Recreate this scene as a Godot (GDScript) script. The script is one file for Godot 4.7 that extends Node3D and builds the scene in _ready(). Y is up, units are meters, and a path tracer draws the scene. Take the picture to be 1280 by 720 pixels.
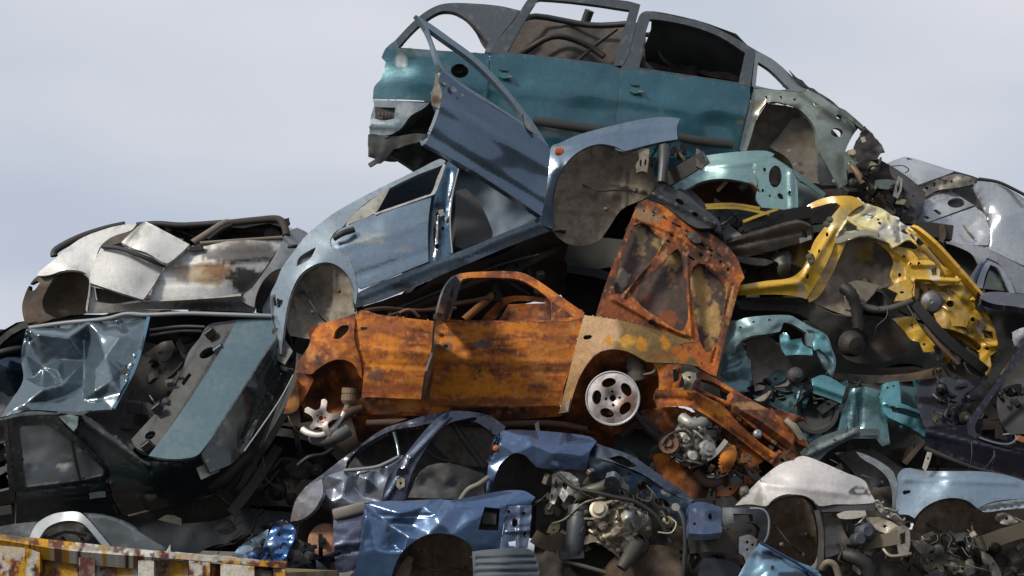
extends Node3D
# A heap of wrecked cars in a scrapyard under a thin overcast sky.
const F := 2940.0            # focal length of the lens in pixels of a 1280 x 720 picture
const EYE := Vector3(0, 1.7, 0)
var SUN := Vector3(-0.64, 0.62, 0.46).normalized()   # towards the sun
var TILT := deg_to_rad(6.3)
var Z := 3.0476              # the traced enlargements show one picture pixel as this many
var ox := 0.0
var oy := 0.0
var car: Node3D
var pd := [20.0, 0.0, 0.0, 640.0, 360.0]   # the present car's side plane: depth, slope along x and y, about a point
var M := {}
var na := FastNoiseLite.new()
var nb := FastNoiseLite.new()
var nr := FastNoiseLite.new()
var used := {}
var nv := 0

func ray(x, y) -> Vector3:
	var v := Vector3((x - 640.0) / F, (360.0 - y) / F, -1.0).rotated(Vector3.RIGHT, TILT)
	return v / -v.z
func at(x, y, d) -> Vector3: return EYE + ray(x, y) * d
func crop(x, y, z := 3.0476): ox = x; oy = y; Z = z
func X(v) -> float: return ox + v / Z
func Y(v) -> float: return oy + v / Z
func flat(a: Array) -> PackedVector2Array:
	var r := PackedVector2Array()
	for i in range(0, a.size() - 1, 2): r.append(Vector2(X(a[i]), Y(a[i + 1])))
	return r
func plane_d(x, y) -> float: return pd[0] + pd[1] * (x - pd[3]) / 147.0 + pd[2] * (y - pd[4]) / 147.0
func h(s: String) -> Color: return Color.html(s).srgb_to_linear()
func sm(a: float, b: float, x: float) -> float: return smoothstep(a, b, x)

func numbered(s: String) -> String:
	if not used.has(s): used[s] = 0; return s
	used[s] += 1
	return "%s_%03d" % [s, used[s]]
func thing(called: String, label: String, category: String, x, y, d, sx := 0.0, sy := 0.0, group := ""):
	var o := Node3D.new(); o.name = numbered(called); add_child(o)
	o.position = at(x, y, d); o.set_meta("label", label); o.set_meta("category", category)
	if group: o.set_meta("group", group)
	car = o; pd = [d, sx, sy, float(x), float(y)]
	return o
func put(called: String, mesh: Mesh, m: Material, par = null) -> MeshInstance3D:
	var o := MeshInstance3D.new(); o.name = called; o.mesh = mesh; o.material_override = m
	(car if par == null else par).add_child(o, true)
	return o

# --- outlines -----------------------------------------------------------------
func curve(p: PackedVector2Array, closed := true, steps := 4, corner := 0.9) -> PackedVector2Array:
	var n := p.size(); var r := PackedVector2Array()
	if n < 3: return p
	for i in (n if closed else n - 1):
		var p1 := p[i]; var p2 := p[(i + 1) % n]
		var p0 := p[(i - 1 + n) % n] if (closed or i > 0) else p1
		var p3 := p[(i + 2) % n] if (closed or i < n - 2) else p2
		var l := p1.distance_to(p2)
		if l < 0.01: continue
		var c1 := p0 == p1 or absf((p1 - p0).angle_to(p2 - p1)) > corner
		var c2 := p3 == p2 or absf((p2 - p1).angle_to(p3 - p2)) > corner
		var m1 := (p2 - p1) if c1 else (p2 - p0).normalized() * l
		var m2 := (p2 - p1) if c2 else (p3 - p1).normalized() * l
		var k := clampi(int(l / 2.0), 1, steps) if (c1 and c2) == false else 1
		for j in k:
			var t := float(j) / k; var t2 := t * t; var t3 := t2 * t
			r.append(p1 * (2 * t3 - 3 * t2 + 1) + m1 * (t3 - 2 * t2 + t) + p2 * (3 * t2 - 2 * t3) + m2 * (t3 - t2))
	if not closed: r.append(p[n - 1])
	return r
func ring(cx, cy, rx, ry, turn := 0.0, n := 20, a0 := 0.0, a1 := TAU) -> Array:
	var r := []
	for i in n:
		var a: float = a0 + (a1 - a0) * i / (n if a1 - a0 > 6.2 else n - 1)
		var v := Vector2(cos(a) * rx, sin(a) * ry).rotated(turn)
		r.append(cx + v.x); r.append(cy + v.y)
	return r

# --- smooth interpolation of a depth given at a few points ----------------------
func tps_fit(c: Array) -> Array:
	var n := c.size(); var m := n + 3
	var A := []
	for i in m:
		var row := PackedFloat64Array(); row.resize(m + 1); A.append(row)
	for i in n:
		var pi := Vector2(X(c[i][0]), Y(c[i][1])) / 147.0
		for j in n:
			var pj := Vector2(X(c[j][0]), Y(c[j][1])) / 147.0
			var r2 := pi.distance_squared_to(pj)
			A[i][j] = 0.5 * r2 * log(r2) if r2 > 1e-9 else 0.0005
		A[i][n] = 1; A[i][n + 1] = pi.x; A[i][n + 2] = pi.y
		A[n][i] = 1; A[n + 1][i] = pi.x; A[n + 2][i] = pi.y
		A[i][m] = c[i][2]
	for i in range(n, m): A[i][i] = -1e-7
	for i in m:
		var b := i
		for k in range(i + 1, m):
			if absf(A[k][i]) > absf(A[b][i]): b = k
		var t = A[i]; A[i] = A[b]; A[b] = t
		var pv: float = A[i][i]
		if absf(pv) < 1e-12: continue
		for k in range(i + 1, m):
			var f: float = A[k][i] / pv
			if f != 0.0:
				for j in range(i, m + 1): A[k][j] -= f * A[i][j]
	var w := PackedFloat64Array(); w.resize(m)
	for i in range(m - 1, -1, -1):
		var s: float = A[i][m]
		for j in range(i + 1, m): s -= A[i][j] * w[j]
		w[i] = s / A[i][i] if absf(A[i][i]) > 1e-12 else 0.0
	var pts := PackedVector2Array()
	for q in c: pts.append(Vector2(X(q[0]), Y(q[1])) / 147.0)
	return [pts, w]
func tps(f: Array, x: float, y: float) -> float:
	var p := Vector2(x, y) / 147.0; var pts: PackedVector2Array = f[0]; var w: PackedFloat64Array = f[1]
	var n := pts.size(); var s := w[n] + w[n + 1] * p.x + w[n + 2] * p.y
	for i in n:
		var r2 := p.distance_squared_to(pts[i])
		if r2 > 1e-9: s += w[i] * 0.5 * r2 * log(r2)
	return s

# crumpled sheet metal: flat facets that meet in sharp creases, about -1 to 1
func knot(i: int, j: int, sd: float) -> float:
	return 2.0 * fposmod(sin(i * 127.1 + j * 311.7 + sd * 17.3) * 43758.5453, 1.0) - 1.0
func facet(x: float, y: float, s: float, sd: float) -> float:
	var u := (x + 0.42 * y) / s + 0.7 * na.get_noise_2d(x / s * 55 + sd, y / s * 55); var v := (y - 0.31 * x) / s + 0.7 * nb.get_noise_2d(x / s * 55, y / s * 55 - sd)
	var i := floori(u); var j := floori(v); var a := u - i; var b := v - j
	if a + b < 1.0:
		var h0 := knot(i, j, sd); return h0 + a * (knot(i + 1, j, sd) - h0) + b * (knot(i, j + 1, sd) - h0)
	var h1 := knot(i + 1, j + 1, sd); return h1 + (1 - a) * (knot(i, j + 1, sd) - h1) + (1 - b) * (knot(i + 1, j, sd) - h1)
func fold(x: float, y: float, s: float, sd: float) -> float:
	return 0.55 * facet(x, y, s * 0.75, sd) + 0.16 * facet(x + 31.0, y, s * 0.33, sd + 5.0)

# offsets given at the corners of flat facets
func tin(tp: PackedVector2Array, tw: Array, tt: PackedInt32Array, p: Vector2) -> float:
	var best := 1e9; var r := 0.0
	for i in range(0, tt.size(), 3):
		var a := tp[tt[i]]; var b := tp[tt[i + 1]]; var c := tp[tt[i + 2]]
		var den := (b - a).cross(c - a)
		if absf(den) < 1e-4: continue
		var u := (p - a).cross(c - a) / den; var v := (b - a).cross(p - a) / den
		var out := maxf(maxf(-u, -v), u + v - 1.0)
		if out < best:
			best = out; u = clampf(u, 0, 1); v = clampf(v, 0, 1)
			r = tw[tt[i]] + u * (tw[tt[i + 1]] - tw[tt[i]]) + v * (tw[tt[i + 2]] - tw[tt[i]])
			if out <= 0.0: break
	return r

# --- a pressed metal sheet: outline, openings, curved depth, dents, folded rim ----
# o: b depth offsets [x,y,w], holes, col colour function, fl rim depth, cr creases, dn dents, cm crumple [amount,size], r mesh size, w offset, par parent, sharp
func sheet(called: String, m: Material, pts: Array, o := {}) -> MeshInstance3D:
	var res: float = o.get("r", 4.5)
	var poly := curve(flat(pts), true, 4, o.get("corner", 0.9))
	if o.get("jag", 0.0) > 0.0:
		for i in poly.size(): poly[i] += Vector2(na.get_noise_2d(poly[i].x * 9, poly[i].y * 9), nb.get_noise_2d(poly[i].x * 9, poly[i].y * 9)) * float(o.jag)
	if Geometry2D.is_polygon_clockwise(poly): poly.reverse()
	var holes := []
	for q in o.get("holes", []):
		var hp := curve(flat(q), true, 4)
		if Geometry2D.is_polygon_clockwise(hp): hp.reverse()
		holes.append(hp)
	var lo := poly[0]; var hi := poly[0]
	for p in poly: lo = lo.min(p); hi = hi.max(p)
	lo -= Vector2(0.37, 0.41)
	var nx := int((hi.x - lo.x) / res) + 1; var ny := int((hi.y - lo.y) / res) + 1
	var mark := PackedByteArray(); mark.resize(nx * ny)
	for q in [poly] + holes:
		for i in q.size():
			var a: Vector2 = q[i]; var b: Vector2 = q[(i + 1) % q.size()]
			var k := int(a.distance_to(b) / (res * 0.2)) + 1
			for j in k + 1:
				var p := (a.lerp(b, float(j) / k) - lo) / res
				for e in [Vector2(-.03, -.03), Vector2(.03, .03), Vector2(.03, -.03), Vector2(-.03, .03)]:
					var ix := int(p.x + e.x); var iy := int(p.y + e.y)
					if ix >= 0 and iy >= 0 and ix < nx and iy < ny: mark[iy * nx + ix] = 1
	var V := PackedVector2Array(); var key := {}; var T := PackedInt32Array(); var rimv := {}
	var chip: float = o.get("chip", 0.5 if m in [M.paint, M.gloss, M.solid] else 0.0)
	var add := func(p: Vector2) -> int:
		var k := Vector2i((p * 16.0).round())
		if key.has(k): return key[k]
		key[k] = V.size(); V.append(p); return V.size() - 1
	for iy in ny:
		var strip := []
		var y0 := lo.y + iy * res; var y1 := y0 + res
		var has := false
		for ix in nx:
			if mark[iy * nx + ix]: has = true; break
		if has:
			var band := PackedVector2Array([Vector2(lo.x - 2, y0), Vector2(lo.x + nx * res + 2, y0), Vector2(lo.x + nx * res + 2, y1), Vector2(lo.x - 2, y1)])
			strip = Geometry2D.intersect_polygons(poly, band)
		for ix in nx:
			var x0 := lo.x + ix * res; var x1 := x0 + res
			if not mark[iy * nx + ix]:
				var c := Vector2(x0 + res / 2, y0 + res / 2)
				if not Geometry2D.is_point_in_polygon(c, poly): continue
				var inh := false
				for q in holes:
					if Geometry2D.is_point_in_polygon(c, q): inh = true; break
				if inh: continue
				var a: int = add.call(Vector2(x0, y0)); var b: int = add.call(Vector2(x1, y0)); var cc: int = add.call(Vector2(x1, y1)); var d: int = add.call(Vector2(x0, y1))
				if (ix + iy) % 2: T.append_array([a, b, cc, a, cc, d])
				else: T.append_array([a, b, d, b, cc, d])
			else:
				var cell := PackedVector2Array([Vector2(x0, y0), Vector2(x1, y0), Vector2(x1, y1), Vector2(x0, y1)])
				var parts := []
				for s in strip: parts.append_array(Geometry2D.intersect_polygons(s, cell))
				for q in holes:
					var nxt := []
					for s in parts: nxt.append_array(Geometry2D.clip_polygons(s, q))
					parts = nxt
				for s in parts:
					if s.size() < 3 or Geometry2D.is_polygon_clockwise(s): continue
					var tri := Geometry2D.triangulate_polygon(s)
					for i in range(0, tri.size(), 3):
						var a: int = add.call(s[tri[i]]); var b: int = add.call(s[tri[i + 1]]); var c: int = add.call(s[tri[i + 2]])
						if a != b and b != c and a != c:
							T.append_array([a, b, c]); rimv[a] = 1; rimv[b] = 1; rimv[c] = 1
	var tp := PackedVector2Array(); var tw := []; var tt := PackedInt32Array()
	for q in o.get("tin", []): tp.append(Vector2(X(q[0]), Y(q[1]))); tw.append(q[2])
	if tp.size() > 2: tt = Geometry2D.triangulate_delaunay(tp)
	var fit := tps_fit(o.b) if o.has("b") and o.b.size() >= 3 else []
	var w0: float = o.get("w", 0.0)
	var cre := []
	for q in o.get("cr", []): cre.append([Vector2(X(q[0]), Y(q[1])), Vector2(X(q[2]), Y(q[3])), q[4] / Z, q[5]])
	var den := []
	for q in o.get("dn", []): den.append([Vector2(X(q[0]), Y(q[1])), q[2] / Z, q[3]])
	var cm: Array = o.get("cm", [0.0, 40.0]); var wave: float = o.get("wave", 0.0035); var sd: float = o.get("seed", float(called.hash() % 97)) * 13.0
	var W := PackedVector3Array(); W.resize(V.size()); var C := PackedColorArray(); C.resize(V.size())
	var col: Callable = o.get("col", func(_x, _y): return Color.WHITE)
	var org: Vector3 = car.position
	for i in V.size():
		var p := V[i]; var d := plane_d(p.x, p.y) + w0
		if fit: d += tps(fit, p.x, p.y)
		if tt: d += tin(tp, tw, tt, p)
		for q in cre:
			var ab: Vector2 = q[1] - q[0]; var t := clampf((p - q[0]).dot(ab) / ab.length_squared(), 0, 1)
			var e: float = p.distance_to(q[0] + ab * t) / q[2]
			if e < 3: d += q[3] * exp(-e * e)
		for q in den:
			var e: float = p.distance_to(q[0]) / q[1]
			if e < 3: d += q[2] * exp(-e * e)
		if cm[0] > 0.0:
			d += cm[0] * fold(p.x, p.y, cm[1], sd)
		d += wave * na.get_noise_2d((p.x + sd) * 2.2, p.y * 2.2)
		W[i] = at(p.x, p.y, d) - org
		C[i] = col.call(p.x, p.y)
		if chip > 0.0 and rimv.has(i) and nb.get_noise_2d(p.x * 11 + sd, p.y * 11) > 0.26:   # chipped to primer and rust along the edges
			C[i] = C[i].lerp(Color(0.24, 0.22, 0.2) if na.get_noise_2d(p.x * 5, p.y * 5) > 0.0 else Color(0.14, 0.075, 0.045), chip * (0.4 + 0.6 * absf(nb.get_noise_2d(p.x * 30, p.y * 30))))
	return put(called, shell_mesh(W, C, T, o.get("fl", 0.02)), m, o.get("par", null))

# vertices and triangles to a mesh with smooth normals towards the viewer's side and a rim folded back
func shell_mesh(W: PackedVector3Array, C: PackedColorArray, T: PackedInt32Array, fl: float) -> ArrayMesh:
	var N := PackedVector3Array(); N.resize(W.size())
	var edge := {}
	for i in range(0, T.size(), 3):
		var a := T[i]; var b := T[i + 1]; var c := T[i + 2]
		var n := (W[b] - W[a]).cross(W[c] - W[a])
		N[a] += n; N[b] += n; N[c] += n
		if fl > 0.0:
			for e in [[a, b], [b, c], [c, a]]:
				var k := Vector2i(mini(e[0], e[1]), maxi(e[0], e[1]))
				if edge.has(k): edge[k] = []
				else: edge[k] = e
	var flip := false
	var s := Vector3.ZERO
	for n in N: s += n
	if s.z < 0: flip = true
	var mean := s.normalized() * (-1.0 if flip else 1.0)
	for i in N.size():
		var nn := N[i] * (-1.0 if flip else 1.0)
		N[i] = nn.normalized() if nn.length() > 1e-9 else mean
	var ix := PackedInt32Array()
	for i in range(0, T.size(), 3):
		if flip: ix.append_array([T[i], T[i + 1], T[i + 2]])
		else: ix.append_array([T[i], T[i + 2], T[i + 1]])
	if fl > 0.0:
		var P2 := W.duplicate(); var N2 := N.duplicate(); var C2 := C.duplicate()
		for k in edge:
			var e: Array = edge[k]
			if e.is_empty(): continue
			var a: int = e[0]; var b: int = e[1]
			var q := P2.size(); var ba := -(N[a] * 0.5 + mean).normalized() * fl; var bb := -(N[b] * 0.5 + mean).normalized() * fl; var back := ba + bb
			var side := (W[b] - W[a]).cross(back).normalized()
			if flip: side = -side
			P2.append_array([W[a], W[b], W[b] + bb, W[a] + ba])
			N2.append_array([side, side, side, side]); C2.append_array([C[a], C[b], C[b], C[a]])
			ix.append_array([q, q + 1, q + 2, q, q + 2, q + 3])
		W = P2; N = N2; C = C2
	nv += W.size()
	return arrays(W, N, C, ix)
func arrays(P, N, C, ix) -> ArrayMesh:
	var A := []; A.resize(Mesh.ARRAY_MAX)
	A[Mesh.ARRAY_VERTEX] = P; A[Mesh.ARRAY_NORMAL] = N; A[Mesh.ARRAY_COLOR] = C; A[Mesh.ARRAY_INDEX] = ix
	var me := ArrayMesh.new(); me.add_surface_from_arrays(Mesh.PRIMITIVE_TRIANGLES, A)
	return me

# a profile [x,y,offset, ...] drawn out along a vector in metres: floors, roofs, wheel wells, bulkheads
func draw_out(called: String, m: Material, prof: Array, along: Vector3, o := {}) -> MeshInstance3D:
	var k: int = o.get("n", 8); var p2 := PackedVector2Array(); var ws := []
	for i in range(0, prof.size() - 2, 3): p2.append(Vector2(X(prof[i]), Y(prof[i + 1]))); ws.append(prof[i + 2])
	var sub: int = o.get("s", 4); var L := []
	var n := p2.size()
	for i in n - 1:
		for j in sub:
			var t := float(j) / sub
			var a := p2[maxi(i - 1, 0)]; var b := p2[mini(i + 2, n - 1)]
			var q := p2[i].cubic_interpolate(p2[i + 1], a, b, t) if o.get("soft", true) else p2[i].lerp(p2[i + 1], t)
			L.append([q, lerpf(ws[i], ws[i + 1], t)])
	L.append([p2[n - 1], ws[n - 1]])
	var W := PackedVector3Array(); var C := PackedColorArray(); var T := PackedInt32Array()
	var col: Callable = o.get("col", func(_x, _y): return Color.WHITE); var am: float = o.get("amp", 0.012); var fr: float = o.get("fq", 1.6)
	var sag: float = o.get("sag", 0.0)
	for i in L.size():
		var q: Vector2 = L[i][0]
		var b := at(q.x, q.y, plane_d(q.x, q.y) + L[i][1]) - car.position
		for j in k + 1:
			var t := float(j) / k
			var p := b + along * t
			p += Vector3(na.get_noise_3d(p.x * 100 * fr, p.y * 100 * fr, p.z * 100 * fr), nb.get_noise_3d(p.x * 100 * fr, p.y * 100 * fr, p.z * 100 * fr), 0) * am
			p.y -= sag * 4.0 * t * (1.0 - t)
			W.append(p); C.append(col.call(q.x + j * 9.0, q.y + j * 5.0))
	for i in L.size() - 1:
		for j in k:
			var a := i * (k + 1) + j
			T.append_array([a, a + 1, a + k + 2, a, a + k + 2, a + k + 1])
	return put(called, shell_mesh(W, C, T, o.get("fl", 0.0)), m, o.get("par", null))

# a tube, bar or hose through points [x,y,offset, ...]; flat > 0 makes it a flattened section
func tube(called: String, m: Material, pts: Array, rad: float, o := {}) -> MeshInstance3D:
	var P := []
	for i in range(0, pts.size() - 2, 3):
		var x := X(pts[i]); var y := Y(pts[i + 1]); P.append(at(x, y, plane_d(x, y) + pts[i + 2]) - car.position)
	var L := []; var n := P.size(); var sub: int = o.get("s", 4)
	for i in n - 1:
		for j in sub:
			L.append(P[i].cubic_interpolate(P[i + 1], P[maxi(i - 1, 0)], P[mini(i + 2, n - 1)], float(j) / sub))
	L.append(P[n - 1])
	var sides: int = o.get("sides", 8); var sq: float = o.get("flat", 1.0); var tw: float = o.get("twist", 0.0)
	var W := PackedVector3Array(); var N := PackedVector3Array(); var C := PackedColorArray(); var ix := PackedInt32Array()
	var c0: Color = o.get("c", Color.WHITE); var rib: float = o.get("rib", 0.0); var taper: float = o.get("taper", 1.0)
	for i in L.size():
		var d: Vector3 = (L[mini(i + 1, L.size() - 1)] - L[maxi(i - 1, 0)]).normalized()
		var u := d.cross(Vector3(0, 0, 1)).normalized()
		if u.length() < 0.5: u = Vector3.RIGHT
		var v := d.cross(u)
		u = u.rotated(d, tw); v = v.rotated(d, tw)
		var r := rad * lerpf(1.0, taper, float(i) / (L.size() - 1)) * (1.0 + rib * (i % 2))
		for j in sides:
			var a := TAU * (j + 0.5) / sides
			var e := u * cos(a) * r + v * sin(a) * r * sq
			W.append(L[i] + e); N.append((u * cos(a) + v * sin(a) / sq).normalized())
			C.append(c0 * (1.0 + 0.25 * na.get_noise_3d(L[i].x * 300, L[i].y * 300, j * 40)))
	for i in L.size() - 1:
		for j in sides:
			var a := i * sides + j; var b := i * sides + (j + 1) % sides
			ix.append_array([a, b, b + sides, a, b + sides, a + sides])
	for e in [0, L.size() - 1]:
		var q := W.size(); var d: Vector3 = (L[1] - L[0]).normalized() * -1.0 if e == 0 else (L[e] - L[e - 1]).normalized()
		for j in sides: W.append(W[e * sides + j]); N.append(d); C.append(c0)
		for j in range(1, sides - 1): ix.append_array([q, q + j, q + j + 1])
	if o.get("hard", false): return put(called, hard(W, C, ix), m, o.get("par", null))
	ix.reverse()
	return put(called, arrays(W, N, C, ix), m, o.get("par", null))
func hard(W, C, ix) -> ArrayMesh:
	var P := PackedVector3Array(); var N := PackedVector3Array(); var K := PackedColorArray(); var I := PackedInt32Array()
	for i in range(0, ix.size(), 3):
		var n: Vector3 = (W[ix[i + 1]] - W[ix[i]]).cross(W[ix[i + 2]] - W[ix[i]]).normalized()
		for j in 3: I.append(P.size()); P.append(W[ix[i + j]]); N.append(-n); K.append(C[ix[i + j]])
	return arrays(P, N, K, I)
# a bar of square section
func bar(called: String, m: Material, pts: Array, rad: float, c: Color, fl := 1.0, o := {}) -> MeshInstance3D:
	var q := {"sides": 4, "hard": true, "c": c, "flat": fl, "s": 3}; q.merge(o, true)
	return tube(called, m, pts, rad, q)
# a turned shape about an axis: profile of [radius, distance along the axis]
func turned(called: String, m: Material, x, y, w, axis: Vector3, prof: Array, c: Color, par = null, sides := 20) -> MeshInstance3D:
	var px := X(x); var py := Y(y); var b := at(px, py, plane_d(px, py) + w) - car.position
	axis = axis.normalized(); var u := axis.cross(Vector3(0.13, 1, 0.07)).normalized(); var v := axis.cross(u)
	var W := PackedVector3Array(); var C := PackedColorArray(); var ix := PackedInt32Array()
	for q in prof:
		for j in sides:
			var a := TAU * j / sides
			W.append(b + axis * q[1] + (u * cos(a) + v * sin(a)) * q[0]); C.append(c * (1.0 + 0.2 * na.get_noise_2d(j * 37.0 + x, q[1] * 900)))
	for i in prof.size() - 1:
		for j in sides:
			var a := i * sides + j; var e := i * sides + (j + 1) % sides
			ix.append_array([a, e, e + sides, a, e + sides, a + sides])
	return put(called, hard(W, C, ix), m, par)
# a bevelled block
func block(called: String, m: Material, x, y, w, size: Vector3, turn: Vector3, c: Color, par = null) -> MeshInstance3D:
	var px := X(x); var py := Y(y); var b := at(px, py, plane_d(px, py) + w) - car.position
	var q := Basis.from_euler(turn * PI / 180.0); var s := size / 2; var e := minf(0.006, minf(s.x, minf(s.y, s.z)) * 0.35)
	var W := PackedVector3Array(); var C := PackedColorArray(); var ix := PackedInt32Array()
	var id := {}
	for sx in [-1, 1]:
		for sy in [-1, 1]:
			for sz in [-1, 1]:
				for ax in 3:
					var g := Vector3(sx, sy, sz) * (s - Vector3.ONE * e); g[ax] = [sx, sy, sz][ax] * s[ax]
					id[[sx, sy, sz, ax]] = W.size(); W.append(b + q * g); C.append(c)
	var tri := func(a, bb, cc):
		var n: Vector3 = (W[bb] - W[a]).cross(W[cc] - W[a])
		if n.dot((W[a] + W[bb] + W[cc]) / 3.0 - b) < 0: ix.append_array([a, bb, cc])
		else: ix.append_array([a, cc, bb])
	for ax in 3:
		var a1 := (ax + 1) % 3; var a2 := (ax + 2) % 3
		for sg in [-1, 1]:
			var f := []
			for t in [[-1, -1], [1, -1], [1, 1], [-1, 1]]:
				var k := [0, 0, 0]; k[ax] = sg; k[a1] = t[0]; k[a2] = t[1]; f.append(id[[k[0], k[1], k[2], ax]])
			tri.call(f[0], f[1], f[2]); tri.call(f[0], f[2], f[3])
		for t in [[-1, -1], [1, -1], [1, 1], [-1, 1]]:
			var k := [0, 0, 0]; k[a1] = t[0]; k[a2] = t[1]
			k[ax] = -1; var p: int = id[[k[0], k[1], k[2], a1]]; var p2: int = id[[k[0], k[1], k[2], a2]]
			k[ax] = 1; var r: int = id[[k[0], k[1], k[2], a1]]; var r2: int = id[[k[0], k[1], k[2], a2]]
			tri.call(p, p2, r2); tri.call(p, r2, r)
	for sx in [-1, 1]:
		for sy in [-1, 1]:
			for sz in [-1, 1]: tri.call(id[[sx, sy, sz, 0]], id[[sx, sy, sz, 1]], id[[sx, sy, sz, 2]])
	return put(called, hard(W, C, ix), m, par)

# --- colours --------------------------------------------------------------------
func mixc(a: Color, b: Color, t: float) -> Color: return a.lerp(b, clampf(t, 0, 1))
# old paint: base colour, road dust in patches, scratches; all in linear light
func paint(base: Color, dirt := 0.4, seed := 0.0, dust := Color(0.13, 0.115, 0.1)) -> Callable:
	return func(x, y):
		var n := na.get_noise_2d(x * 0.9 + seed * 71, y * 1.6); var f := nb.get_noise_2d(x * 9 + seed * 31, y * 12)
		var s := nb.get_noise_2d(x * 1.5 + y * 6.0, y * 16 - x * 3 + seed * 50)
		var c := base * (1.0 + 0.05 * n + 0.06 * f); c.a = 1
		c = mixc(c, dust, dirt * (0.15 + 0.55 * sm(0.0, 0.7, n + 0.55 * f)))
		if s > 0.55: c = mixc(c, Color(0.3, 0.3, 0.3), 0.3 * dirt)
		return c
func grime(base: Color, seed := 0.0) -> Callable:
	return func(x, y):
		var n := na.get_noise_2d(x * 1.7 + seed * 71, y * 1.7); var f := nb.get_noise_2d(x * 8 + seed * 31, y * 8); var g := nb.get_noise_2d(x * 21, y * 21 + seed * 13)
		var c := base * (1.0 + 0.35 * n + 0.3 * f + 0.3 * g); c.a = 1
		return mixc(c, Color(0.12, 0.07, 0.04) * minf(1.0, base.get_luminance() * 9.0), sm(0.25, 0.5, na.get_noise_2d(y * 3 + seed * 20, x * 3)) * 0.5)
func rust(k := 0.0, seed := 0.0, streak := 2.2) -> Callable:
	return func(x, y):
		var n := na.get_noise_2d(x * 1.2 + seed * 71, y * 1.2 * streak) + k + 0.12
		var f := nb.get_noise_2d(x * 4 + seed * 31, y * 4 * streak); var g := nb.get_noise_2d(x * 16, y * 16 + seed * 9)
		var t := n * 1.0 + f * 0.65 + g * 0.55 + 0.05
		var c := Color(0.035, 0.016, 0.010).lerp(Color(0.15, 0.042, 0.016), sm(-0.85, -0.25, t))
		c = c.lerp(Color(0.36, 0.095, 0.013), sm(-0.3, 0.25, t)); c = c.lerp(Color(0.58, 0.19, 0.015), sm(0.25, 0.75, t))
		if g > 0.38 and f > 0.1: c = c.lerp(Color(0.42, 0.28, 0.15), 0.55)
		c = c.lerp(Color(0.10, 0.045, 0.025), 0.35 * sm(0.36, 0.5, na.get_noise_2d(x * 3.1 - seed * 40, y * 4.1)))
		return c
# stain: patch of another colour with a ragged edge, over a colour function
func stain(under: Callable, cx, cy, rx, ry, c: Color, most := 1.0, rag := 0.6) -> Callable:
	var sx := X(cx); var sy := Y(cy); var qx: float = rx / Z; var qy: float = ry / Z
	return func(x, y):
		var e := sqrt(pow((x - sx) / qx, 2) + pow((y - sy) / qy, 2)) + rag * (na.get_noise_2d(x * 3, y * 3) + 0.6 * nb.get_noise_2d(x * 11, y * 11))
		var u: Color = under.call(x, y)
		return u if e > 1.15 else u.lerp(c * (1.0 + 0.25 * nb.get_noise_2d(x * 14, y * 14)), most * (1.0 - sm(0.75, 1.15, e)))

# --- small hardware -------------------------------------------------------------
# what is left in an open wheel arch: liner clips, a brake hose, a torn bush
func arch_fittings(spots: Array, w: float, seed: int):
	var r := RandomNumberGenerator.new(); r.seed = seed
	for q in spots:
		turned("liner_clip", M.metal, q[0], q[1], w, Vector3(r.randf_range(-.2, .2), 0, 1), [[0, .012], [.012, .01], [.016, 0], [.022, -.004], [.022, -.02]], Color(.12, .11, .1) * r.randf_range(.5, 2.0), null, 8)
	var a: Array = spots[0]; var b: Array = spots[spots.size() - 1]
	tube("brake_hose", M.rubber, [a[0], a[1], w - .03, (a[0] * 2 + b[0]) / 3. + 12, (a[1] * 2 + b[1]) / 3. + 25, w - .07, (a[0] + b[0] * 2) / 3., (a[1] + b[1] * 2) / 3. + 12, w - .05, b[0], b[1], w + .02], .009, {"c": Color(.03, .03, .03), "sides": 6, "s": 6})
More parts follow.
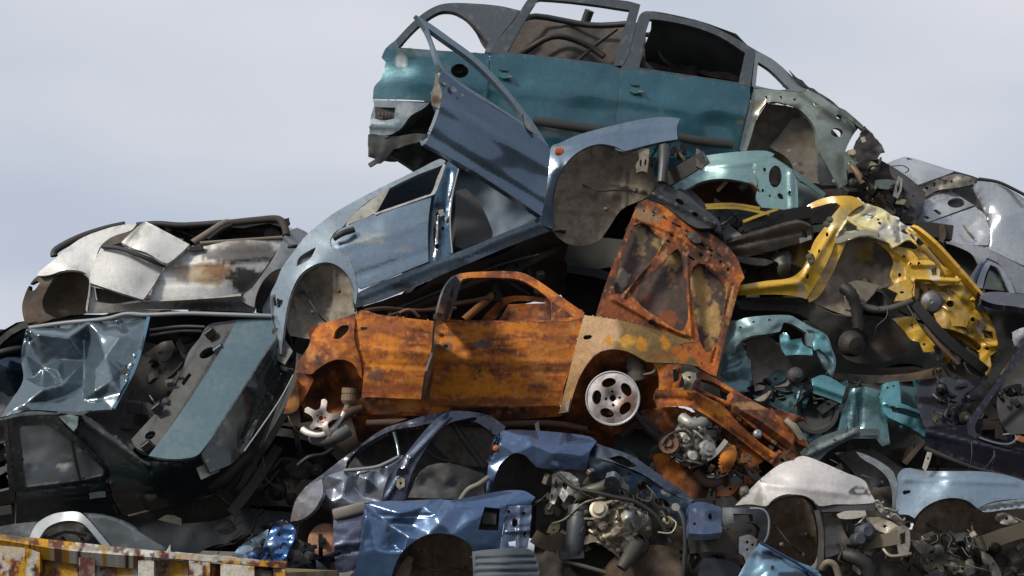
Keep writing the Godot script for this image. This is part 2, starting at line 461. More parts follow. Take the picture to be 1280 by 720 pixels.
# loose brackets, hoses, plates and lugs torn about inside a box of the picture at some depth
func clutter(n: int, x0, y0, x1, y1, w0, w1, cols: Array, seed: int, size := 1.0, m = null):
	var r := RandomNumberGenerator.new(); r.seed = seed
	for i in n:
		var x := r.randf_range(x0, x1); var y := r.randf_range(y0, y1); var w := r.randf_range(w0, w1)
		var c: Color = cols[r.randi() % cols.size()]; c = c * r.randf_range(0.4, 1.0)
		var s := r.randf_range(0.6, 1.5) * size; var mm: Material = M.metal if m == null else m
		var an := r.randf() * TAU
		match r.randi() % 6:
			0, 1:
				var q := []
				var k := 5 + r.randi() % 3
				for j in k:
					var a := TAU * j / k + r.randf() * 0.5; var l := r.randf_range(16, 42) * s
					var v := Vector2(cos(a) * l * 1.5, sin(a) * l * 0.7).rotated(an); q.append(x + v.x); q.append(y + v.y)
				var hv := Vector2(r.randf_range(-12, 12), 0).rotated(an)
				sheet("bracket", mm, q, {"w": w, "r": 5.0, "fl": 0.03, "cm": [0.03, 25.0], "seed": i, "col": grime(c, i), "holes": [ring(x + hv.x, y + hv.y, 6 * s, 4.5 * s, an, 8)]})
			2:
				var v := Vector2(1, 0).rotated(an) * 45 * s; var u := v.orthogonal() * r.randf_range(-0.6, 0.6)
				tube("hose", M.rubber, [x - v.x, y - v.y, w, x - v.x * .3 + u.x, y - v.y * .3 + u.y, w - .04, x + v.x * .4 - u.x * .4, y + v.y * .4 - u.y * .4, w + .02, x + v.x, y + v.y, w + .1], 0.012 * s, {"c": Color(0.02, 0.02, 0.02) * r.randf_range(.7, 2.5), "sides": 7})
			3:
				var v := Vector2(1, 0).rotated(an) * 40 * s
				bar("strut", mm, [x - v.x, y - v.y, w, x, y + 6, w - .03, x + v.x, y + v.y, w + .08], 0.022 * s, c, 0.5, {"twist": r.randf() * 3})
			4:
				block("mounting_block", mm, x, y, w, Vector3(r.randf_range(.05, .14), r.randf_range(.04, .1), r.randf_range(.04, .12)) * s, Vector3(r.randf_range(-40, 40), r.randf_range(-50, 50), r.randf_range(0, 180)), c)
			5:
				turned("boss", mm, x, y, w, Vector3(r.randf_range(-.6, .6), r.randf_range(-.5, .5), 1), [[0.0, .02], [.02 * s, .02], [.022 * s, .0], [.05 * s, -.01], [.055 * s, -.05]], c, null, 12)
func wires(n: int, x0, y0, x1, y1, w, seed: int, c := Color(0.05, 0.05, 0.05)):
	var r := RandomNumberGenerator.new(); r.seed = seed
	for i in (n + 1) / 2:
		var x := r.randf_range(x0, x1); var y := r.randf_range(y0, y1); var dx := r.randf_range(-110, 110); var dy := r.randf_range(20, 110)
		tube("wire", M.rubber, [x, y, w, x + dx * .3 + r.randf_range(-15, 15), y + dy * .4, w - .05, x + dx * .8, y + dy * .7, w - .03, x + dx, y + dy, w + .05], 0.0035, {"c": c * r.randf_range(.5, 3), "sides": 5, "s": 5})

func noise_tex(f: float, oct: int, ty: int, sd: int, as_normal := 0.0, lo := 0.0, hi := 1.0) -> ImageTexture:
	var n := FastNoiseLite.new(); n.noise_type = ty; n.frequency = f; n.fractal_octaves = oct; n.seed = sd
	var im := n.get_seamless_image(512, 512)
	im.convert(Image.FORMAT_RGB8)
	if as_normal > 0.0:
		im.convert(Image.FORMAT_RGBA8); im.bump_map_to_normal_map(as_normal)
	elif lo > 0.0 or hi < 1.0:
		var d := im.get_data()
		for i in d.size(): d[i] = int((lo + (hi - lo) * d[i] / 255.0) * 255.0)
		im = Image.create_from_data(512, 512, false, Image.FORMAT_RGB8, d)
	im.generate_mipmaps()
	return ImageTexture.create_from_image(im)
# worn surface: mottled, with scratches, chips and water runs; values multiply the colour
func worn_tex(sd: int, base: float, mottle: float, scratches: int, chips: int, runs: int, f := 0.02) -> ImageTexture:
	var n := FastNoiseLite.new(); n.frequency = f; n.fractal_octaves = 5; n.fractal_gain = 0.6; n.seed = sd
	var im := n.get_seamless_image(1024, 1024); im.convert(Image.FORMAT_L8)
	var d := im.get_data(); var r := RandomNumberGenerator.new(); r.seed = sd
	for i in d.size(): d[i] = clampi(int(255.0 * (base + mottle * (d[i] / 127.5 - 1.0))), 0, 255)
	for k in runs:
		var x := r.randi() % 1024; var y := r.randi() % 1024; var l := r.randi_range(60, 420); var w := r.randi_range(1, 5); var v := r.randf_range(-34, 18)
		for j in l:
			for e in w: var q := ((y + j) % 1024) * 1024 + (x + e + int(3.0 * sin(j * 0.02 + k))) % 1024; d[q] = clampi(d[q] + int(v * (1.0 - float(j) / l)), 0, 255)
	for k in scratches:
		var p := Vector2(r.randf() * 1024, r.randf() * 1024); var a := r.randfn(0.0, 0.35) + (PI / 2 if r.randf() < 0.12 else 0.0); var l := int(absf(r.randfn(0, 90))) + 12; var v := r.randf_range(-60, 70)
		for j in l:
			p += Vector2(cos(a), sin(a)); a += r.randfn(0, 0.012)
			var q := posmod(int(p.y), 1024) * 1024 + posmod(int(p.x), 1024); d[q] = clampi(d[q] + int(v * (0.4 + 0.6 * r.randf())), 0, 255)
	for k in chips:
		var x := r.randi() % 1024; var y := r.randi() % 1024; var s := r.randi_range(1, 4); var v := r.randf_range(-110, 60)
		for j in s * s * 2: var q := posmod(y + r.randi_range(-s, s), 1024) * 1024 + posmod(x + r.randi_range(-s, s), 1024); d[q] = clampi(d[q] + int(v), 0, 255)
	im = Image.create_from_data(1024, 1024, false, Image.FORMAT_L8, d); im.convert(Image.FORMAT_RGB8); im.generate_mipmaps()
	return ImageTexture.create_from_image(im)
func mat(key: String, rough: float, metal: float, o := {}):
	var m := StandardMaterial3D.new(); m.roughness = rough; m.metallic = metal; m.vertex_color_use_as_albedo = true
	m.cull_mode = BaseMaterial3D.CULL_DISABLED
	m.uv1_triplanar = true; m.uv1_scale = Vector3.ONE * o.get("scale", 1.3)
	if o.has("alb"): m.albedo_texture = o.alb
	if o.has("nor"): m.normal_enabled = true; m.normal_texture = o.nor; m.normal_scale = o.get("ns", 0.5)
	if o.has("rt"): m.roughness_texture = o.rt
	if o.has("coat"): m.clearcoat_enabled = true; m.clearcoat = o.coat; m.clearcoat_roughness = o.get("cr", 0.12)
	M[key] = m

func _ready():
	na.noise_type = FastNoiseLite.TYPE_SIMPLEX_SMOOTH; na.frequency = 0.01; na.fractal_octaves = 3; na.seed = 5
	nb.noise_type = FastNoiseLite.TYPE_SIMPLEX_SMOOTH; nb.frequency = 0.01; nb.fractal_octaves = 2; nb.seed = 11
	nr.noise_type = FastNoiseLite.TYPE_SIMPLEX; nr.frequency = 0.01; nr.fractal_type = FastNoiseLite.FRACTAL_RIDGED; nr.fractal_octaves = 2; nr.seed = 3
	# camera
	var cam := Camera3D.new(); cam.name = "camera"; cam.fov = rad_to_deg(2.0 * atan(360.0 / F)); cam.near = 0.1; cam.far = 3000.0
	add_child(cam); cam.position = EYE; cam.rotation.x = TILT; cam.current = true
	# sky: one thin veil of cloud all round
	var env := Environment.new(); env.background_mode = Environment.BG_SKY; env.tonemap_mode = Environment.TONE_MAPPER_LINEAR; env.tonemap_exposure = 1.0
	env.sdfgi_enabled = true; env.ssao_enabled = true; env.ssil_enabled = true
	var cl := FastNoiseLite.new(); cl.noise_type = FastNoiseLite.TYPE_SIMPLEX_SMOOTH; cl.frequency = 1.0; cl.fractal_octaves = 5; cl.fractal_gain = 0.42; cl.seed = 235
	var im := Image.create(2048, 1024, false, Image.FORMAT_RGBF)
	for j in 1024:
		var el := (0.5 - (j + 0.5) / 1024.0) * PI; var ce := cos(el); var se := sin(el)
		for i in 2048:
			if j > 540: im.set_pixel(i, j, Color(0.16, 0.15, 0.14)); continue
			var az := (i + 0.5) / 2048.0 * TAU; var dx := sin(az) * ce; var dz := cos(az) * ce
			var n := cl.get_noise_3d(dx * 2.6, se * 9.0, dz * 2.6)
			var t := clampf(0.5 + 0.95 * n, 0, 1)
			var c := Color(0.495, 0.555, 0.665).lerp(Color(0.715, 0.73, 0.785), t)
			var gl := clampf((Vector3(dx, se, -dz).dot(SUN) - 0.83) / 0.17, 0, 1)   # the veil is bright round the sun
			im.set_pixel(i, j, c + Color(1.0, 0.94, 0.84) * 1.7 * gl * gl)
	var pan := PanoramaSkyMaterial.new(); pan.panorama = ImageTexture.create_from_image(im)
	var sky := Sky.new(); sky.sky_material = pan; env.sky = sky; env.background_energy_multiplier = 1.0
	var we := WorldEnvironment.new(); we.name = "world_environment"; we.environment = env; add_child(we)
	# the sun behind the veil, high on the left behind the viewer's shoulder
	var sun := DirectionalLight3D.new(); sun.name = "sun"; sun.light_energy = 1.4; sun.light_color = Color(1.0, 0.96, 0.89); sun.light_angular_distance = 10.0; sun.shadow_enabled = true
	add_child(sun); sun.look_at_from_position(Vector3.ZERO, -SUN)
	# materials
	var spk := noise_tex(0.06, 4, FastNoiseLite.TYPE_SIMPLEX_SMOOTH, 1, 0.0, 0.9, 1.0)
	var grit := noise_tex(0.09, 4, FastNoiseLite.TYPE_SIMPLEX_SMOOTH, 2, 0.0, 0.45, 1.0)
	var fleck := noise_tex(0.09, 4, FastNoiseLite.TYPE_SIMPLEX_SMOOTH, 4, 0.0, 0.62, 1.0)
	var nfine := noise_tex(0.05, 4, FastNoiseLite.TYPE_SIMPLEX_SMOOTH, 7, 3.0)
	var nrust := noise_tex(0.08, 5, FastNoiseLite.TYPE_SIMPLEX_SMOOTH, 8, 9.0)
	var worn := worn_tex(31, 0.86, 0.045, 1500, 900, 260); var pitted := worn_tex(32, 0.86, 0.12, 250, 4000, 500, 0.04)
	mat("paint", 0.5, 0.4, {"alb": worn, "rt": grit, "coat": 0.8, "cr": 0.08, "nor": nfine, "ns": 0.12, "scale": 0.9})
	mat("gloss", 0.3, 0.55, {"alb": worn, "rt": grit, "coat": 0.7, "cr": 0.1, "scale": 0.8})
	mat("solid", 0.45, 0.0, {"alb": worn, "rt": grit, "coat": 0.6, "cr": 0.12, "nor": nfine, "ns": 0.12, "scale": 0.9})
	mat("matte", 0.7, 0.05, {"alb": grit, "nor": nfine, "ns": 0.4, "scale": 3.0})
	mat("metal", 0.5, 0.45, {"alb": grit, "nor": nfine, "ns": 0.4, "scale": 4.0})
	mat("rust", 0.85, 0.0, {"alb": pitted, "nor": nrust, "ns": 0.16, "scale": 1.6})
	mat("rubber", 0.65, 0.0, {"alb": grit, "scale": 4.0})
	mat("dirt", 0.95, 0.0, {"alb": fleck, "nor": nrust, "ns": 0.5, "scale": 2.6})
	mat("alloy", 0.45, 0.35, {"alb": spk, "nor": nfine, "ns": 0.3, "scale": 5.0})
	mat("glass", 0.06, 0.0)
	M.glass.transparency = BaseMaterial3D.TRANSPARENCY_ALPHA; M.glass.albedo_color = Color(0.5, 0.55, 0.58, 0.22); M.glass.vertex_color_use_as_albedo = false
	yard(); print("yard ", Time.get_ticks_msec())
	van(); print("van ", Time.get_ticks_msec(), " ", nv)
	sedan(); print("sedan ", Time.get_ticks_msec(), " ", nv)
	burnt(); print("burnt ", Time.get_ticks_msec(), " ", nv)
	rusty(); print("rusty ", Time.get_ticks_msec(), " ", nv)
	green(); print("green ", Time.get_ticks_msec(), " ", nv)
	front_end(); silver_top(); navy(); yellow(); teal_wreck(); print("right ", Time.get_ticks_msec(), " ", nv)
	crumpled_blue(); engine_bay(); blue_nose(); white_wing(); pale_blue_wing(); door_scrap(); print("bottom ", Time.get_ticks_msec(), " ", nv)
	container(); blue_scraps(); silver_frame(); left_edge(); inner_heap(); print("all ", Time.get_ticks_msec(), " ", nv)

# the ground
func yard():
	car = Node3D.new(); car.name = "ground_root"
	var W := PackedVector3Array(); var C := PackedColorArray(); var T := PackedInt32Array(); var g := grime(Color(0.12, 0.105, 0.09))
	var k := 60
	for j in k + 1:
		for i in k + 1:
			var u := (i / float(k) - .5) * 2; var v := (j / float(k) - .5) * 2
			var p := Vector3(signf(u) * (absf(u) * 30 + pow(absf(u), 6) * 1500), 0, signf(v) * (absf(v) * 30 + pow(absf(v), 6) * 1500) - 12)
			p.y = 0.06 * na.get_noise_2d(p.x * 30, p.z * 30)
			W.append(p); C.append(g.call(p.x * 40, p.z * 40))
	for j in k:
		for i in k:
			var a := j * (k + 1) + i; T.append_array([a, a + 1, a + k + 2, a, a + k + 2, a + k + 1])
	var N := PackedVector3Array(); N.resize(W.size()); N.fill(Vector3.UP)
	var gr := put("ground", arrays(W, N, C, T), M.dirt, self)
	gr.set_meta("kind", "structure"); gr.set_meta("label", "dusty brown dirt floor of the scrapyard"); gr.set_meta("category", "ground")
	car.free(); car = null

func van():
	thing("wrecked_minivan", "teal minivan shell without glass or wheels lying on top of the heap", "minivan", 790, 200, 21.3, 0.06, 0.0)
	var W := Vector3(0.06, 0.03, -1.62); var teal := h("185a6c"); var p := paint(teal, 0.22, 1, Color(0.17, 0.2, 0.2)); var dk := paint(h("3c4650"), 0.3, 2)
	var blk := grime(Color(.085, .083, .08), 1)
	crop(440, 0)
	sheet("rear_quarter_panel", M.paint, [180, 181, 330, 192, 522, 204, 518, 300, 505, 420, 508, 560, 480, 610, 380, 600, 330, 470, 300, 385, 190, 378, 79, 377, 85, 330, 112, 298, 128, 236, 112, 220, 128, 185, 166, 152],
		{"b": [[180, 182, .03], [112, 220, .14], [80, 370, .12], [300, 380, -.02], [510, 210, .0], [500, 560, .03], [400, 300, -.045], [500, 400, -.03]], "col": stain(stain(p, 190, 235, 22, 28, Color(.5, .55, .58), .8), 250, 200, 90, 14, Color(.2, .24, .25), .5), "cr": [[80, 300, 520, 320, 40, -.012]], "dn": [[210, 240, 40, .02], [440, 400, 50, .02], [470, 240, 30, .012]], "holes": [ring(410, 270, 34, 27, 0.1)]})
	turned("fuel_filler", M.rubber, 410, 270, .05, Vector3(0, 0, 1), [[.055, .05], [.055, 0], [.035, -.01], [.03, .025], [.018, .03], [.016, -.02], [0.0, -.02]], Color(.03, .03, .03))
	sheet("filler_cup", M.matte, ring(410, 270, 40, 33, .1), {"w": .06, "col": blk})
	# door handles are empty cups
	for q in [[580, 285, 525, 203], [1080, 342, 0, 0]]:
		sheet("handle_cup", M.matte, ring(q[0], q[1], 22, 14, .1, 12), {"w": -.058, "r": 3.0, "col": paint(h("31808a"), .6, 4)})
		block("handle_pivot", M.metal, q[0] + 22, q[1] + 8, -.065, Vector3(.04, .02, .02), Vector3(0, 0, -5), Color(.3, .32, .32))
		block("handle_slot", M.rubber, q[0] - 2, q[1] - 16, -.062, Vector3(.09, .014, .012), Vector3(0, 0, -5), Color(.012, .012, .012))
	sheet("sliding_door", M.paint, [526, 204, 590, 203, 800, 224, 995, 250, 1022, 262, 1018, 330, 1005, 430, 1000, 590, 960, 640, 760, 640, 560, 590, 514, 545, 511, 420, 524, 300],
		{"b": [[526, 204, .0], [1020, 260, .0], [760, 240, -.01], [520, 560, .03], [1000, 600, .03], [780, 380, -.05], [780, 560, -.01]], "col": stain(p, 860, 500, 200, 26, h("8b8070"), .3), "cr": [[520, 330, 1020, 375, 30, -.012]], "dn": [[640, 300, 40, .012], [900, 420, 60, .02], [760, 500, 50, -.012], [960, 300, 26, .01]]})
	tube("rub_strip", M.rubber, [690, 458, -.06, 800, 474, -.065, 990, 500, -.05], .045, {"flat": .4, "c": Color(.03, .032, .035), "sides": 6})
	sheet("sliding_door_window_frame", M.paint, [523, 202, 560, 145, 612, 85, 668, 0, 694, -26, 740, -34, 900, -14, 1050, 4, 1099, 17, 1080, 90, 1052, 205, 1030, 250, 992, 249, 800, 224, 590, 203],
		{"holes": [[592, 199, 640, 110, 704, 4, 720, -2, 880, 12, 1057, 38, 1030, 130, 996, 247, 800, 221]], "b": [[523, 202, 0], [1020, 250, 0], [668, 0, .14], [1090, 20, .15], [800, -20, .16], [580, 110, .06]], "col": dk, "fl": .05})
	# roof side and rear window surround
	sheet("rear_pillar", M.paint, [166, 152, 230, 85, 290, 38, 350, 14, 440, 12, 560, 22, 640, 40, 600, 95, 562, 140, 525, 200, 505, 200, 520, 160, 470, 100, 400, 50, 345, 42, 300, 62, 240, 110, 178, 178],
		{"b": [[166, 152, .04], [350, 14, .2], [640, 40, .14], [520, 200, .01], [240, 100, .12]], "col": dk, "fl": .06})
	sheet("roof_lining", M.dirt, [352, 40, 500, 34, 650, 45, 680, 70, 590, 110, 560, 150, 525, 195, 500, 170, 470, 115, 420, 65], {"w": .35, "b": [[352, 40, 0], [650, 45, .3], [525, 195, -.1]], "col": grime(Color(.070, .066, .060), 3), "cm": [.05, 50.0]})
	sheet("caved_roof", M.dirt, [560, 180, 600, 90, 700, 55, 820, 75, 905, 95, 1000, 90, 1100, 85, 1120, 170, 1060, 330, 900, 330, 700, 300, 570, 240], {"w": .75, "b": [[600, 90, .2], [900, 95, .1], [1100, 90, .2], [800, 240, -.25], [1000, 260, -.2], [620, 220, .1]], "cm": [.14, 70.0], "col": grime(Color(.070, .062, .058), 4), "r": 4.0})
	tube("roof_rail", M.metal, [620, 92, .5, 700, 62, .7, 905, 96, .7, 1060, 90, .6], .03, {"c": Color(.05, .055, .06)})
	tube("interior_trim", M.rubber, [640, 210, .5, 760, 140, .45, 870, 160, .5, 960, 215, .45], .03, {"c": Color(.025, .022, .02)})
	tube("interior_trim", M.rubber, [850, 240, .4, 930, 170, .5, 1010, 110, .5], .018, {"c": Color(.04, .03, .022)})
	# front door, its frame and the windscreen pillar
	crop(760, 0)
	sheet("front_door", M.paint, [48, 262, 118, 264, 300, 290, 497, 319, 541, 333, 540, 380, 524, 440, 492, 578, 400, 592, 200, 600, 20, 600, 20, 480, 34, 400],
		{"b": [[48, 262, 0], [541, 333, 0], [30, 590, .03], [490, 580, .04], [300, 420, -.05], [300, 560, -.01], [300, 300, -.01]], "col": stain(p, 505, 468, 16, 5, h("8a7a50"), .7), "cr": [[40, 375, 530, 440, 26, -.012]], "dn": [[200, 330, 40, .012], [420, 480, 50, .02], [330, 400, 30, .012]]})
	tube("rub_strip", M.rubber, [266, 520, -.06, 370, 538, -.06, 476, 552, -.04], .042, {"flat": .4, "c": Color(.03, .032, .035), "sides": 6})
	sheet("front_door_window_frame", M.paint, [48, 262, 75, 205, 118, 62, 146, 42, 260, 58, 380, 92, 480, 142, 562, 190, 552, 260, 542, 332, 497, 318, 300, 289, 118, 263],
		{"holes": [[119, 258, 140, 140, 160, 73, 200, 76, 320, 100, 430, 142, 523, 202, 498, 314, 300, 285]], "b": [[48, 262, 0], [540, 332, 0], [146, 42, .15], [380, 92, .14], [562, 190, .1]], "col": dk, "fl": .05})
	sheet("windscreen_pillar", M.paint, [563, 190, 640, 235, 735, 322, 762, 340, 735, 350, 692, 346, 556, 334, 548, 325, 556, 250], {"holes": [[563, 326, 572, 236, 620, 268, 692, 340, 640, 342]], "b": [[563, 190, .1], [735, 330, .12], [556, 330, .02]], "col": paint(h("7f8a90"), .4, 5), "fl": .05})
	draw_out("roof", M.matte, [150, 44, .15, 380, 94, .14, 562, 190, .1], W * .98, {"col": grime(Color(.054, .065, .070), 2), "sag": .38, "amp": .08, "n": 10})
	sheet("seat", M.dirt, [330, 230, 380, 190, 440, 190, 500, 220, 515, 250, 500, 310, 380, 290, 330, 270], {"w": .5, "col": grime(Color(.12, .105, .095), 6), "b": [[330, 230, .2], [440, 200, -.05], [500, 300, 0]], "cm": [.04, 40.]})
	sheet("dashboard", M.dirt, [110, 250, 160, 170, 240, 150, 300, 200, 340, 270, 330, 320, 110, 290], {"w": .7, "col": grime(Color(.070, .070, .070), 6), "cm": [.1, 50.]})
	turned("steering_wheel", M.rubber, 250, 190, .6, Vector3(.5, .3, 1), [[.15, 0], [.17, .02], [.19, 0], [.17, -.02], [.15, 0]], Color(.02, .02, .02))
	block("tail_lamp", M.gloss, 328, 176, .62, Vector3(.05, .07, .03), Vector3(0, 0, 20), Color(.5, .22, .03))
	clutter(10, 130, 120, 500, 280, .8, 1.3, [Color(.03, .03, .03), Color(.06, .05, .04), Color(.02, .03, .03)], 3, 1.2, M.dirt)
	# far side seen through the openings
	draw_out("far_side", M.paint, [-700, 210, 1.55, -200, 230, 1.58, 118, 290, 1.6, 541, 340, 1.6], Vector3(0, -1.0, 0), {"col": paint(teal, .5, 2), "n": 5})
	tube("far_pillar", M.metal, [-120, 240, 1.4, -90, 100, 1.35, -70, 40, 1.3], .05, {"c": Color(.06, .06, .065)})
	# bared wing apron and wheel housing
	var pale := paint(h("93a49e"), 0.55, 7, Color(.16, .14, .11))
	sheet("wing_apron", M.paint, [556, 336, 692, 348, 735, 352, 770, 345, 880, 415, 962, 478, 930, 520, 902, 585, 908, 640, 912, 700, 880, 719, 840, 640, 800, 560, 790, 490, 740, 425, 700, 405, 640, 388, 600, 392, 570, 440, 540, 540, 522, 590, 500, 570, 528, 450, 545, 380],
		{"holes": [[664, 448, 686, 446, 684, 488, 666, 500], ring(872, 505, 24, 17, .2), ring(658, 372, 5, 7), ring(602, 372, 5, 7), ring(710, 380, 6, 5), ring(880, 445, 13, 8, .4), ring(790, 398, 8, 5, .5)], "b": [[556, 336, .03], [962, 478, .15], [520, 580, .06], [760, 380, .03], [860, 480, .04], [905, 680, .1]], "col": stain(stain(pale, 600, 420, 60, 40, h("6b5a40"), .7), 850, 440, 60, 30, h("4b443c"), .6), "cr": [[570, 440, 620, 385, 12, -.03], [620, 385, 720, 395, 12, -.03], [740, 350, 930, 480, 14, -.03]], "r": 3.5, "fl": .06})
	sheet("wheel_housing", M.dirt, [530, 580, 560, 470, 605, 395, 700, 408, 760, 440, 830, 470, 900, 560, 920, 719, 760, 719, 620, 700, 560, 640], {"w": .3, "b": [[530, 580, .05], [605, 395, -.1], [700, 520, .15], [900, 560, -.05], [760, 719, .1]], "col": grime(h("8a8278"), 3)})
	sheet("arch_liner", M.matte, [612, 560, 650, 520, 700, 450, 803, 455, 805, 700, 720, 690, 690, 610], {"w": .12, "col": grime(h("70685f"), 8), "fl": .03, "b": [[612, 560, .05], [803, 455, 0], [720, 690, -.03], [740, 560, .06]], "r": 5.})
	sheet("arch_liner", M.matte, [808, 512, 850, 540, 890, 590, 908, 640, 908, 706, 800, 706, 800, 600], {"w": .1, "col": grime(h("666a6e"), 9), "fl": .03, "b": [[808, 512, .03], [908, 640, .04], [800, 706, -.02], [840, 620, -.04]], "r": 5.})
	for q in [[712, 628], [860, 690], [690, 575]]: turned("clip", M.metal, q[0], q[1], .07, Vector3(0, 0, 1), [[0, .01], [.018, .008], [.02, 0]], Color(.35, .35, .33), null, 8)
	# torn scuttle edge and radiator panel
	sheet("torn_scuttle", M.matte, [690, 268, 740, 310, 800, 350, 880, 405, 960, 470, 1000, 500, 1030, 550, 1048, 578, 1020, 588, 1010, 600, 985, 585, 930, 585, 950, 530, 965, 495, 880, 425, 770, 345, 720, 312], {"w": .1, "jag": 2.2, "col": grime(Color(.070, .070, .070), 2), "cm": [.05, 30.], "r": 3.5, "fl": .03})
	sheet("scuttle_edge", M.metal, [885, 412, 905, 420, 972, 478, 968, 492, 900, 440], {"w": .04, "col": grime(h("8c9690")), "r": 3.})
	sheet("lamp_bracket", M.metal, [905, 590, 915, 572, 940, 572, 944, 600, 932, 660, 912, 650], {"w": -.05, "col": grime(h("9aa3a0"), 4), "holes": [ring(920, 620, 5, 7)], "r": 3., "fl": .04})
	turned("lamp_socket", M.matte, 930, 582, -.1, Vector3(0, .2, 1), [[0, .02], [.03, .02], [.035, -.02]], h("b8ad8c"), null, 12)
	crop(940, 120, 3.765)
	sheet("engine_bay_side", M.matte, [585, 296, 640, 322, 700, 366, 770, 420, 818, 455, 806, 520, 764, 596, 716, 606, 690, 560, 600, 540, 500, 470, 440, 420, 470, 320], {"w": .25, "b": [[585, 296, .05], [818, 455, 0], [716, 606, -.1], [470, 320, .05], [600, 430, .1]], "col": grime(Color(.062, .058, .070), 4), "cm": [.05, 30.], "fl": .05})
	sheet("side_plate", M.matte, [640, 322, 700, 366, 770, 420, 818, 455, 806, 520, 764, 596, 728, 600, 706, 520, 716, 440, 660, 380], {"w": .05, "b": [[640, 322, .1], [818, 455, 0], [764, 596, -.05], [716, 440, .02]], "col": grime(Color(.056, .054, .070), 7), "holes": [ring(760, 470, 5, 4), ring(745, 540, 4, 4)], "jag": .8, "fl": .04, "r": 3.})
	sheet("torn_corner", M.matte, [522, 148, 560, 178, 602, 222, 626, 266, 604, 268, 588, 296, 540, 304, 486, 308, 452, 290, 480, 250, 506, 200], {"w": .06, "jag": 1.5, "col": grime(Color(.066, .066, .070), 4), "cm": [.05, 24.], "fl": .04, "r": 2.8})
	block("white_tab", M.matte, 524, 206, .0, Vector3(.04, .05, .01), Vector3(0, 0, 20), h("b8bcc0"))
	sheet("air_box", M.paint, [582, 396, 640, 392, 694, 402, 688, 446, 640, 440, 578, 432], {"w": .0, "col": paint(h("5c7068"), .4, 4), "fl": .08, "r": 3.})
	sheet("wheel_bolt_plate", M.metal, [440, 300, 462, 280, 490, 282, 486, 330, 470, 362, 444, 350], {"w": -.06, "col": grime(h("9aa09c"), 4), "holes": [ring(458, 318, 5, 8), ring(466, 342, 4, 5)], "fl": .04, "r": 2.6})
	sheet("lock_plate", M.metal, [664, 470, 676, 420, 690, 376, 710, 390, 704, 440, 686, 484], {"w": -.15, "col": grime(h("b9bcb8")), "r": 2.4, "holes": [[684, 420, 696, 400, 696, 440, 682, 462]], "fl": .02})
	tube("cable", M.rubber, [660, 330, -.05, 710, 328, -.1, 738, 346, -.1, 722, 362, 0], .005, {"c": Color(.02, .02, .02), "sides": 6})
	tube("copper_pipe", M.metal, [470, 330, -.05, 500, 370, -.08, 520, 410, -.08], .03, {"c": h("a08468")})
	sheet("headlamp_tray", M.metal, [480, 310, 560, 306, 600, 330, 590, 372, 520, 372, 488, 350], {"w": .05, "col": stain(grime(h("4a473e"), 4), 590, 330, 24, 16, h("a59a84"), .6), "cm": [.05, 20.], "fl": .05, "r": 2.6})
	clutter(16, 450, 320, 600, 540, -.08, .2, [h("55524c"), h("302e2b"), h("6f7a72"), h("1c1c1c"), h("7b6a52")], 21, .8)
	clutter(24, 560, 430, 720, 590, -.1, .2, [h("6a665c"), h("302e2b"), h("8b8678"), h("1c1c1c"), h("7b6a52")], 22, .8)
	# tail end
	crop(440, 0)
	sheet("tail_panel", M.paint, [79, 381, 190, 384, 300, 388, 268, 415, 225, 440, 180, 495, 135, 515, 66, 510, 70, 450, 84, 400], {"b": [[79, 381, .12], [300, 388, 0], [66, 510, .1], [180, 490, .02]], "col": stain(paint(h("5c6f7c"), .4, 3), 210, 420, 50, 26, h("a0a5a5"), .5), "holes": [[90, 408, 165, 410, 160, 452, 118, 460, 88, 452]], "cr": [[70, 475, 170, 480, 10, -.02]], "fl": .05})
	sheet("vent_grille", M.rubber, [88, 406, 167, 408, 162, 454, 118, 462, 86, 454], {"w": .1, "col": blk})
	for i in 4: block("vent_slat", M.rubber, 105 + i * 14, 434, .07, Vector3(.022, .03, .02), Vector3(0, 20, 0), Color(.12, .12, .12))
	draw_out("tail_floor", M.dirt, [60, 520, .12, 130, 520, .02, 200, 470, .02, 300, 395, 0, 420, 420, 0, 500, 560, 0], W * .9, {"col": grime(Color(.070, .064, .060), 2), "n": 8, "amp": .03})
	sheet("torn_bumper_mount", M.matte, [60, 515, 70, 512, 150, 520, 280, 510, 300, 530, 240, 545, 160, 570, 120, 612, 70, 632, 62, 622, 92, 608, 60, 600], {"w": .04, "jag": 2., "col": grime(Color(.07, .075, .08), 6), "cm": [.05, 30.], "r": 3.5, "fl": .05})
	bar("underbody_rail", M.dirt, [150, 560, .2, 230, 610, .5, 300, 660, .9], .11, Color(.03, .028, .026), .6)
	sheet("rear_wheel_housing", M.dirt, [150, 520, 220, 440, 310, 392, 420, 420, 480, 600, 380, 680, 220, 640], {"w": .4, "col": grime(Color(.070, .064, .056), 5), "cm": [.06, 40.]})
	clutter(8, 150, 520, 320, 620, .1, .4, [Color(.03, .03, .03), Color(.08, .07, .06)], 5, .7, M.dirt)

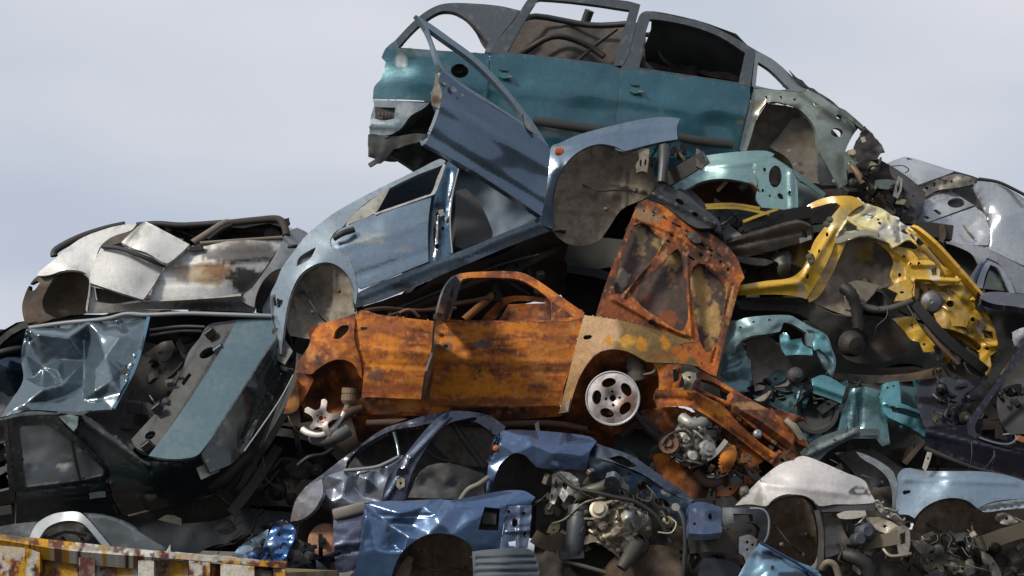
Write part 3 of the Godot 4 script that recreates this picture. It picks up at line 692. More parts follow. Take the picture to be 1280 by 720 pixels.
func sedan():
	thing("wrecked_sedan", "steel blue sedan tipped nose up with its front door swung open", "sedan", 560, 340, 20.25, -0.04, -0.28)
	var W := Vector3(0.02, -0.42, -1.42); var blue := h("768b9f"); var p := paint(blue, 0.12, 3, Color(.2, .21, .22)); var pale := paint(h("8fa0b0"), 0.35, 4, Color(.3, .3, .3))
	var blk := grime(h("70757a"), 2)
	crop(320, 180)
	sheet("rear_quarter_panel", M.gloss, [56, 572, 75, 530, 100, 470, 140, 415, 196, 343, 280, 275, 330, 243, 420, 194, 510, 149, 620, 96, 700, 57, 722, 64, 714, 78, 620, 115, 520, 163, 430, 216, 357, 282, 330, 316, 300, 337, 283, 365, 286, 390, 340, 421, 368, 470, 386, 552, 380, 610, 374, 605, 366, 545, 338, 487, 282, 452, 222, 460, 166, 502, 132, 572, 114, 650, 104, 719, 96, 800, 74, 800, 62, 719, 58, 640],
		{"b": [[56, 572, .16], [140, 415, .1], [330, 243, .1], [700, 57, .12], [300, 337, 0], [386, 552, .0], [222, 458, -.045], [280, 450, -.05], [132, 572, -.02], [100, 719, .03], [62, 719, .14], [368, 470, -.02], [330, 316, .01], [520, 163, .09]], "col": paint(h("8fa0ae"), .15, 8, Color(.35, .35, .34)), "holes": [[155, 466, 158, 445, 172, 425, 228, 392, 222, 410, 204, 438]], "r": 3.6, "fl": .03})
	sheet("fuel_flap_recess", M.matte, [150, 470, 152, 440, 170, 420, 232, 388, 226, 412, 206, 444], {"w": .07, "col": blk})
	sheet("rear_door", M.gloss, [286, 366, 302, 341, 330, 320, 455, 266, 560, 226, 640, 198, 670, 189, 660, 260, 655, 330, 657, 448, 560, 487, 400, 551, 389, 546, 371, 478, 345, 424, 302, 402, 287, 386],
		{"b": [[286, 366, .0], [455, 266, .01], [670, 189, .01], [657, 448, .0], [400, 551, .01], [500, 380, -.06], [480, 300, -.035], [560, 460, -.02], [340, 390, -.03]], "col": stain(stain(stain(p, 410, 370, 55, 9, h("a9a294"), .55, .9), 440, 350, 60, 7, h("a9a294"), .45, .9), 545, 402, 50, 9, h("a3a1a0"), .5, 1.), "cr": [[290, 400, 655, 300, 16, -.012], [380, 505, 655, 410, 14, .012]], "r": 4.})
	sheet("rear_side_glass", M.gloss, [334, 313, 356, 283, 430, 219, 514, 160, 485, 215, 452, 263], {"w": .03, "col": grime(h("b9b7aa")), "fl": .006, "wave": .01})
	sheet("rear_window_seal", M.rubber, [640, 198, 668, 187, 690, 130, 714, 74, 722, 80, 706, 130, 682, 188, 668, 196, 456, 270, 450, 264], {"w": -.01, "col": grime(h("c4c8ca"))})
	tube("door_handle", M.rubber, [296, 360, -.07, 330, 340, -.1, 374, 326, -.07], .028, {"c": Color(.015, .015, .016), "flat": .7})
	sheet("centre_pillar", M.paint, [714, 78, 735, 66, 772, 94, 756, 150, 744, 210, 736, 300, 747, 416, 700, 447, 660, 452, 664, 330, 672, 250, 684, 190],
		{"w": .06, "b": [[735, 66, .07], [747, 416, 0], [660, 452, -.02], [700, 250, .03]], "col": stain(paint(h("3e6182"), .3, 6), 690, 330, 14, 120, Color(.01, .012, .015), .9, .4), "cr": [[736, 110, 715, 300, 8, .03], [700, 260, 690, 430, 8, -.03]], "holes": [[700, 250, 722, 252, 718, 280, 700, 276], ring(712, 322, 6, 9), ring(690, 390, 6, 10)], "fl": .05, "r": 3.5})
	block("door_striker", M.metal, 708, 264, .03, Vector3(.05, .06, .03), Vector3(0, 0, 20), Color(.5, .48, .42))
	tube("pillar_seal", M.rubber, [772, 96, .06, 748, 200, .02, 740, 300, .0, 748, 416, -.01], .008, {"c": Color(.35, .38, .42)})
	sheet("sill", M.gloss, [374, 626, 372, 592, 400, 560, 560, 492, 657, 455, 747, 420, 920, 348, 1066, 286, 1092, 258, 1104, 300, 1134, 314, 1110, 334, 960, 392, 780, 468, 600, 545, 480, 594],
		{"w": .01, "b": [[374, 610, .03], [657, 455, 0], [1092, 258, 0], [1110, 334, .06], [780, 440, -.03], [600, 545, .07], [880, 425, .06]], "col": stain(stain(paint(h("3f5669"), .35, 9), 560, 548, 44, 22, Color(.01, .01, .01), .9), 1040, 395, 70, 18, h("6b5546"), .8), "cr": [[400, 580, 1080, 305, 6, -.012]], "fl": .05, "r": 4.})
	draw_out("floor_pan", M.dirt, [374, 626, .05, 480, 596, .08, 600, 547, .08, 780, 470, .07, 960, 394, .07, 1110, 336, .07, 1180, 320, .1], W, {"col": grime(Color(.070, .064, .060), 4), "n": 14, "amp": .05, "fq": 2.6})
	tube("exhaust_pipe", M.rust, [420, 690, .3, 600, 620, .4, 820, 530, .35, 1000, 470, .4, 1180, 380, .5], .035, {"c": Color(.05, .035, .028)})
	tube("brake_line", M.rubber, [500, 640, .2, 700, 560, .25, 900, 470, .25, 1080, 420, .2], .01, {"c": Color(.05, .05, .05)})
	clutter(9, 700, 430, 1200, 620, .25, .6, [Color(.03, .028, .026), Color(.05, .04, .03), Color(.09, .06, .045)], 41, 1.1, M.dirt)
	# rear wheel well
	sheet("wheel_well", M.dirt, [118, 700, 118, 620, 140, 560, 172, 500, 225, 456, 290, 450, 345, 485, 375, 550, 384, 620, 378, 680, 330, 719, 300, 740, 200, 742, 130, 730], {"w": .17, "b": [[118, 700, .0], [225, 456, -.18], [345, 485, -.15], [250, 600, .12], [380, 640, -.1], [250, 740, .0]], "col": grime(h("8d867a"), 7), "cr": [[140, 560, 176, 720, 4, -.025], [176, 500, 240, 720, 4, .02], [300, 452, 300, 720, 5, -.03], [345, 500, 356, 690, 4, .02], [150, 620, 370, 640, 4, -.02]], "cm": [.012, 30.], "fl": 0.0, "r": 3.})
	arch_fittings([[180, 560], [215, 640], [260, 520], [320, 560], [340, 650], [280, 690]], .16, 5)
	draw_out("wheel_well_lip", M.dirt, [104, 719, .03, 114, 650, 0, 132, 572, -.02, 166, 502, -.03, 222, 460, -.045, 282, 452, -.05, 338, 487, -.04, 366, 545, -.02, 374, 605, 0], Vector3(0, 0, -.22), {"col": grime(Color(.070, .065, .058), 3), "n": 4})
	sheet("tail_lamp_pocket", M.matte, [56, 578, 110, 560, 140, 545, 112, 640, 100, 700, 62, 700], {"w": .12, "col": grime(h("4a5560"), 5), "cm": [.05, 25.], "r": 3., "fl": .03})
	for i in 3: block("lamp_socket", M.metal, 72 + i * 14, 600 + i * 5, .06, Vector3(.022, .075, .03), Vector3(0, 0, 10), Color(.01, .012, .016))
	sheet("rear_valance", M.matte, [62, 700, 100, 700, 110, 740, 140, 790, 110, 840, 80, 820, 62, 770], {"w": .08, "col": grime(h("6d6f70"), 6), "cm": [.06, 25.], "r": 3.5, "fl": .05})
	clutter(6, 70, 690, 170, 850, .1, .3, [h("4c4a46"), h("7f868a"), h("2b2a28")], 44, .7)
	# cabin
	draw_out("roof", M.paint, [340, 240, .12, 510, 149, .14, 700, 57, .14], W * .95, {"col": p, "n": 8, "amp": .02})
	draw_out("cabin_floor", M.dirt, [657, 455, .06, 747, 420, .06, 920, 348, .06, 1090, 262, .06], Vector3(.02, -.2, -1.3), {"col": blk, "n": 6, "amp": .05})
	sheet("far_side", M.matte, [450, 270, 520, 170, 715, 75, 900, 120, 1120, 260, 1090, 330, 740, 460, 560, 500], {"w": 1.25, "col": p, "cm": [.15, 70.], "holes": [[560, 220, 690, 130, 720, 150, 660, 240]]})
	sheet("seat", M.matte, [760, 180, 800, 170, 850, 220, 900, 330, 900, 360, 800, 400, 760, 390], {"w": .55, "col": grime(Color(.062, .062, .070), 3), "b": [[760, 180, .1], [900, 330, 0], [800, 300, -.08]], "fl": .15})
	block("blue_tag", M.matte, 600, 178, .4, Vector3(.1, .012, .03), Vector3(0, 0, 3), h("2a5f8c"))
	# front wing
	crop(640, 130)
	sheet("front_wing", M.gloss, [152, 160, 178, 150, 250, 118, 400, 78, 520, 54, 600, 50, 640, 56, 628, 92, 631, 134, 560, 146, 500, 160, 425, 180, 400, 176, 384, 160, 330, 153, 270, 172, 212, 218, 172, 288, 155, 368, 160, 450, 152, 474, 118, 460, 110, 440, 116, 400, 128, 300, 134, 220, 142, 190],
		{"b": [[152, 160, .03], [400, 78, .1], [640, 56, .16], [631, 134, .06], [425, 180, -.03], [330, 153, -.06], [212, 218, -.06], [155, 368, -.03], [120, 440, .02], [130, 300, 0], [300, 125, -.005]], "col": paint(h("667c92"), .12, 5), "cr": [[170, 165, 400, 100, 10, -.01], [400, 100, 620, 85, 10, -.012]], "dn": [[560, 110, 50, .02]], "fl": .035, "r": 3.6})
	turned("side_indicator", M.gloss, 181, 181, -.02, Vector3(0, 0, 1), [[0, .02], [.03, .016], [.042, 0]], Color(.75, .16, .02), null, 14)
	sheet("front_wheel_well", M.dirt, [150, 470, 155, 350, 175, 280, 235, 200, 330, 158, 430, 172, 520, 190, 545, 290, 520, 350, 420, 400, 370, 470, 330, 520, 250, 540, 190, 520], {"w": .26, "b": [[155, 470, -.15], [155, 350, -.25], [330, 158, -.3], [350, 330, .05], [520, 190, -.2], [330, 520, .05]], "col": grime(h("8a8072"), 6), "fl": 0., "dn": [[380, 340, 30, -.05], [260, 430, 30, .04]], "cr": [[200, 240, 250, 530, 4, -.025], [300, 170, 330, 510, 5, .025], [430, 180, 430, 400, 4, -.02], [170, 400, 420, 420, 4, -.02], [380, 300, 500, 330, 6, -.03]], "cm": [.015, 30.], "r": 3.})
	arch_fittings([[230, 290], [210, 430], [300, 250], [360, 400], [440, 260], [470, 330]], .22, 6)
	draw_out("front_arch_lip", M.dirt, [160, 450, .0, 155, 368, -.03, 172, 288, -.05, 212, 218, -.06, 270, 172, -.06, 330, 153, -.06, 384, 160, -.05, 425, 180, -.03], Vector3(0, 0, -.26), {"col": grime(Color(.070, .066, .060), 2), "n": 4})
	sheet("strut_bracket", M.metal, [478, 176, 500, 168, 524, 172, 520, 220, 515, 262, 496, 255, 474, 262, 472, 230, 484, 210], {"w": .05, "col": grime(h("8d8577"), 3), "holes": [ring(490, 225, 4, 14, .1, 10), ring(508, 222, 4, 14, .1, 10)], "fl": .04, "r": 3.})
	tube("headlamp_strut", M.metal, [580, 165, .08, 578, 220, .03, 570, 300, .02], .055, {"c": Color(.10, .11, .12), "taper": .8, "sides": 6})
	bar("chassis_rail", M.metal, [590, 290, .3, 660, 250, .1, 735, 205, -.05], .085, Color(.13, .125, .12), .75)
	sheet("rail_flange", M.metal, [702, 168, 722, 180, 742, 206, 740, 226, 722, 248, 702, 236, 700, 200], {"w": -.06, "col": grime(h("6d6d6d")), "holes": [ring(722, 214, 9, 14)], "fl": .03, "r": 3.})
	clutter(10, 530, 150, 660, 230, .05, .3, [h("3a3a3a"), h("6e675c"), h("20201f")], 45, .6)
	sheet("subframe", M.metal, [528, 345, 560, 318, 640, 330, 720, 390, 785, 440, 780, 470, 700, 470, 600, 400], {"w": .1, "col": grime(Color(.053, .060, .070), 2), "holes": [ring(640, 372, 18, 9, .5), ring(700, 420, 14, 7, .5)], "cr": [[540, 340, 780, 455, 10, -.05]], "fl": .09})
	sheet("inner_wing", M.dirt, [540, 280, 620, 280, 760, 400, 900, 520, 700, 600, 500, 520, 430, 480, 480, 400], {"w": .5, "col": blk, "cm": [.12, 50.]})
	# the open door
	crop(440, 0)
	pd = [20.25, 0.0, -0.1, 688.0, 200.0]
	var db := [[755, 565, .0], [735, 820, .0], [345, 268, -.55], [282, 545, -.52], [500, 600, -.36], [520, 400, -.30], [640, 470, -.14], [560, 690, -.22], [420, 480, -.46]]
	var door := sheet("front_door", M.gloss, [346, 268, 420, 330, 530, 400, 640, 470, 756, 566, 750, 640, 740, 730, 722, 824, 600, 740, 494, 672, 390, 610, 278, 548, 302, 500, 332, 420, 342, 350, 333, 292],
		{"b": db, "col": paint(h("4f6880"), .1, 12), "cr": [[345, 400, 748, 640, 20, -.02], [290, 510, 730, 780, 12, .03]], "dn": [[600, 640, 50, .025], [690, 690, 60, .02]], "fl": .09, "r": 4.})
	sheet("window_frame", M.gloss, [243, 56, 275, 76, 302, 92, 380, 148, 470, 215, 560, 305, 640, 400, 700, 480, 752, 562, 700, 520, 640, 470, 530, 400, 420, 330, 346, 268, 322, 225, 300, 150, 275, 100],
		{"b": [[243, 56, -.42], [346, 268, -.55], [470, 215, -.26], [640, 400, -.10], [752, 562, .0], [420, 330, -.44], [640, 470, -.14]], "holes": [[290, 108, 340, 144, 460, 232, 560, 332, 632, 420, 652, 466, 530, 388, 420, 318, 352, 266, 330, 215]], "col": paint(h("6f8496"), .25, 5), "par": door, "fl": .05, "r": 3.})
	sheet("mirror_base", M.rubber, [652, 432, 700, 500, 706, 514, 664, 486], {"w": -.12, "par": door, "col": blk, "r": 4.})
	sheet("door_edge", M.metal, [318, 280, 334, 290, 342, 350, 332, 415, 308, 400, 302, 360, 314, 320], {"w": -.53, "par": door, "col": stain(grime(h("a09a8c"), 3), 318, 380, 14, 14, h("6b4a34"), .8), "cm": [.03, 20.], "r": 3., "fl": .04})
	sheet("door_inner", M.matte, [346, 275, 640, 478, 745, 570, 720, 810, 500, 668, 285, 545, 335, 420], {"par": door, "b": [[755, 565, .09], [735, 820, .09], [345, 268, -.46], [282, 545, -.43], [500, 600, -.27]], "col": blk, "fl": 0.})
	for q in [[352, 318, 8, 5], [386, 340, 16, 9], [362, 322, 6, 5], [420, 362, 6, 5]]:
		sheet("lock_hole", M.rubber, ring(q[0], q[1], q[2], q[3], .5, 10), {"par": door, "w": -.57 + (q[0] - 345) * .0009, "col": blk, "r": 3., "fl": .0})

func burnt():
	thing("burnt_hatchback", "silver white hatchback with a scorched door and a folded rear door", "hatchback", 200, 385, 21.2, 0.05, -0.05)
	var W := Vector3(0.1, 0.05, -1.5); var wh := paint(h("d2d4d5"), .2, 2, Color(.3, .29, .27)); var blk := grime(h("726b63"), 1)
	crop(0, 230)
	sheet("rear_quarter_panel", M.solid, [140, 350, 152, 332, 206, 288, 300, 212, 400, 172, 470, 155, 520, 154, 500, 176, 430, 200, 384, 236, 362, 290, 342, 345, 344, 400, 332, 490, 326, 480, 338, 400, 338, 360, 318, 335, 250, 328, 190, 346],
		{"b": [[140, 350, .12], [300, 212, .2], [520, 154, .25], [362, 290, 0], [330, 480, .02], [250, 328, -.03], [338, 370, -.02]], "col": wh, "dn": [[345, 285, 30, .03]], "fl": .03, "r": 3.6})
	tube("rear_window_seal", M.rubber, [206, 275, .22, 215, 250, .24, 300, 205, .26, 400, 172, .28, 478, 155, .3], .035, {"c": Color(.012, .012, .013), "flat": .6})
	sheet("rear_glass_opening", M.matte, [380, 238, 400, 215, 470, 180, 520, 160, 600, 160, 560, 220, 470, 240], {"w": .25, "col": blk})
	sheet("tail_panel", M.dirt, [84, 470, 92, 430, 112, 385, 146, 350, 212, 345, 184, 392, 162, 445, 172, 490, 205, 512, 160, 528, 106, 544, 92, 520], {"w": .06, "b": [[84, 470, .15], [212, 345, -.04], [205, 512, .02], [106, 544, .12]], "col": stain(stain(grime(h("584d45"), 4), 130, 385, 26, 26, h("151413"), .9), 180, 370, 40, 20, h("7d766e"), .6), "holes": [[112, 385, 140, 370, 152, 376, 130, 405, 112, 408]], "cm": [.04, 30.], "fl": .05, "r": 3.6})
	sheet("wheel_well", M.dirt, [160, 440, 180, 385, 230, 338, 312, 336, 342, 372, 334, 492, 250, 515, 172, 500], {"w": .28, "b": [[160, 440, -.05], [230, 338, -.15], [338, 400, -.1], [250, 440, .1], [250, 515, .0]], "col": grime(h("6f6557"), 2), "fl": 0.})
	draw_out("wheel_well_lip", M.dirt, [150, 352, .05, 190, 346, .0, 250, 328, -.03, 318, 335, -.02, 338, 370, -.02, 336, 480, .02], Vector3(0, 0, -.3), {"col": grime(Color(.070, .063, .056)), "n": 3})
	# rear door, folded over on itself
	var d := sheet("folded_door", M.solid, [386, 240, 420, 236, 470, 250, 540, 276, 624, 312, 600, 360, 575, 400, 545, 441, 440, 408, 341, 376, 345, 335, 362, 290], {"w": -.05, "b": [[386, 240, .06], [624, 312, .06], [545, 441, -.06], [341, 376, -.02], [470, 340, -.05]], "col": wh, "fl": .05, "r": 4., "dn": [[560, 390, 40, .02]]})
	sheet("door_top", M.solid, [462, 222, 500, 185, 548, 144, 562, 146, 640, 186, 722, 230, 690, 262, 642, 300, 625, 300, 560, 262, 510, 246], {"w": -.08, "par": d, "b": [[462, 222, .05], [550, 144, .12], [722, 230, .05], [630, 300, -.06], [560, 230, -.04]], "col": stain(stain(wh, 545, 170, 40, 30, h("9aa38c"), .5), 512, 198, 34, 24, h("4c4a3c"), .5), "cr": [[490, 232, 555, 150, 8, .03], [555, 150, 700, 235, 6, .01]], "fl": .04, "r": 3.6})
	tube("door_seam", M.rubber, [388, 238, -.02, 460, 246, -.07, 540, 276, -.1, 632, 312, -.06], .022, {"c": Color(.03, .035, .045), "par": d, "flat": .7})
	sheet("door_lining", M.matte, [462, 222, 384, 236, 430, 200, 505, 178, 520, 168], {"w": .1, "par": d, "col": blk})
	# scorched front door
	var burn := stain(stain(stain(stain(stain(wh, 770, 340, 130, 46, h("a98a58"), .75, .5), 830, 325, 50, 26, h("8a5a2c"), .8, .6), 915, 262, 185, 36, h("3a322c"), .9, .45), 945, 365, 80, 52, h("1c1d20"), .95, .45), 900, 228, 200, 16, h("7d756c"), .7, .6)
	sheet("scorched_door", M.solid, [570, 444, 578, 412, 594, 375, 618, 335, 645, 298, 690, 258, 762, 226, 900, 216, 1077, 205, 1062, 238, 1030, 290, 985, 355, 950, 405, 920, 422, 850, 430, 700, 440],
		{"b": [[570, 444, .02], [762, 226, .04], [1077, 205, .04], [920, 420, .02], [800, 330, -.06], [900, 280, -.05], [690, 260, .03]], "col": burn, "cr": [[650, 310, 1040, 275, 10, -.02], [590, 380, 830, 375, 10, .012]], "cm": [.012, 40.], "fl": .03, "r": 3.2})
	block("door_handle", M.rubber, 748, 246, -.02, Vector3(.13, .05, .03), Vector3(0, 0, 5), Color(.012, .012, .012))
	tube("door_belt_line", M.rust, [762, 226, .02, 900, 216, .0, 1077, 204, .02], .018, {"c": Color(.16, .14, .12)})
	sheet("sill", M.solid, [330, 494, 334, 470, 346, 390, 356, 395, 364, 448, 420, 462, 540, 450, 700, 442, 850, 432, 918, 426, 930, 450, 965, 432, 975, 475, 968, 490, 800, 482, 560, 478, 400, 492],
		{"w": .02, "b": [[330, 494, .02], [346, 390, .02], [540, 450, 0], [960, 440, 0], [700, 462, -.03], [700, 482, .05]], "col": stain(stain(paint(h("a9a8a6"), .5, 6), 800, 462, 130, 18, h("45403b"), .8), 920, 460, 40, 20, h("8c9aa8"), .5), "fl": .04, "r": 3.6})
	sheet("door_aperture", M.matte, [362, 395, 440, 408, 548, 440, 560, 447, 420, 460, 372, 448], {"w": .14, "col": blk})
	sheet("front_wing", M.solid, [1080, 206, 1100, 180, 1132, 166, 1176, 190, 1215, 250, 1190, 300, 1100, 318, 1045, 330, 1003, 368, 978, 420, 968, 470, 945, 460, 922, 446, 930, 420, 958, 398, 1010, 330, 1050, 270], {"w": -.01, "b": [[1080, 206, .04], [1176, 190, .2], [1215, 250, .22], [930, 430, .02], [1060, 300, -.03], [978, 420, -.02]], "col": stain(paint(h("a3a8b0"), .35, 9), 1000, 300, 30, 80, h("6b7480"), .6), "fl": .04, "r": 3.6})
	tube("wing_vent", M.rubber, [1098, 238, -.03, 1115, 238, -.04, 1130, 236, -.02], .018, {"c": Color(.01, .01, .01)})
	sheet("front_wheel_well", M.dirt, [975, 490, 980, 425, 1010, 365, 1070, 325, 1110, 350, 1080, 480, 1030, 500], {"w": .25, "col": grime(Color(.09, .08, .075), 3), "fl": 0.})
	sheet("arch_panel", M.metal, [1000, 480, 1018, 440, 1040, 400, 1080, 380, 1100, 440, 1060, 520, 1020, 530], {"w": .12, "col": grime(h("7d8792"), 5), "cm": [.05, 30.], "fl": .04, "r": 3.6, "holes": [ring(1050, 440, 14, 20)]})
	# collapsed roof and cabin
	draw_out("crushed_roof", M.solid, [480, 158, .35, 560, 152, .35, 700, 156, .32, 860, 150, .3, 1000, 140, .28, 1070, 148, .2], W * .9, {"col": stain(wh, 900, 150, 250, 60, Color(.05, .045, .04), .8), "n": 8, "amp": .05, "sag": .05, "fl": .03})
	tube("roof_rail", M.metal, [520, 158, .3, 600, 152, .3, 700, 158, .28, 850, 148, .26], .03, {"c": Color(.06, .06, .065)})
	tube("roof_rail", M.rust, [870, 150, .24, 980, 138, .22, 1060, 134, .18, 1085, 165, .12, 1092, 198, .06], .035, {"c": Color(.035, .03, .028)})
	tube("windscreen_pillar", M.rust, [733, 226, .02, 790, 190, .08, 850, 152, .2, 872, 148, .24], .035, {"c": Color(.17, .14, .12)})
	tube("pillar_seal", M.rubber, [790, 214, .05, 840, 175, .14, 880, 158, .22], .022, {"c": Color(.02, .02, .02)})
	sheet("cabin_floor", M.dirt, [480, 240, 520, 165, 700, 160, 880, 150, 1050, 140, 1090, 200, 760, 235, 700, 270], {"w": .75, "col": grime(h("6e6861"), 5), "cm": [.12, 60.]})
	for q in [[560, 175, 700, 215], [640, 165, 760, 210], [700, 190, 800, 170], [900, 180, 1060, 165]]:
		tube("cabin_bar", M.metal, [q[0], q[1], .5, (q[0] + q[2]) / 2, (q[1] + q[3]) / 2 - 6, .45, q[2], q[3], .35], .016, {"c": Color(.09, .09, .09)})
	clutter(14, 600, 170, 1080, 215, .35, .7, [Color(.03, .03, .03), Color(.02, .02, .02), Color(.06, .05, .045)], 8, .8, M.dirt)
	sheet("headrest", M.dirt, [1005, 190, 1020, 172, 1045, 168, 1062, 182, 1072, 198, 1010, 202], {"w": .3, "col": grime(Color(.060, .060, .070)), "fl": .1})
	draw_out("floor_pan", M.dirt, [100, 530, .15, 330, 496, .06, 560, 480, .06, 970, 492, .06, 1080, 500, .1], W, {"col": blk, "n": 8, "amp": .04})
	sheet("far_side", M.matte, [120, 500, 160, 360, 300, 230, 520, 165, 1060, 150, 1180, 210, 1180, 470, 600, 480], {"w": 1.45, "col": paint(h("c8cacb"), .3, 6), "holes": [[500, 240, 560, 180, 780, 175, 700, 240], [800, 230, 880, 170, 1040, 160, 1060, 210]]})

func rim_star(called: String, x, y, w, r0: float, sq: float, turn: float, par, col: Callable, broken := false) -> MeshInstance3D:
	# a five-spoke alloy centre: disc outline with lobes or a full disc with five windows
	var o := {"w": w, "col": col, "par": par, "r": 3.0, "fl": .05}
	var holes := []
	for k in 5:
		var a := turn + TAU * k / 5
		if not broken:
			var c := Vector2(cos(a), sin(a)) * r0 * .63; holes.append(ring(x + c.x * sq, y + c.y, r0 * .19, r0 * .29, a, 14))
		if not broken: continue
		var b := a + TAU / 10; var e := Vector2(cos(b), sin(b)) * r0 * .24; holes.append(ring(x + e.x * sq, y + e.y, r0 * .05, r0 * .05, 0, 8))
	holes.append(ring(x, y, r0 * .13 * sq, r0 * .13, 0, 12))
	if not broken:
		for k in 4: holes.append(ring(x + cos(-1.66 + k * PI / 2) * r0 * .27, y + sin(-1.66 + k * PI / 2) * r0 * .27, r0 * .06, r0 * .06, 0, 8))
	o.holes = holes
	o.b = [[x, y, .02], [x + r0 * sq, y, .0], [x - r0 * sq, y, .0], [x, y + r0, .0], [x, y - r0, .0], [x + r0 * .5 * sq, y, -.035], [x - r0 * .5 * sq, y, -.035], [x, y + r0 * .5, -.035], [x, y - r0 * .5, -.035]]
	var out := []
	if broken:
		for k in 5:
			for s in [[-.34, .52], [-.17, .98], [.0, 1.04], [.17, .96], [.36, .5]]:
				var a: float = turn + TAU * (k + .5) / 5 + s[0]
				var l: float = s[1] * r0 * (.78 if k == 2 and s[1] > .9 else 1.0)
				out.append(x + cos(a) * l * sq); out.append(y + sin(a) * l)
	else: out = ring(x, y, r0 * sq, r0, 0, 28)
	return sheet(called, M.alloy, out, o)

func rusty():
	thing("rusted_car", "burnt out orange rusted car with raised bonnet and one alloy wheel left", "car", 640, 520, 19.5, -0.1, 0.08)
	var W := Vector3(0.16, -0.12, -1.5); var r := rust(-.05, 1); var dkr := rust(-.2, 2, 1.); var blk := rust(-.2, 9, 1.)
	crop(340, 310)
	sheet("rear_quarter_panel", M.rust, [90, 472, 96, 440, 118, 405, 140, 372, 152, 330, 182, 292, 250, 272, 312, 250, 317, 280, 312, 320, 318, 372, 336, 425, 344, 500, 330, 480, 312, 445, 270, 425, 220, 432, 172, 462, 150, 480, 120, 478],
		{"b": [[90, 472, .12], [152, 330, .1], [312, 250, .02], [344, 500, 0], [220, 432, -.03], [230, 350, -.02], [182, 292, .08]], "holes": [[234, 345, 240, 318, 264, 296, 290, 294, 292, 308, 278, 328, 254, 346]], "col": stain(stain(rust(-.32, 5, 1.2), 150, 400, 16, 30, h("c98a4a"), .5), 295, 412, 10, 12, h("d88a20"), .8), "dn": [[200, 400, 40, .02]], "fl": .03, "r": 3.})
	sheet("fuel_flap_recess", M.rust, ring(264, 320, 36, 30, -.5), {"w": .05, "col": grime(Color(.070, .049, .035))})
	sheet("tail_light_pocket", M.rust, [136, 300, 182, 292, 160, 325, 146, 350, 138, 330], {"w": .1, "col": rust(-.25, 4, 1.)})
	sheet("rear_door", M.rust, [318, 252, 346, 236, 400, 252, 500, 265, 622, 279, 612, 400, 594, 460, 580, 577, 470, 572, 341, 566, 347, 480, 330, 410, 318, 372, 313, 310],
		{"b": [[318, 252, .02], [622, 279, .02], [580, 577, .03], [341, 566, .03], [470, 400, -.04], [460, 520, -.01]], "cr": [[325, 385, 600, 400, 12, -.012], [335, 440, 595, 455, 8, .01]], "col": stain(stain(stain(stain(rust(.22, 6, 3.4), 400, 480, 26, 34, h("6b4a3c"), .8), 420, 300, 110, 30, h("8e4f2c"), .7), 460, 540, 140, 26, h("8a451f"), .7), 440, 440, 90, 26, h("d98608"), .7, .9), "fl": .03, "r": 2.6, "cm": [.006, 30.]})
	block("handle_slot", M.rubber, 350, 305, .0, Vector3(.055, .018, .02), Vector3(0, 0, -3), Color(.008, .008, .008))
	sheet("front_door", M.rust, [642, 284, 700, 280, 900, 283, 1100, 281, 1150, 275, 1186, 262, 1178, 320, 1145, 430, 1112, 530, 1090, 600, 900, 603, 700, 600, 598, 594, 604, 540, 622, 430, 634, 360],
		{"b": [[642, 284, .02], [1186, 265, .03], [1090, 600, .04], [598, 594, .03], [860, 420, -.05], [860, 550, -.02], [860, 300, -.005]], "cr": [[625, 420, 1145, 440, 10, -.012], [615, 480, 1125, 470, 9, .01]], "dn": [[800, 365, 22, .02]], "holes": [ring(662, 374, 9, 7)],
		"col": stain(stain(stain(stain(stain(stain(stain(rust(.24, 7, 3.4), 800, 366, 36, 13, h("5b5856"), .9, .3), 665, 374, 22, 16, h("4c4a4c"), .8), 690, 325, 36, 18, h("5a3222"), .8), 760, 530, 130, 50, h("dd8a08"), .65, 1.0), 1010, 450, 22, 90, h("a9763f"), .55, .9), 1080, 360, 50, 80, h("a0622c"), .5, .9), 850, 585, 220, 16, h("7c4420"), .7), "fl": .03, "r": 2.6, "cm": [.006, 30.]})
	block("handle_slot", M.rubber, 640, 328, .0, Vector3(.05, .02, .02), Vector3(0, 0, -3), Color(.008, .008, .008))
	sheet("front_window_frame", M.rust, [690, 112, 718, 97, 800, 90, 930, 90, 990, 110, 1080, 170, 1140, 212, 1190, 246, 1184, 264, 1150, 275, 1100, 280, 900, 282, 660, 278, 672, 262, 690, 190],
		{"holes": [[672, 274, 690, 215, 716, 135, 728, 118, 780, 113, 915, 116, 965, 130, 1030, 172, 1060, 205, 1064, 276, 880, 277]], "b": [[690, 112, .14], [930, 90, .16], [1190, 246, .04], [660, 278, .02], [1100, 280, .02]], "col": stain(rust(.02, 9, 1.), 700, 190, 24, 90, h("4c565e"), .95, .3), "fl": .05, "r": 2.8})
	sheet("quarter_light_web", M.rust, [1066, 205, 1100, 225, 1150, 262, 1120, 279, 1066, 279], {"w": .03, "col": rust(-.2, 8, 1.), "holes": [[1076, 268, 1082, 255, 1098, 262, 1095, 275]], "r": 3., "fl": .03})
	sheet("centre_pillar", M.paint, [690, 112, 716, 100, 712, 125, 692, 190, 668, 272, 650, 290, 640, 340, 634, 400, 618, 470, 602, 560, 596, 592, 574, 578, 590, 470, 612, 400, 622, 290, 640, 205, 660, 150],
		{"w": -.012, "b": [[700, 105, .14], [660, 270, .01], [585, 580, .03]], "col": paint(h("6f7a82"), .35, 4, Color(.2, .12, .07)), "fl": .015, "r": 3.})
	sheet("sill", M.rust, [330, 580, 345, 572, 470, 578, 590, 586, 700, 606, 900, 609, 1092, 606, 1105, 640, 900, 655, 640, 640, 440, 640, 340, 640], {"w": .08, "b": [[330, 580, 0], [1100, 610, 0], [700, 645, .06]], "col": stain(rust(-.25, 3, 1.), 470, 620, 70, 10, h("a07a60"), .6), "cm": [.02, 30.], "fl": .05})
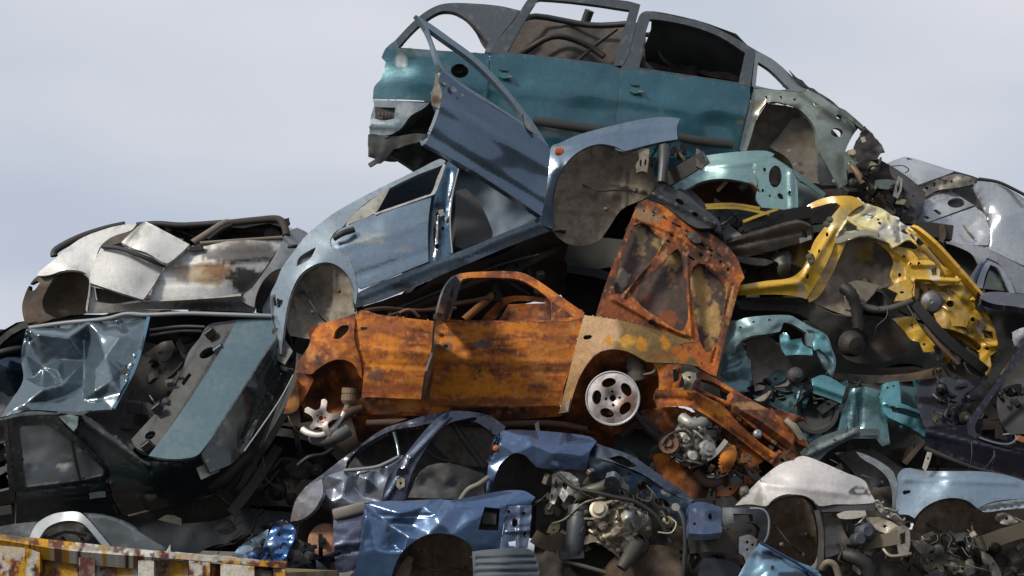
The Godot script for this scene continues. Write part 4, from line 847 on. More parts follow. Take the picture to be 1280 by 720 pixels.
	draw_out("floor_pan", M.rust, [330, 640, .12, 440, 642, .12, 640, 642, .12, 900, 656, .12, 1105, 642, .12], W, {"col": rust(-.2, 4, 1.), "n": 8, "amp": .05})
	sheet("underbody", M.rust, [300, 640, 440, 636, 640, 636, 900, 648, 1105, 636, 1240, 640, 1300, 720, 1300, 800, 1100, 790, 800, 760, 500, 740, 330, 740], {"w": .45, "b": [[300, 640, -.3], [1105, 636, -.3], [700, 636, -.3], [700, 760, .3], [1300, 800, .3]], "col": rust(-.2, 4, 1.), "cm": [.06, 60.], "fl": .0})
	tube("exhaust_pipe", M.rust, [360, 668, .1, 560, 662, .12, 800, 672, .1, 1050, 668, .1, 1200, 690, .15], .03, {"c": Color(.07, .04, .03)})
	# cabin: far side frames, parcel shelf, dash
	tube("far_windscreen_pillar", M.rust, [730, 276, .9, 780, 232, 1., 838, 182, 1.2], .035, {"c": Color(.2, .075, .015)})
	sheet("far_window_frame", M.rust, [790, 280, 830, 235, 880, 190, 960, 182, 1050, 190, 1064, 215, 1064, 285], {"w": 1.25, "holes": [[842, 285, 870, 240, 905, 208, 960, 202, 1040, 208, 1050, 285]], "col": rust(-.15, 3, 1.), "fl": .05, "r": 3.2})
	sheet("far_side", M.rust, [340, 260, 500, 240, 640, 260, 800, 285, 1080, 290, 1150, 330, 1100, 600, 600, 600, 345, 570], {"w": 1.4, "col": rust(-.2, 6, 1.), "cm": [.06, 60.]})
	sheet("cabin_bulkhead", M.rust, [860, 290, 900, 215, 1040, 210, 1064, 285], {"w": 1.0, "col": rust(-.2, 3, 1.), "cm": [.06, 40.]})
	tube("rear_shelf_bar", M.rust, [350, 242, .25, 430, 232, .6, 560, 240, .9, 690, 215, 1.0, 830, 190, 1.1], .022, {"c": Color(.09, .04, .02)})
	tube("rear_shelf_bar", M.rust, [440, 262, .1, 500, 245, .4, 600, 238, .7, 700, 230, .9], .016, {"c": Color(.06, .03, .018)})
	tube("seat_frame", M.rust, [460, 262, .3, 520, 235, .35, 560, 262, .4], .014, {"c": Color(.2, .1, .06)})
	clutter(8, 380, 250, 640, 285, .5, 1.0, [Color(.05, .025, .015), Color(.03, .02, .02)], 71, .8, M.rust)
	# rear axle
	sheet("rear_wheel_well", M.rust, [110, 580, 130, 510, 172, 460, 220, 430, 275, 424, 320, 452, 345, 500, 345, 600, 300, 650, 180, 660, 120, 640], {"w": .38, "b": [[110, 580, -.1], [220, 430, -.3], [345, 500, -.25], [230, 560, .1], [250, 650, 0]], "col": rust(-.2, 3, 1.), "fl": 0.})
	draw_out("wheel_well_lip", M.rust, [120, 478, .05, 150, 480, .03, 172, 462, -.02, 220, 432, -.03, 270, 425, -.03, 312, 445, -.02, 344, 500, 0], Vector3(0, 0, -.36), {"col": rust(-.2, 6, 1.), "n": 3})
	sheet("bumper_bracket", M.rust, [44, 630, 60, 580, 80, 540, 92, 500, 100, 540, 104, 600, 80, 628], {"w": .02, "col": stain(rust(0., 3, 1.), 75, 590, 26, 30, h("b07a3c"), .6), "cm": [.05, 25.], "fl": .06, "r": 3.})
	sheet("tail_remnant", M.rust, [92, 476, 140, 482, 160, 500, 130, 560, 108, 600, 100, 540], {"w": .08, "col": rust(-.25, 5, 1.), "cm": [.04, 30.], "fl": .04})
	tube("shock_absorber", M.rust, [292, 545, .1, 292, 580, .08, 285, 612, .06, 262, 650, .02], .03, {"c": Color(.18, .13, .1), "s": 3})
	turned("shock_boot", M.rust, 292, 568, .08, Vector3(0.05, 1, 0), [[.0, .075], [.06, .075], [.062, .03], [.055, .025], [.062, .02], [.062, -.03], [.04, -.06], [0, -.06]], Color(.2, .14, .09), null, 14)
	tube("trailing_arm", M.rust, [340, 610, .1, 300, 625, .05, 250, 660, .0, 215, 700, -.02], .04, {"c": Color(.06, .03, .02)})
	var wh := rim_star("broken_wheel", 187, 648, -.08, 72.0, .95, -.75, null, stain(grime(h("a8a09c"), 2), 190, 655, 14, 16, h("8a4a3c"), .6), true)
	wh.set_meta("label", "broken pale alloy wheel centre of the rusted car")
	tube("rim_fragment", M.alloy, [115, 690, -.02, 140, 705, -.06, 185, 712, -.08, 230, 690, -.06, 262, 650, -.02, 275, 625, .0], .03, {"c": Color(.5, .48, .46), "par": wh, "flat": .6, "taper": .6})
	tube("melted_tyre", M.rubber, [160, 722, .1, 200, 730, .0, 250, 715, -.03, 290, 690, .0], .06, {"c": Color(.12, .125, .13), "par": wh, "rib": .12, "s": 6})
	tube("cable", M.rubber, [62, 640, .0, 70, 660, -.02, 90, 690, 0, 110, 715, .05], .006, {"c": Color(.12, .09, .05), "sides": 5})
	# front wing
	crop(640, 360)
	crop(600, 380, 4.0)
	var tan := grime(h("80683f"), 12)
	for q in [[585, 140, 120, 120, "c6a27e", .12], [500, 250, 70, 110, "c09a72", .12], [435, 400, 60, 170, "b89264", .15], [650, 185, 26, 14, "cf8f2a", .9], [735, 180, 46, 26, "cf9a3c", .9], [808, 190, 26, 44, "c8862c", .8], [930, 195, 28, 36, "cf8a22", .7], [1010, 250, 50, 40, "b8661c", .7], [880, 120, 60, 20, "6a5030", .8], [900, 260, 90, 14, "8a5a2c", .8]]: tan = stain(tan, q[0], q[1], q[2], q[3], h(q[4]), .95, q[5])
	crop(640, 360)
	sheet("front_wing", M.rust, [275, 103, 340, 112, 420, 125, 520, 150, 640, 188, 706, 204, 640, 214, 648, 232, 690, 262, 716, 300, 640, 288, 520, 282, 490, 268, 440, 242, 370, 234, 310, 262, 262, 330, 232, 410, 218, 470, 178, 476, 206, 370, 242, 222],
		{"b": [[275, 103, .02], [706, 204, .12], [716, 300, .1], [440, 242, -.04], [370, 234, -.05], [262, 330, -.03], [190, 474, .02], [420, 180, -.02], [520, 282, 0]], "holes": [[270, 190, 276, 180, 300, 178, 306, 186, 296, 194, 276, 196]], "col": tan, "fl": .035, "r": 2.6, "cm": [.008, 30.]})
	sheet("wing_foot", M.matte, [178, 478, 218, 470, 208, 474, 202, 440, 222, 420, 214, 468, 176, 474], {"w": -.01, "col": grime(h("c8c2b8")), "fl": .01})
	sheet("front_wheel_well", M.rust, [215, 470, 235, 400, 262, 330, 310, 262, 370, 234, 440, 242, 520, 282, 570, 300, 570, 420, 500, 520, 380, 560, 260, 540], {"w": .42, "b": [[215, 470, -.2], [370, 234, -.35], [520, 282, -.3], [390, 400, .1], [380, 560, 0]], "col": rust(-.2, 3, 1.), "fl": 0.})
	draw_out("front_arch_lip", M.rust, [218, 470, 0, 232, 410, -.02, 262, 330, -.03, 310, 262, -.05, 370, 234, -.05, 440, 242, -.04, 520, 282, 0], Vector3(0, 0, -.38), {"col": rust(-.2, 6, 1.), "n": 3})
	var wheel := rim_star("front_wheel", 384, 420, -.06, 97., 1.0, -1.83, null, stain(stain(stain(grime(h("b4aeb0"), 3), 350, 470, 60, 30, h("6a605a"), .6, .9), 450, 440, 40, 40, h("7a4a34"), .8), 384, 410, 14, 14, h("5a2a22"), .6))
	wheel.set_meta("label", "pale five spoke alloy wheel without a tyre")
	turned("rim_barrel", M.alloy, 384, 420, -.06, Vector3(-.12, -.06, 1), [[.212, -.16], [.185, -.12], [.19, -.05], [.212, -.01], [.224, .0], [.226, .014], [.218, .016], [.206, .004]], h("a3a5a8"), wheel, 36)
	turned("brake_disc", M.rust, 384, 420, .04, Vector3(-.12, -.06, 1), [[0, 0], [.14, 0], [.14, -.02]], Color(.09, .045, .025), wheel, 24)
	tube("suspension_strut", M.rust, [470, 250, .2, 470, 300, .15, 480, 350, .15], .07, {"c": Color(.10, .085, .07), "rib": .2, "s": 5})
	tube("brake_hose", M.rubber, [500, 330, .1, 540, 320, .05, 545, 290, .1], .012, {"c": Color(.16, .12, .09)})
	tube("drive_shaft", M.rust, [460, 470, .1, 520, 540, .12, 590, 600, .2], .03, {"c": Color(.03, .025, .022)})
	tube("control_arm", M.rust, [420, 560, .2, 500, 500, .12, 560, 560, .2, 620, 600, .3], .035, {"c": Color(.04, .025, .02)})
	sheet("lamp_mount", M.rust, [535, 286, 640, 292, 650, 320, 630, 390, 560, 388, 556, 320], {"w": .06, "col": rust(-.1, 6, 1.), "holes": [[612, 310, 640, 306, 636, 350, 618, 360]], "cm": [.05, 30.], "fl": .06, "r": 3.})
	sheet("headlamp_stub", M.metal, [648, 330, 664, 318, 700, 324, 702, 346, 690, 362, 688, 392, 652, 388, 656, 356], {"w": -.08, "b": [[648, 330, .03], [700, 324, .04], [676, 350, -.03], [660, 388, .03]], "col": stain(grime(h("a09c92"), 3), 670, 376, 20, 14, h("5a4636"), .7), "cm": [.04, 14.], "holes": [ring(676, 340, 6, 5)], "fl": .06, "r": 2.4})
	# raised bonnet, underside towards the viewer
	crop(730, 240, 3.0)
	pd = [20.3, 0.12, -0.25, 840.0, 360.0]
	var skin := grime(Color(.075, .05, .045), 4)
	for q in [[215, 200, 20, 60, "9c8a6c"], [140, 330, 26, 40, "a89c88"], [265, 190, 20, 30, "a38a5a"], [340, 260, 26, 50, "a88c5c"], [335, 320, 20, 30, "8f744c"], [425, 320, 28, 50, "b8945e"], [450, 430, 30, 90, "a8854e"], [490, 480, 34, 80, "b8975e"], [470, 570, 30, 30, "b49058"], [320, 480, 40, 30, "8a4a22"], [250, 400, 30, 30, "6a3a22"]]:
		skin = stain(skin, q[0], q[1], q[2], q[3], h(q[4]), .8, .9)
	var bon := sheet("bonnet", M.rust, [208, 44, 236, 34, 320, 68, 420, 126, 520, 196, 568, 254, 594, 322, 580, 342, 554, 440, 520, 558, 490, 684, 400, 634, 300, 594, 150, 514, 52, 462, 86, 350, 134, 222, 174, 122], {"w": .045, "col": skin, "cm": [.012, 26.], "fl": .015, "r": 2.2, "b": [[208, 44, .02], [594, 322, .05], [52, 462, 0], [490, 684, .03], [320, 380, .03]]})
	var fcol := rust(-.38, 17, 1.)
	for q in [[240, 90, 40, 30, "9a8060"], [310, 120, 16, 30, "c0601c"], [100, 420, 40, 40, "8e4a20"], [200, 460, 60, 24, "864620"], [470, 640, 40, 50, "b05a20"], [545, 400, 14, 80, "a87a48"], [300, 200, 14, 40, "a08058"]]: fcol = stain(fcol, q[0], q[1], q[2], q[3], h(q[4]), .7, .7)
	sheet("bonnet_frame", M.rust, [205, 38, 236, 28, 322, 62, 422, 120, 524, 190, 574, 250, 602, 322, 586, 344, 560, 442, 526, 562, 496, 692, 470, 682, 400, 642, 300, 602, 150, 522, 44, 466, 80, 350, 130, 220, 170, 120, 190, 70],
		{"par": bon, "corner": .6, "holes": [[186, 124, 215, 117, 260, 140, 284, 163, 291, 200, 270, 242, 210, 312, 170, 356, 140, 383, 118, 379, 111, 350, 130, 290, 156, 200], [335, 222, 352, 214, 368, 235, 376, 300, 386, 400, 391, 470, 378, 516, 355, 521, 290, 481, 220, 431, 194, 400, 210, 350, 270, 290], [398, 330, 408, 286, 430, 267, 460, 274, 520, 328, 536, 360, 530, 430, 506, 540, 486, 590, 460, 603, 444, 580, 430, 540, 412, 440],
			[348, 120, 366, 128, 362, 134, 346, 128], [436, 190, 452, 198, 448, 206, 434, 198], [310, 176, 326, 186, 322, 192, 308, 184], [468, 210, 484, 218, 480, 226, 466, 218], ring(478, 238, 4, 4), ring(262, 88, 4, 4), [394, 238, 416, 252, 412, 258, 392, 246], ring(540, 290, 5, 7, .5), ring(512, 262, 4, 6, .5), ring(225, 70, 4, 4)],
		"b": [[205, 38, -.02], [602, 322, .0], [44, 466, -.03], [496, 692, 0], [300, 220, -.04], [395, 400, -.04], [420, 180, -.01]], "cr": [[200, 112, 330, 165, 6, .03], [330, 165, 440, 240, 6, .03], [440, 240, 556, 350, 6, .03], [300, 190, 150, 390, 5, -.03], [386, 240, 402, 540, 5, -.03], [110, 400, 250, 478, 9, -.05], [250, 478, 380, 535, 9, -.05], [556, 350, 480, 640, 4, .025], [120, 380, 190, 130, 4, .025]], "col": fcol, "fl": .04, "r": 2.0})
	sheet("lock_catch", M.metal, [380, 156, 400, 148, 432, 166, 440, 188, 420, 192, 396, 176], {"w": -.05, "par": bon, "col": grime(Color(.1, .085, .07)), "cm": [.03, 10.], "fl": .03, "r": 2.2})
	for q in [[260, 92], [300, 110], [334, 132], [384, 160], [420, 178], [460, 212], [500, 244]]: turned("rivet", M.rust, q[0], q[1] - 18, -.03, Vector3(.2, .2, 1), [[0, .008], [.009, .007], [.012, -.01]], Color(.05, .03, .025), bon, 8)
	# crash beams torn forward
	crop(640, 360)
	pd = [19.5, 0.15, 0.0, 850.0, 500.0]
	var bc := stain(rust(-.05, 21, 1.), 760, 470, 60, 20, h("d08820"), .5, 1.)
	crop(780, 440, 3.6)
	sheet("bumper_beam", M.rust, [138, 190, 158, 168, 230, 166, 300, 174, 350, 202, 420, 244, 490, 300, 570, 380, 630, 434, 686, 478, 664, 504, 580, 440, 480, 362, 400, 306, 330, 264, 260, 244, 146, 252], {"w": -.1, "b": [[138, 190, .06], [300, 174, -.06], [300, 250, -.03], [480, 300, -.05], [686, 478, .05], [480, 362, -.02]], "col": bc, "cr": [[150, 210, 300, 215, 10, .02], [300, 215, 660, 490, 8, .025]], "fl": .09, "r": 2.4})
	sheet("beam_flange", M.rust, [306, 186, 360, 198, 420, 226, 466, 262, 510, 316, 600, 398, 704, 468, 690, 490, 600, 424, 520, 352, 440, 280, 372, 236, 312, 208], {"w": -.06, "col": rust(.05, 25, 1.), "holes": [[330, 202, 360, 212, 400, 236, 380, 236, 344, 220], [430, 250, 450, 262, 490, 310, 470, 300]], "jag": .6, "fl": .05, "r": 2.4})
	sheet("slam_panel", M.rust, [312, 152, 322, 110, 334, 84, 364, 92, 480, 160, 600, 230, 700, 290, 762, 348, 828, 408, 822, 428, 786, 412, 770, 400, 766, 436, 812, 490, 800, 502, 740, 462, 640, 390, 540, 304, 470, 248, 400, 208, 330, 180], {"w": .02, "b": [[312, 152, 0], [828, 408, .12], [480, 200, -.03], [640, 330, -.03], [800, 500, .06]], "holes": [[344, 122, 400, 136, 480, 180, 472, 224, 420, 202, 350, 168]], "cr": [[330, 160, 480, 240, 6, -.03], [480, 244, 790, 480, 6, .03], [490, 262, 780, 490, 4, -.03]], "col": stain(rust(-.3, 23, 1.), 420, 110, 90, 20, h("7a4a34"), .5), "fl": .06, "r": 2.4})
	sheet("box_section", M.rust, [482, 178, 520, 194, 580, 222, 650, 258, 724, 312, 766, 372, 758, 416, 700, 372, 600, 302, 496, 236], {"w": -.05, "b": [[482, 178, .02], [650, 258, .03], [766, 372, .04], [600, 300, -.05]], "col": stain(rust(-.2, 43, 1.), 580, 240, 100, 16, h("b08a5c"), .7, .6), "cr": [[490, 200, 740, 350, 5, -.02]], "fl": .08, "r": 2.4})
	sheet("beam_end", M.rust, [664, 504, 680, 478, 704, 452, 740, 446, 772, 462, 780, 510, 752, 542, 700, 530], {"w": -.08, "col": stain(rust(-.3, 45, 1.), 720, 500, 30, 20, h("8a7a60"), .6), "holes": [ring(712, 488, 12, 8, .6), ring(750, 500, 6, 6)], "cm": [.06, 18.], "fl": .07, "r": 2.4})
	sheet("torn_corner", M.rust, [640, 252, 700, 262, 780, 288, 816, 306, 790, 318, 730, 310, 690, 290], {"w": .1, "col": rust(-.3, 47, 1.), "jag": 1.2, "cm": [.04, 18.], "fl": .04, "r": 2.4})
	tube("pale_pipe", M.matte, [728, 306, -.02, 762, 336, -.05, 800, 390, -.03], .026, {"c": h("a8a090")})
	for q in [[352, 232], [420, 262], [520, 300], [600, 364], [606, 380], [660, 430], [676, 408]]: block("beam_clip", M.metal, q[0], q[1], -.03, Vector3(.05, .035, .04), Vector3(0, 0, -35), Color(.16, .12, .09))
	turned("horn", M.metal, 604, 366, -.1, Vector3(.3, .2, 1), [[0, .01], [.02, .012], [.035, 0], [.036, -.03]], Color(.42, .44, .48), null, 14)
	sheet("radiator_support", M.rust, [330, 200, 480, 250, 780, 490, 700, 520, 480, 360], {"w": .12, "col": rust(-.3, 49, 1.), "fl": 0.})  # added plate filling the gaps between the beams, in place of their shade
	clutter(14, 420, 280, 680, 470, -.02, .06, [Color(.15, .06, .02), Color(.06, .035, .02), Color(.12, .1, .08)], 72, .5, M.rust)
	crop(640, 360)
	sheet("crossmember", M.rust, [780, 540, 830, 530, 900, 600, 960, 660, 900, 690, 840, 660, 800, 610], {"w": .05, "col": rust(.0, 31, 1.), "cm": [.05, 40.], "fl": .05})
	sheet("inner_wing", M.rust, [490, 470, 560, 455, 660, 460, 720, 500, 700, 560, 600, 600, 540, 560, 500, 520], {"w": .12, "col": rust(-.1, 33, 1.), "cm": [.08, 50.], "fl": .05})
	# the scorched engine hanging out in front
	var al := grime(h("8f8f8e"), 3)
	var en := sheet("engine", M.alloy, [640, 500, 690, 490, 720, 510, 750, 560, 780, 600, 770, 650, 700, 685, 640, 670, 600, 640, 610, 570], {"w": -.05, "b": [[640, 500, .1], [690, 580, -.1], [770, 650, .08], [600, 640, .08], [700, 685, .06], [740, 620, -.06]], "col": stain(al, 620, 640, 60, 40, h("4a3a32"), .7), "cm": [.1, 15.], "fl": .1, "r": 2.2})
	tube("intake_elbow", M.alloy, [650, 495, -.06, 672, 512, -.12, 700, 520, -.12, 735, 505, -.06], .05, {"c": h("9a9a98"), "par": en})
	turned("pulley", M.rust, 598, 592, -.15, Vector3(-.3, .1, 1), [[0, .02], [.03, .022], [.04, .0], [.07, .0], [.085, .015], [.085, -.03]], Color(.14, .07, .045), en, 20)
	turned("generator_housing", M.alloy, 745, 612, -.16, Vector3(.35, .1, 1), [[0, .05], [.025, .05], [.03, .03], [.06, .028], [.075, .0], [.075, -.06], [.06, -.09]], h("8c8c8a"), en, 18)
	turned("generator_housing", M.alloy, 688, 640, -.16, Vector3(.1, -.1, 1), [[0, .04], [.03, .04], [.045, .0], [.06, -.02], [.06, -.07]], h("a6a6a4"), en, 16)
	bar("engine_stay", M.alloy, [742, 655, -.15, 780, 625, -.18, 815, 582, -.15], .028, h("9c9a94"), .6, {"par": en})
	for q in [[632, 560], [640, 600], [660, 640], [700, 560], [720, 545], [752, 580], [730, 650], [676, 600], [708, 610], [650, 525]]:
		turned("bolt", M.metal, q[0], q[1], -.17, Vector3(.1, .1, 1), [[0, .02], [.011, .02], [.012, .006], [.02, .004], [.021, -.03]], h("6a6258"), en, 6)
	for q in [[622, 560, 690, 590], [626, 590, 690, 615], [690, 540, 760, 600], [640, 650, 720, 668], [700, 520, 742, 556]]:
		bar("casting_rib", M.alloy, [q[0], q[1], -.13, (q[0] + q[2]) / 2., (q[1] + q[3]) / 2., -.16, q[2], q[3], -.12], .012, h("858380"), 1.6, {"par": en})
	tube("drive_belt", M.rubber, [570, 600, -.16, 600, 560, -.17, 660, 545, -.16, 690, 600, -.16, 660, 650, -.15, 600, 628, -.16], .014, {"c": Color(.03, .03, .03), "par": en, "s": 6})
	clutter(26, 610, 500, 800, 690, -.16, .05, [h("8f8f8e"), h("a5a5a2"), h("6b6863"), h("4c3a30")], 73, .55, M.alloy)
	clutter(16, 760, 590, 920, 719, -.12, .1, [Color(.16, .065, .02), Color(.08, .045, .03), h("8d8678"), h("3c3a36")], 74, .7, M.rust)
	sheet("rusted_shield", M.rust, [800, 590, 850, 600, 856, 640, 830, 700, 800, 705, 796, 650], {"w": -.16, "col": stain(rust(.05, 35, 1.), 830, 610, 24, 20, h("b07a4a"), .6), "b": [[800, 590, .04], [856, 640, .03], [830, 650, -.05], [800, 705, .02]], "fl": .04})
	sheet("oil_pan", M.rust, [540, 640, 600, 620, 690, 680, 760, 740, 740, 800, 620, 800, 560, 740], {"w": .15, "col": rust(-.2, 37, 1.), "cm": [.06, 50.], "fl": .06})
	tube("exhaust_downpipe", M.rust, [700, 700, .05, 740, 740, .02, 790, 735, 0, 840, 690, .05], .045, {"c": Color(.09, .055, .045)})
	crop(860, 484)
	clutter(22, 80, 290, 250, 430, -.1, .12, [h("7c7266"), h("8f4f22"), h("4e4a44"), h("a3a09a"), h("6a3a1c")], 75, .75)
	wires(10, 60, 150, 240, 380, -.12, 3)

func green():
	# rolled on its flank: roof, rear window hole and boot lid face the viewer
	thing("crushed_saloon", "dark green saloon lying rolled over with crumpled roof and open rear window", "saloon car", 160, 650, 19.6, 0.0, 0.0)
	var gr := paint(h("1c3a42"), .22, 4, Color(.1, .11, .11)); var dk := paint(h("16252b"), .25, 5, Color(.07, .07, .07)); var blk := grime(Color(.085, .083, .08), 3)
	crop(0, 380)
	var dp := func(x, y): return [x, y, (600.0 - y) / 550.0 * 0.85 - 0.15]
	var bset := func(a: Array) -> Array:
		var r := []
		for q in a:
			var e: Array = dp.call(q[0], q[1]); e[2] += q[2]; r.append(e)
		return r
	crop(0, 380, 4.237)
	var tinp := []
	for q in [[0, 610, -.02], [30, 520, .02], [130, 400, .0], [135, 270, .04], [155, 130, .0], [350, 112, .04], [470, 100, -.03], [610, 92, .03], [775, 72, .0], [745, 200, -.04], [690, 330, .03], [640, 470, -.03], [600, 562, .02], [400, 582, .0], [200, 578, -.03],
			[200, 160, -.09], [365, 178, -.10], [160, 215, .02], [335, 295, .13], [230, 335, .12], [300, 395, .02], [445, 190, .10], [445, 300, .12], [445, 430, .10], [520, 150, -.04], [640, 170, -.11], [560, 280, -.07], [500, 350, .0], [690, 150, -.05], [590, 400, -.10], [540, 500, .03], [640, 350, .04], [130, 530, -.09], [230, 450, -.15], [330, 425, -.10], [350, 490, .02], [260, 520, -.02], [440, 510, .05], [500, 460, -.06], [70, 560, -.04], [180, 390, .03], [300, 345, -.02]]: tinp.append([q[0] * 3.0476 / 4.237, q[1] * 3.0476 / 4.237, q[2] * 1.2])
	crop(0, 380)
	sheet("crumpled_roof", M.gloss, [0, 432, 40, 370, 88, 290, 80, 200, 100, 96, 200, 78, 330, 70, 460, 58, 560, 50, 552, 100, 530, 190, 500, 270, 462, 330, 430, 402, 380, 404, 300, 412, 210, 408, 110, 404, 50, 420],
		{"b": bset.call([[0, 432, -.02], [100, 96, .0], [560, 50, 0], [430, 402, -.05], [300, 240, 0]]), "cm": [.03, 40.], "col": paint(h("5c707c"), .2, 7, Color(.3, .32, .33)), "tin": tinp, "fl": .03, "r": 2.2})
	tube("roof_gutter", M.metal, [110, 92, .64, 250, 72, .66, 400, 58, .66, 480, 38, .68, 560, 42, .68, 700, 36, .68, 850, 40, .68, 1034, 46, .7], .02, {"c": Color(.45, .48, .5)})
	sheet("far_roof_edge", M.paint, [110, 94, 260, 66, 420, 44, 480, 30, 620, 22, 560, 46, 400, 62, 250, 78], {"w": .72, "col": blk})
	bar("rear_window_pillar", M.paint, [566, 50, .66, 545, 140, .55, 515, 240, .4, 470, 330, .28, 432, 400, .1], .02, h("4a7890"), .6, {"s": 4})
	sheet("parcel_shelf", M.matte, [782, 92, 800, 76, 860, 66, 902, 60, 880, 140, 820, 260, 740, 390, 640, 500, 572, 572, 520, 548, 500, 516, 560, 450, 625, 380, 690, 270, 715, 190, 760, 130],
		{"b": bset.call([[782, 92, .1], [902, 60, .04], [572, 572, .05], [500, 516, .12], [720, 280, .08]]), "holes": [ring(790, 186, 34, 17, -.5), ring(572, 500, 22, 14, -.5), [690, 300, 720, 262, 730, 270, 700, 312]], "col": grime(h("4a4f52"), 3), "cr": [[860, 110, 600, 540, 10, -.03], [760, 140, 560, 480, 8, -.02]], "fl": .05, "r": 3.2})
	for q in [[800, 110], [834, 172], [600, 395], [560, 540]]: block("shelf_bracket", M.metal, q[0], q[1], (600. - q[1]) / 550. * .85 - .14, Vector3(.09, .07, .08), Vector3(20, 10, 40), [Color(.05, .05, .05), Color(.25, .12, .07), Color(.12, .14, .17), Color(.06, .06, .06)][q[0] % 4])
	sheet("rear_seat", M.dirt, [560, 70, 780, 60, 800, 120, 720, 260, 640, 420, 500, 560, 380, 500, 300, 420, 430, 400, 520, 240], {"b": bset.call([[560, 70, .6], [780, 60, .6], [500, 540, .4], [430, 400, .5], [640, 260, .9]]), "col": grime(Color(.070, .066, .066), 5), "cm": [.1, 40.], "fl": 0.})
	for q in [[570, 100, 690, 86, 780, 88], [570, 120, 680, 104, 770, 104]]:
		tube("rear_axle_bar", M.metal, [q[0], q[1], .75, q[2], q[3], .8, q[4], q[5], .8], .014, {"c": Color(.15, .15, .15)})
	clutter(24, 450, 240, 700, 560, .35, .6, [Color(.03, .03, .03), Color(.06, .06, .065), Color(.1, .1, .11), Color(.04, .035, .03)], 91, .9, M.dirt)
	clutter(9, 560, 360, 700, 480, .25, .4, [h("5c6468"), h("3a3f44")], 92, .6)
	# boot lid and tail
	sheet("boot_lid", M.gloss, [904, 60, 1034, 50, 1052, 132, 1000, 205, 940, 296, 868, 410, 764, 566, 720, 586, 640, 590, 566, 578, 650, 468, 760, 308, 850, 160],
		{"b": bset.call([[904, 60, .02], [1034, 50, .02], [1052, 132, .04], [764, 566, 0], [566, 578, 0], [820, 330, -.035], [900, 180, -.03]]), "col": paint(h("5f7a84"), .25, 9, Color(.36, .37, .35)), "fl": .03, "r": 3.4})
	sheet("boot_rear_face", M.paint, [1054, 134, 1092, 150, 1130, 180, 1118, 262, 1060, 370, 1000, 470, 930, 560, 880, 610, 800, 640, 768, 572, 870, 414, 944, 300, 1002, 208], {"b": bset.call([[1054, 134, .03], [768, 572, 0], [1130, 180, .35], [930, 560, .22], [880, 610, .15], [1000, 350, .1]]), "col": dk, "cr": [[1010, 370, 930, 520, 8, .02], [1075, 260, 930, 560, 5, -.02]], "fl": .03, "r": 4.})
	sheet("number_plate_recess", M.paint, [985, 360, 1020, 338, 1042, 352, 1030, 385, 1000, 400], {"w": .42, "col": dk, "fl": .02})
	sheet("tail_skirt", M.matte, [1130, 184, 1140, 250, 1100, 360, 1010, 520, 960, 590, 900, 700, 880, 720, 850, 690, 940, 560, 1062, 372, 1120, 262], {"w": .42, "col": grime(Color(.058, .066, .070), 5), "b": [[1130, 184, .2], [880, 720, 0], [1000, 500, -.02]], "fl": .06})
	tube("tail_trim", M.metal, [1118, 270, .45, 1060, 376, .33, 930, 562, .12], .008, {"c": Color(.4, .42, .44)})
	# the flank that is nearest
	crop(0, 484)
	sheet("rear_flank", M.paint, [216, 104, 232, 98, 312, 108, 400, 165, 480, 222, 552, 282, 640, 290, 720, 274, 764, 258, 790, 290, 812, 340, 826, 380, 830, 402, 760, 425, 690, 440, 560, 470, 490, 492, 455, 470, 430, 430, 412, 350, 400, 300, 330, 230, 260, 160],
		{"w": -.15, "b": [[216, 104, .0], [312, 108, .06], [552, 282, .03], [764, 256, .05], [820, 390, .35], [490, 490, .42], [560, 380, .12], [412, 350, .18]], "col": stain(dk, 565, 418, 34, 8, h("aab0b0"), .6, .9), "cr": [[440, 410, 720, 370, 6, .02], [320, 130, 560, 300, 9, -.03]], "fl": .04, "r": 3.6})
	sheet("rear_door", M.paint, [30, 122, 60, 112, 130, 106, 214, 104, 262, 164, 332, 234, 398, 302, 410, 352, 428, 430, 460, 490, 380, 500, 200, 505, 60, 520, 62, 420, 48, 300, 36, 200],
		{"w": -.16, "b": [[30, 122, .0], [214, 104, .0], [410, 352, .18], [460, 490, .42], [60, 520, .42], [240, 430, .24], [60, 300, .12]], "holes": [[72, 166, 82, 150, 130, 146, 192, 150, 262, 196, 340, 264, 392, 312, 394, 336, 300, 356, 96, 382, 84, 280]], "col": dk, "cr": [[64, 400, 410, 352, 6, .02], [90, 430, 420, 400, 7, -.015]], "fl": .04, "r": 3.4})
	sheet("door_glass", M.glass, [68, 162, 80, 146, 130, 142, 194, 146, 266, 194, 398, 310, 398, 340, 300, 360, 92, 386, 80, 280], {"w": -.13, "b": [[70, 160, .02], [260, 190, .05], [395, 330, .17], [95, 385, .18]], "fl": .0})
	tube("window_divider", M.rubber, [270, 200, -.11, 285, 270, -.06, 304, 352, -.0], .014, {"c": Color(.015, .015, .015)})
	sheet("door_trim_inside", M.matte, [60, 300, 100, 290, 280, 285, 300, 360, 80, 400], {"w": .2, "par": null, "col": stain(stain(grime(h("3a4654"), 3), 240, 300, 26, 12, h("d6dad8"), .95, .2), 128, 310, 16, 22, h("8c98a8"), .6), "cm": [.04, 40.]})
	sheet("headlining", M.matte, [60, 130, 220, 120, 420, 320, 300, 370, 70, 400], {"w": .45, "col": stain(grime(h("39424a"), 3), 255, 262, 30, 5, h("a08a30"), .8), "cm": [.05, 50.]})
	bar("door_handle", M.paint, [345, 415, .02, 372, 410, .0, 400, 408, .02], .035, h("27343a"), .7)
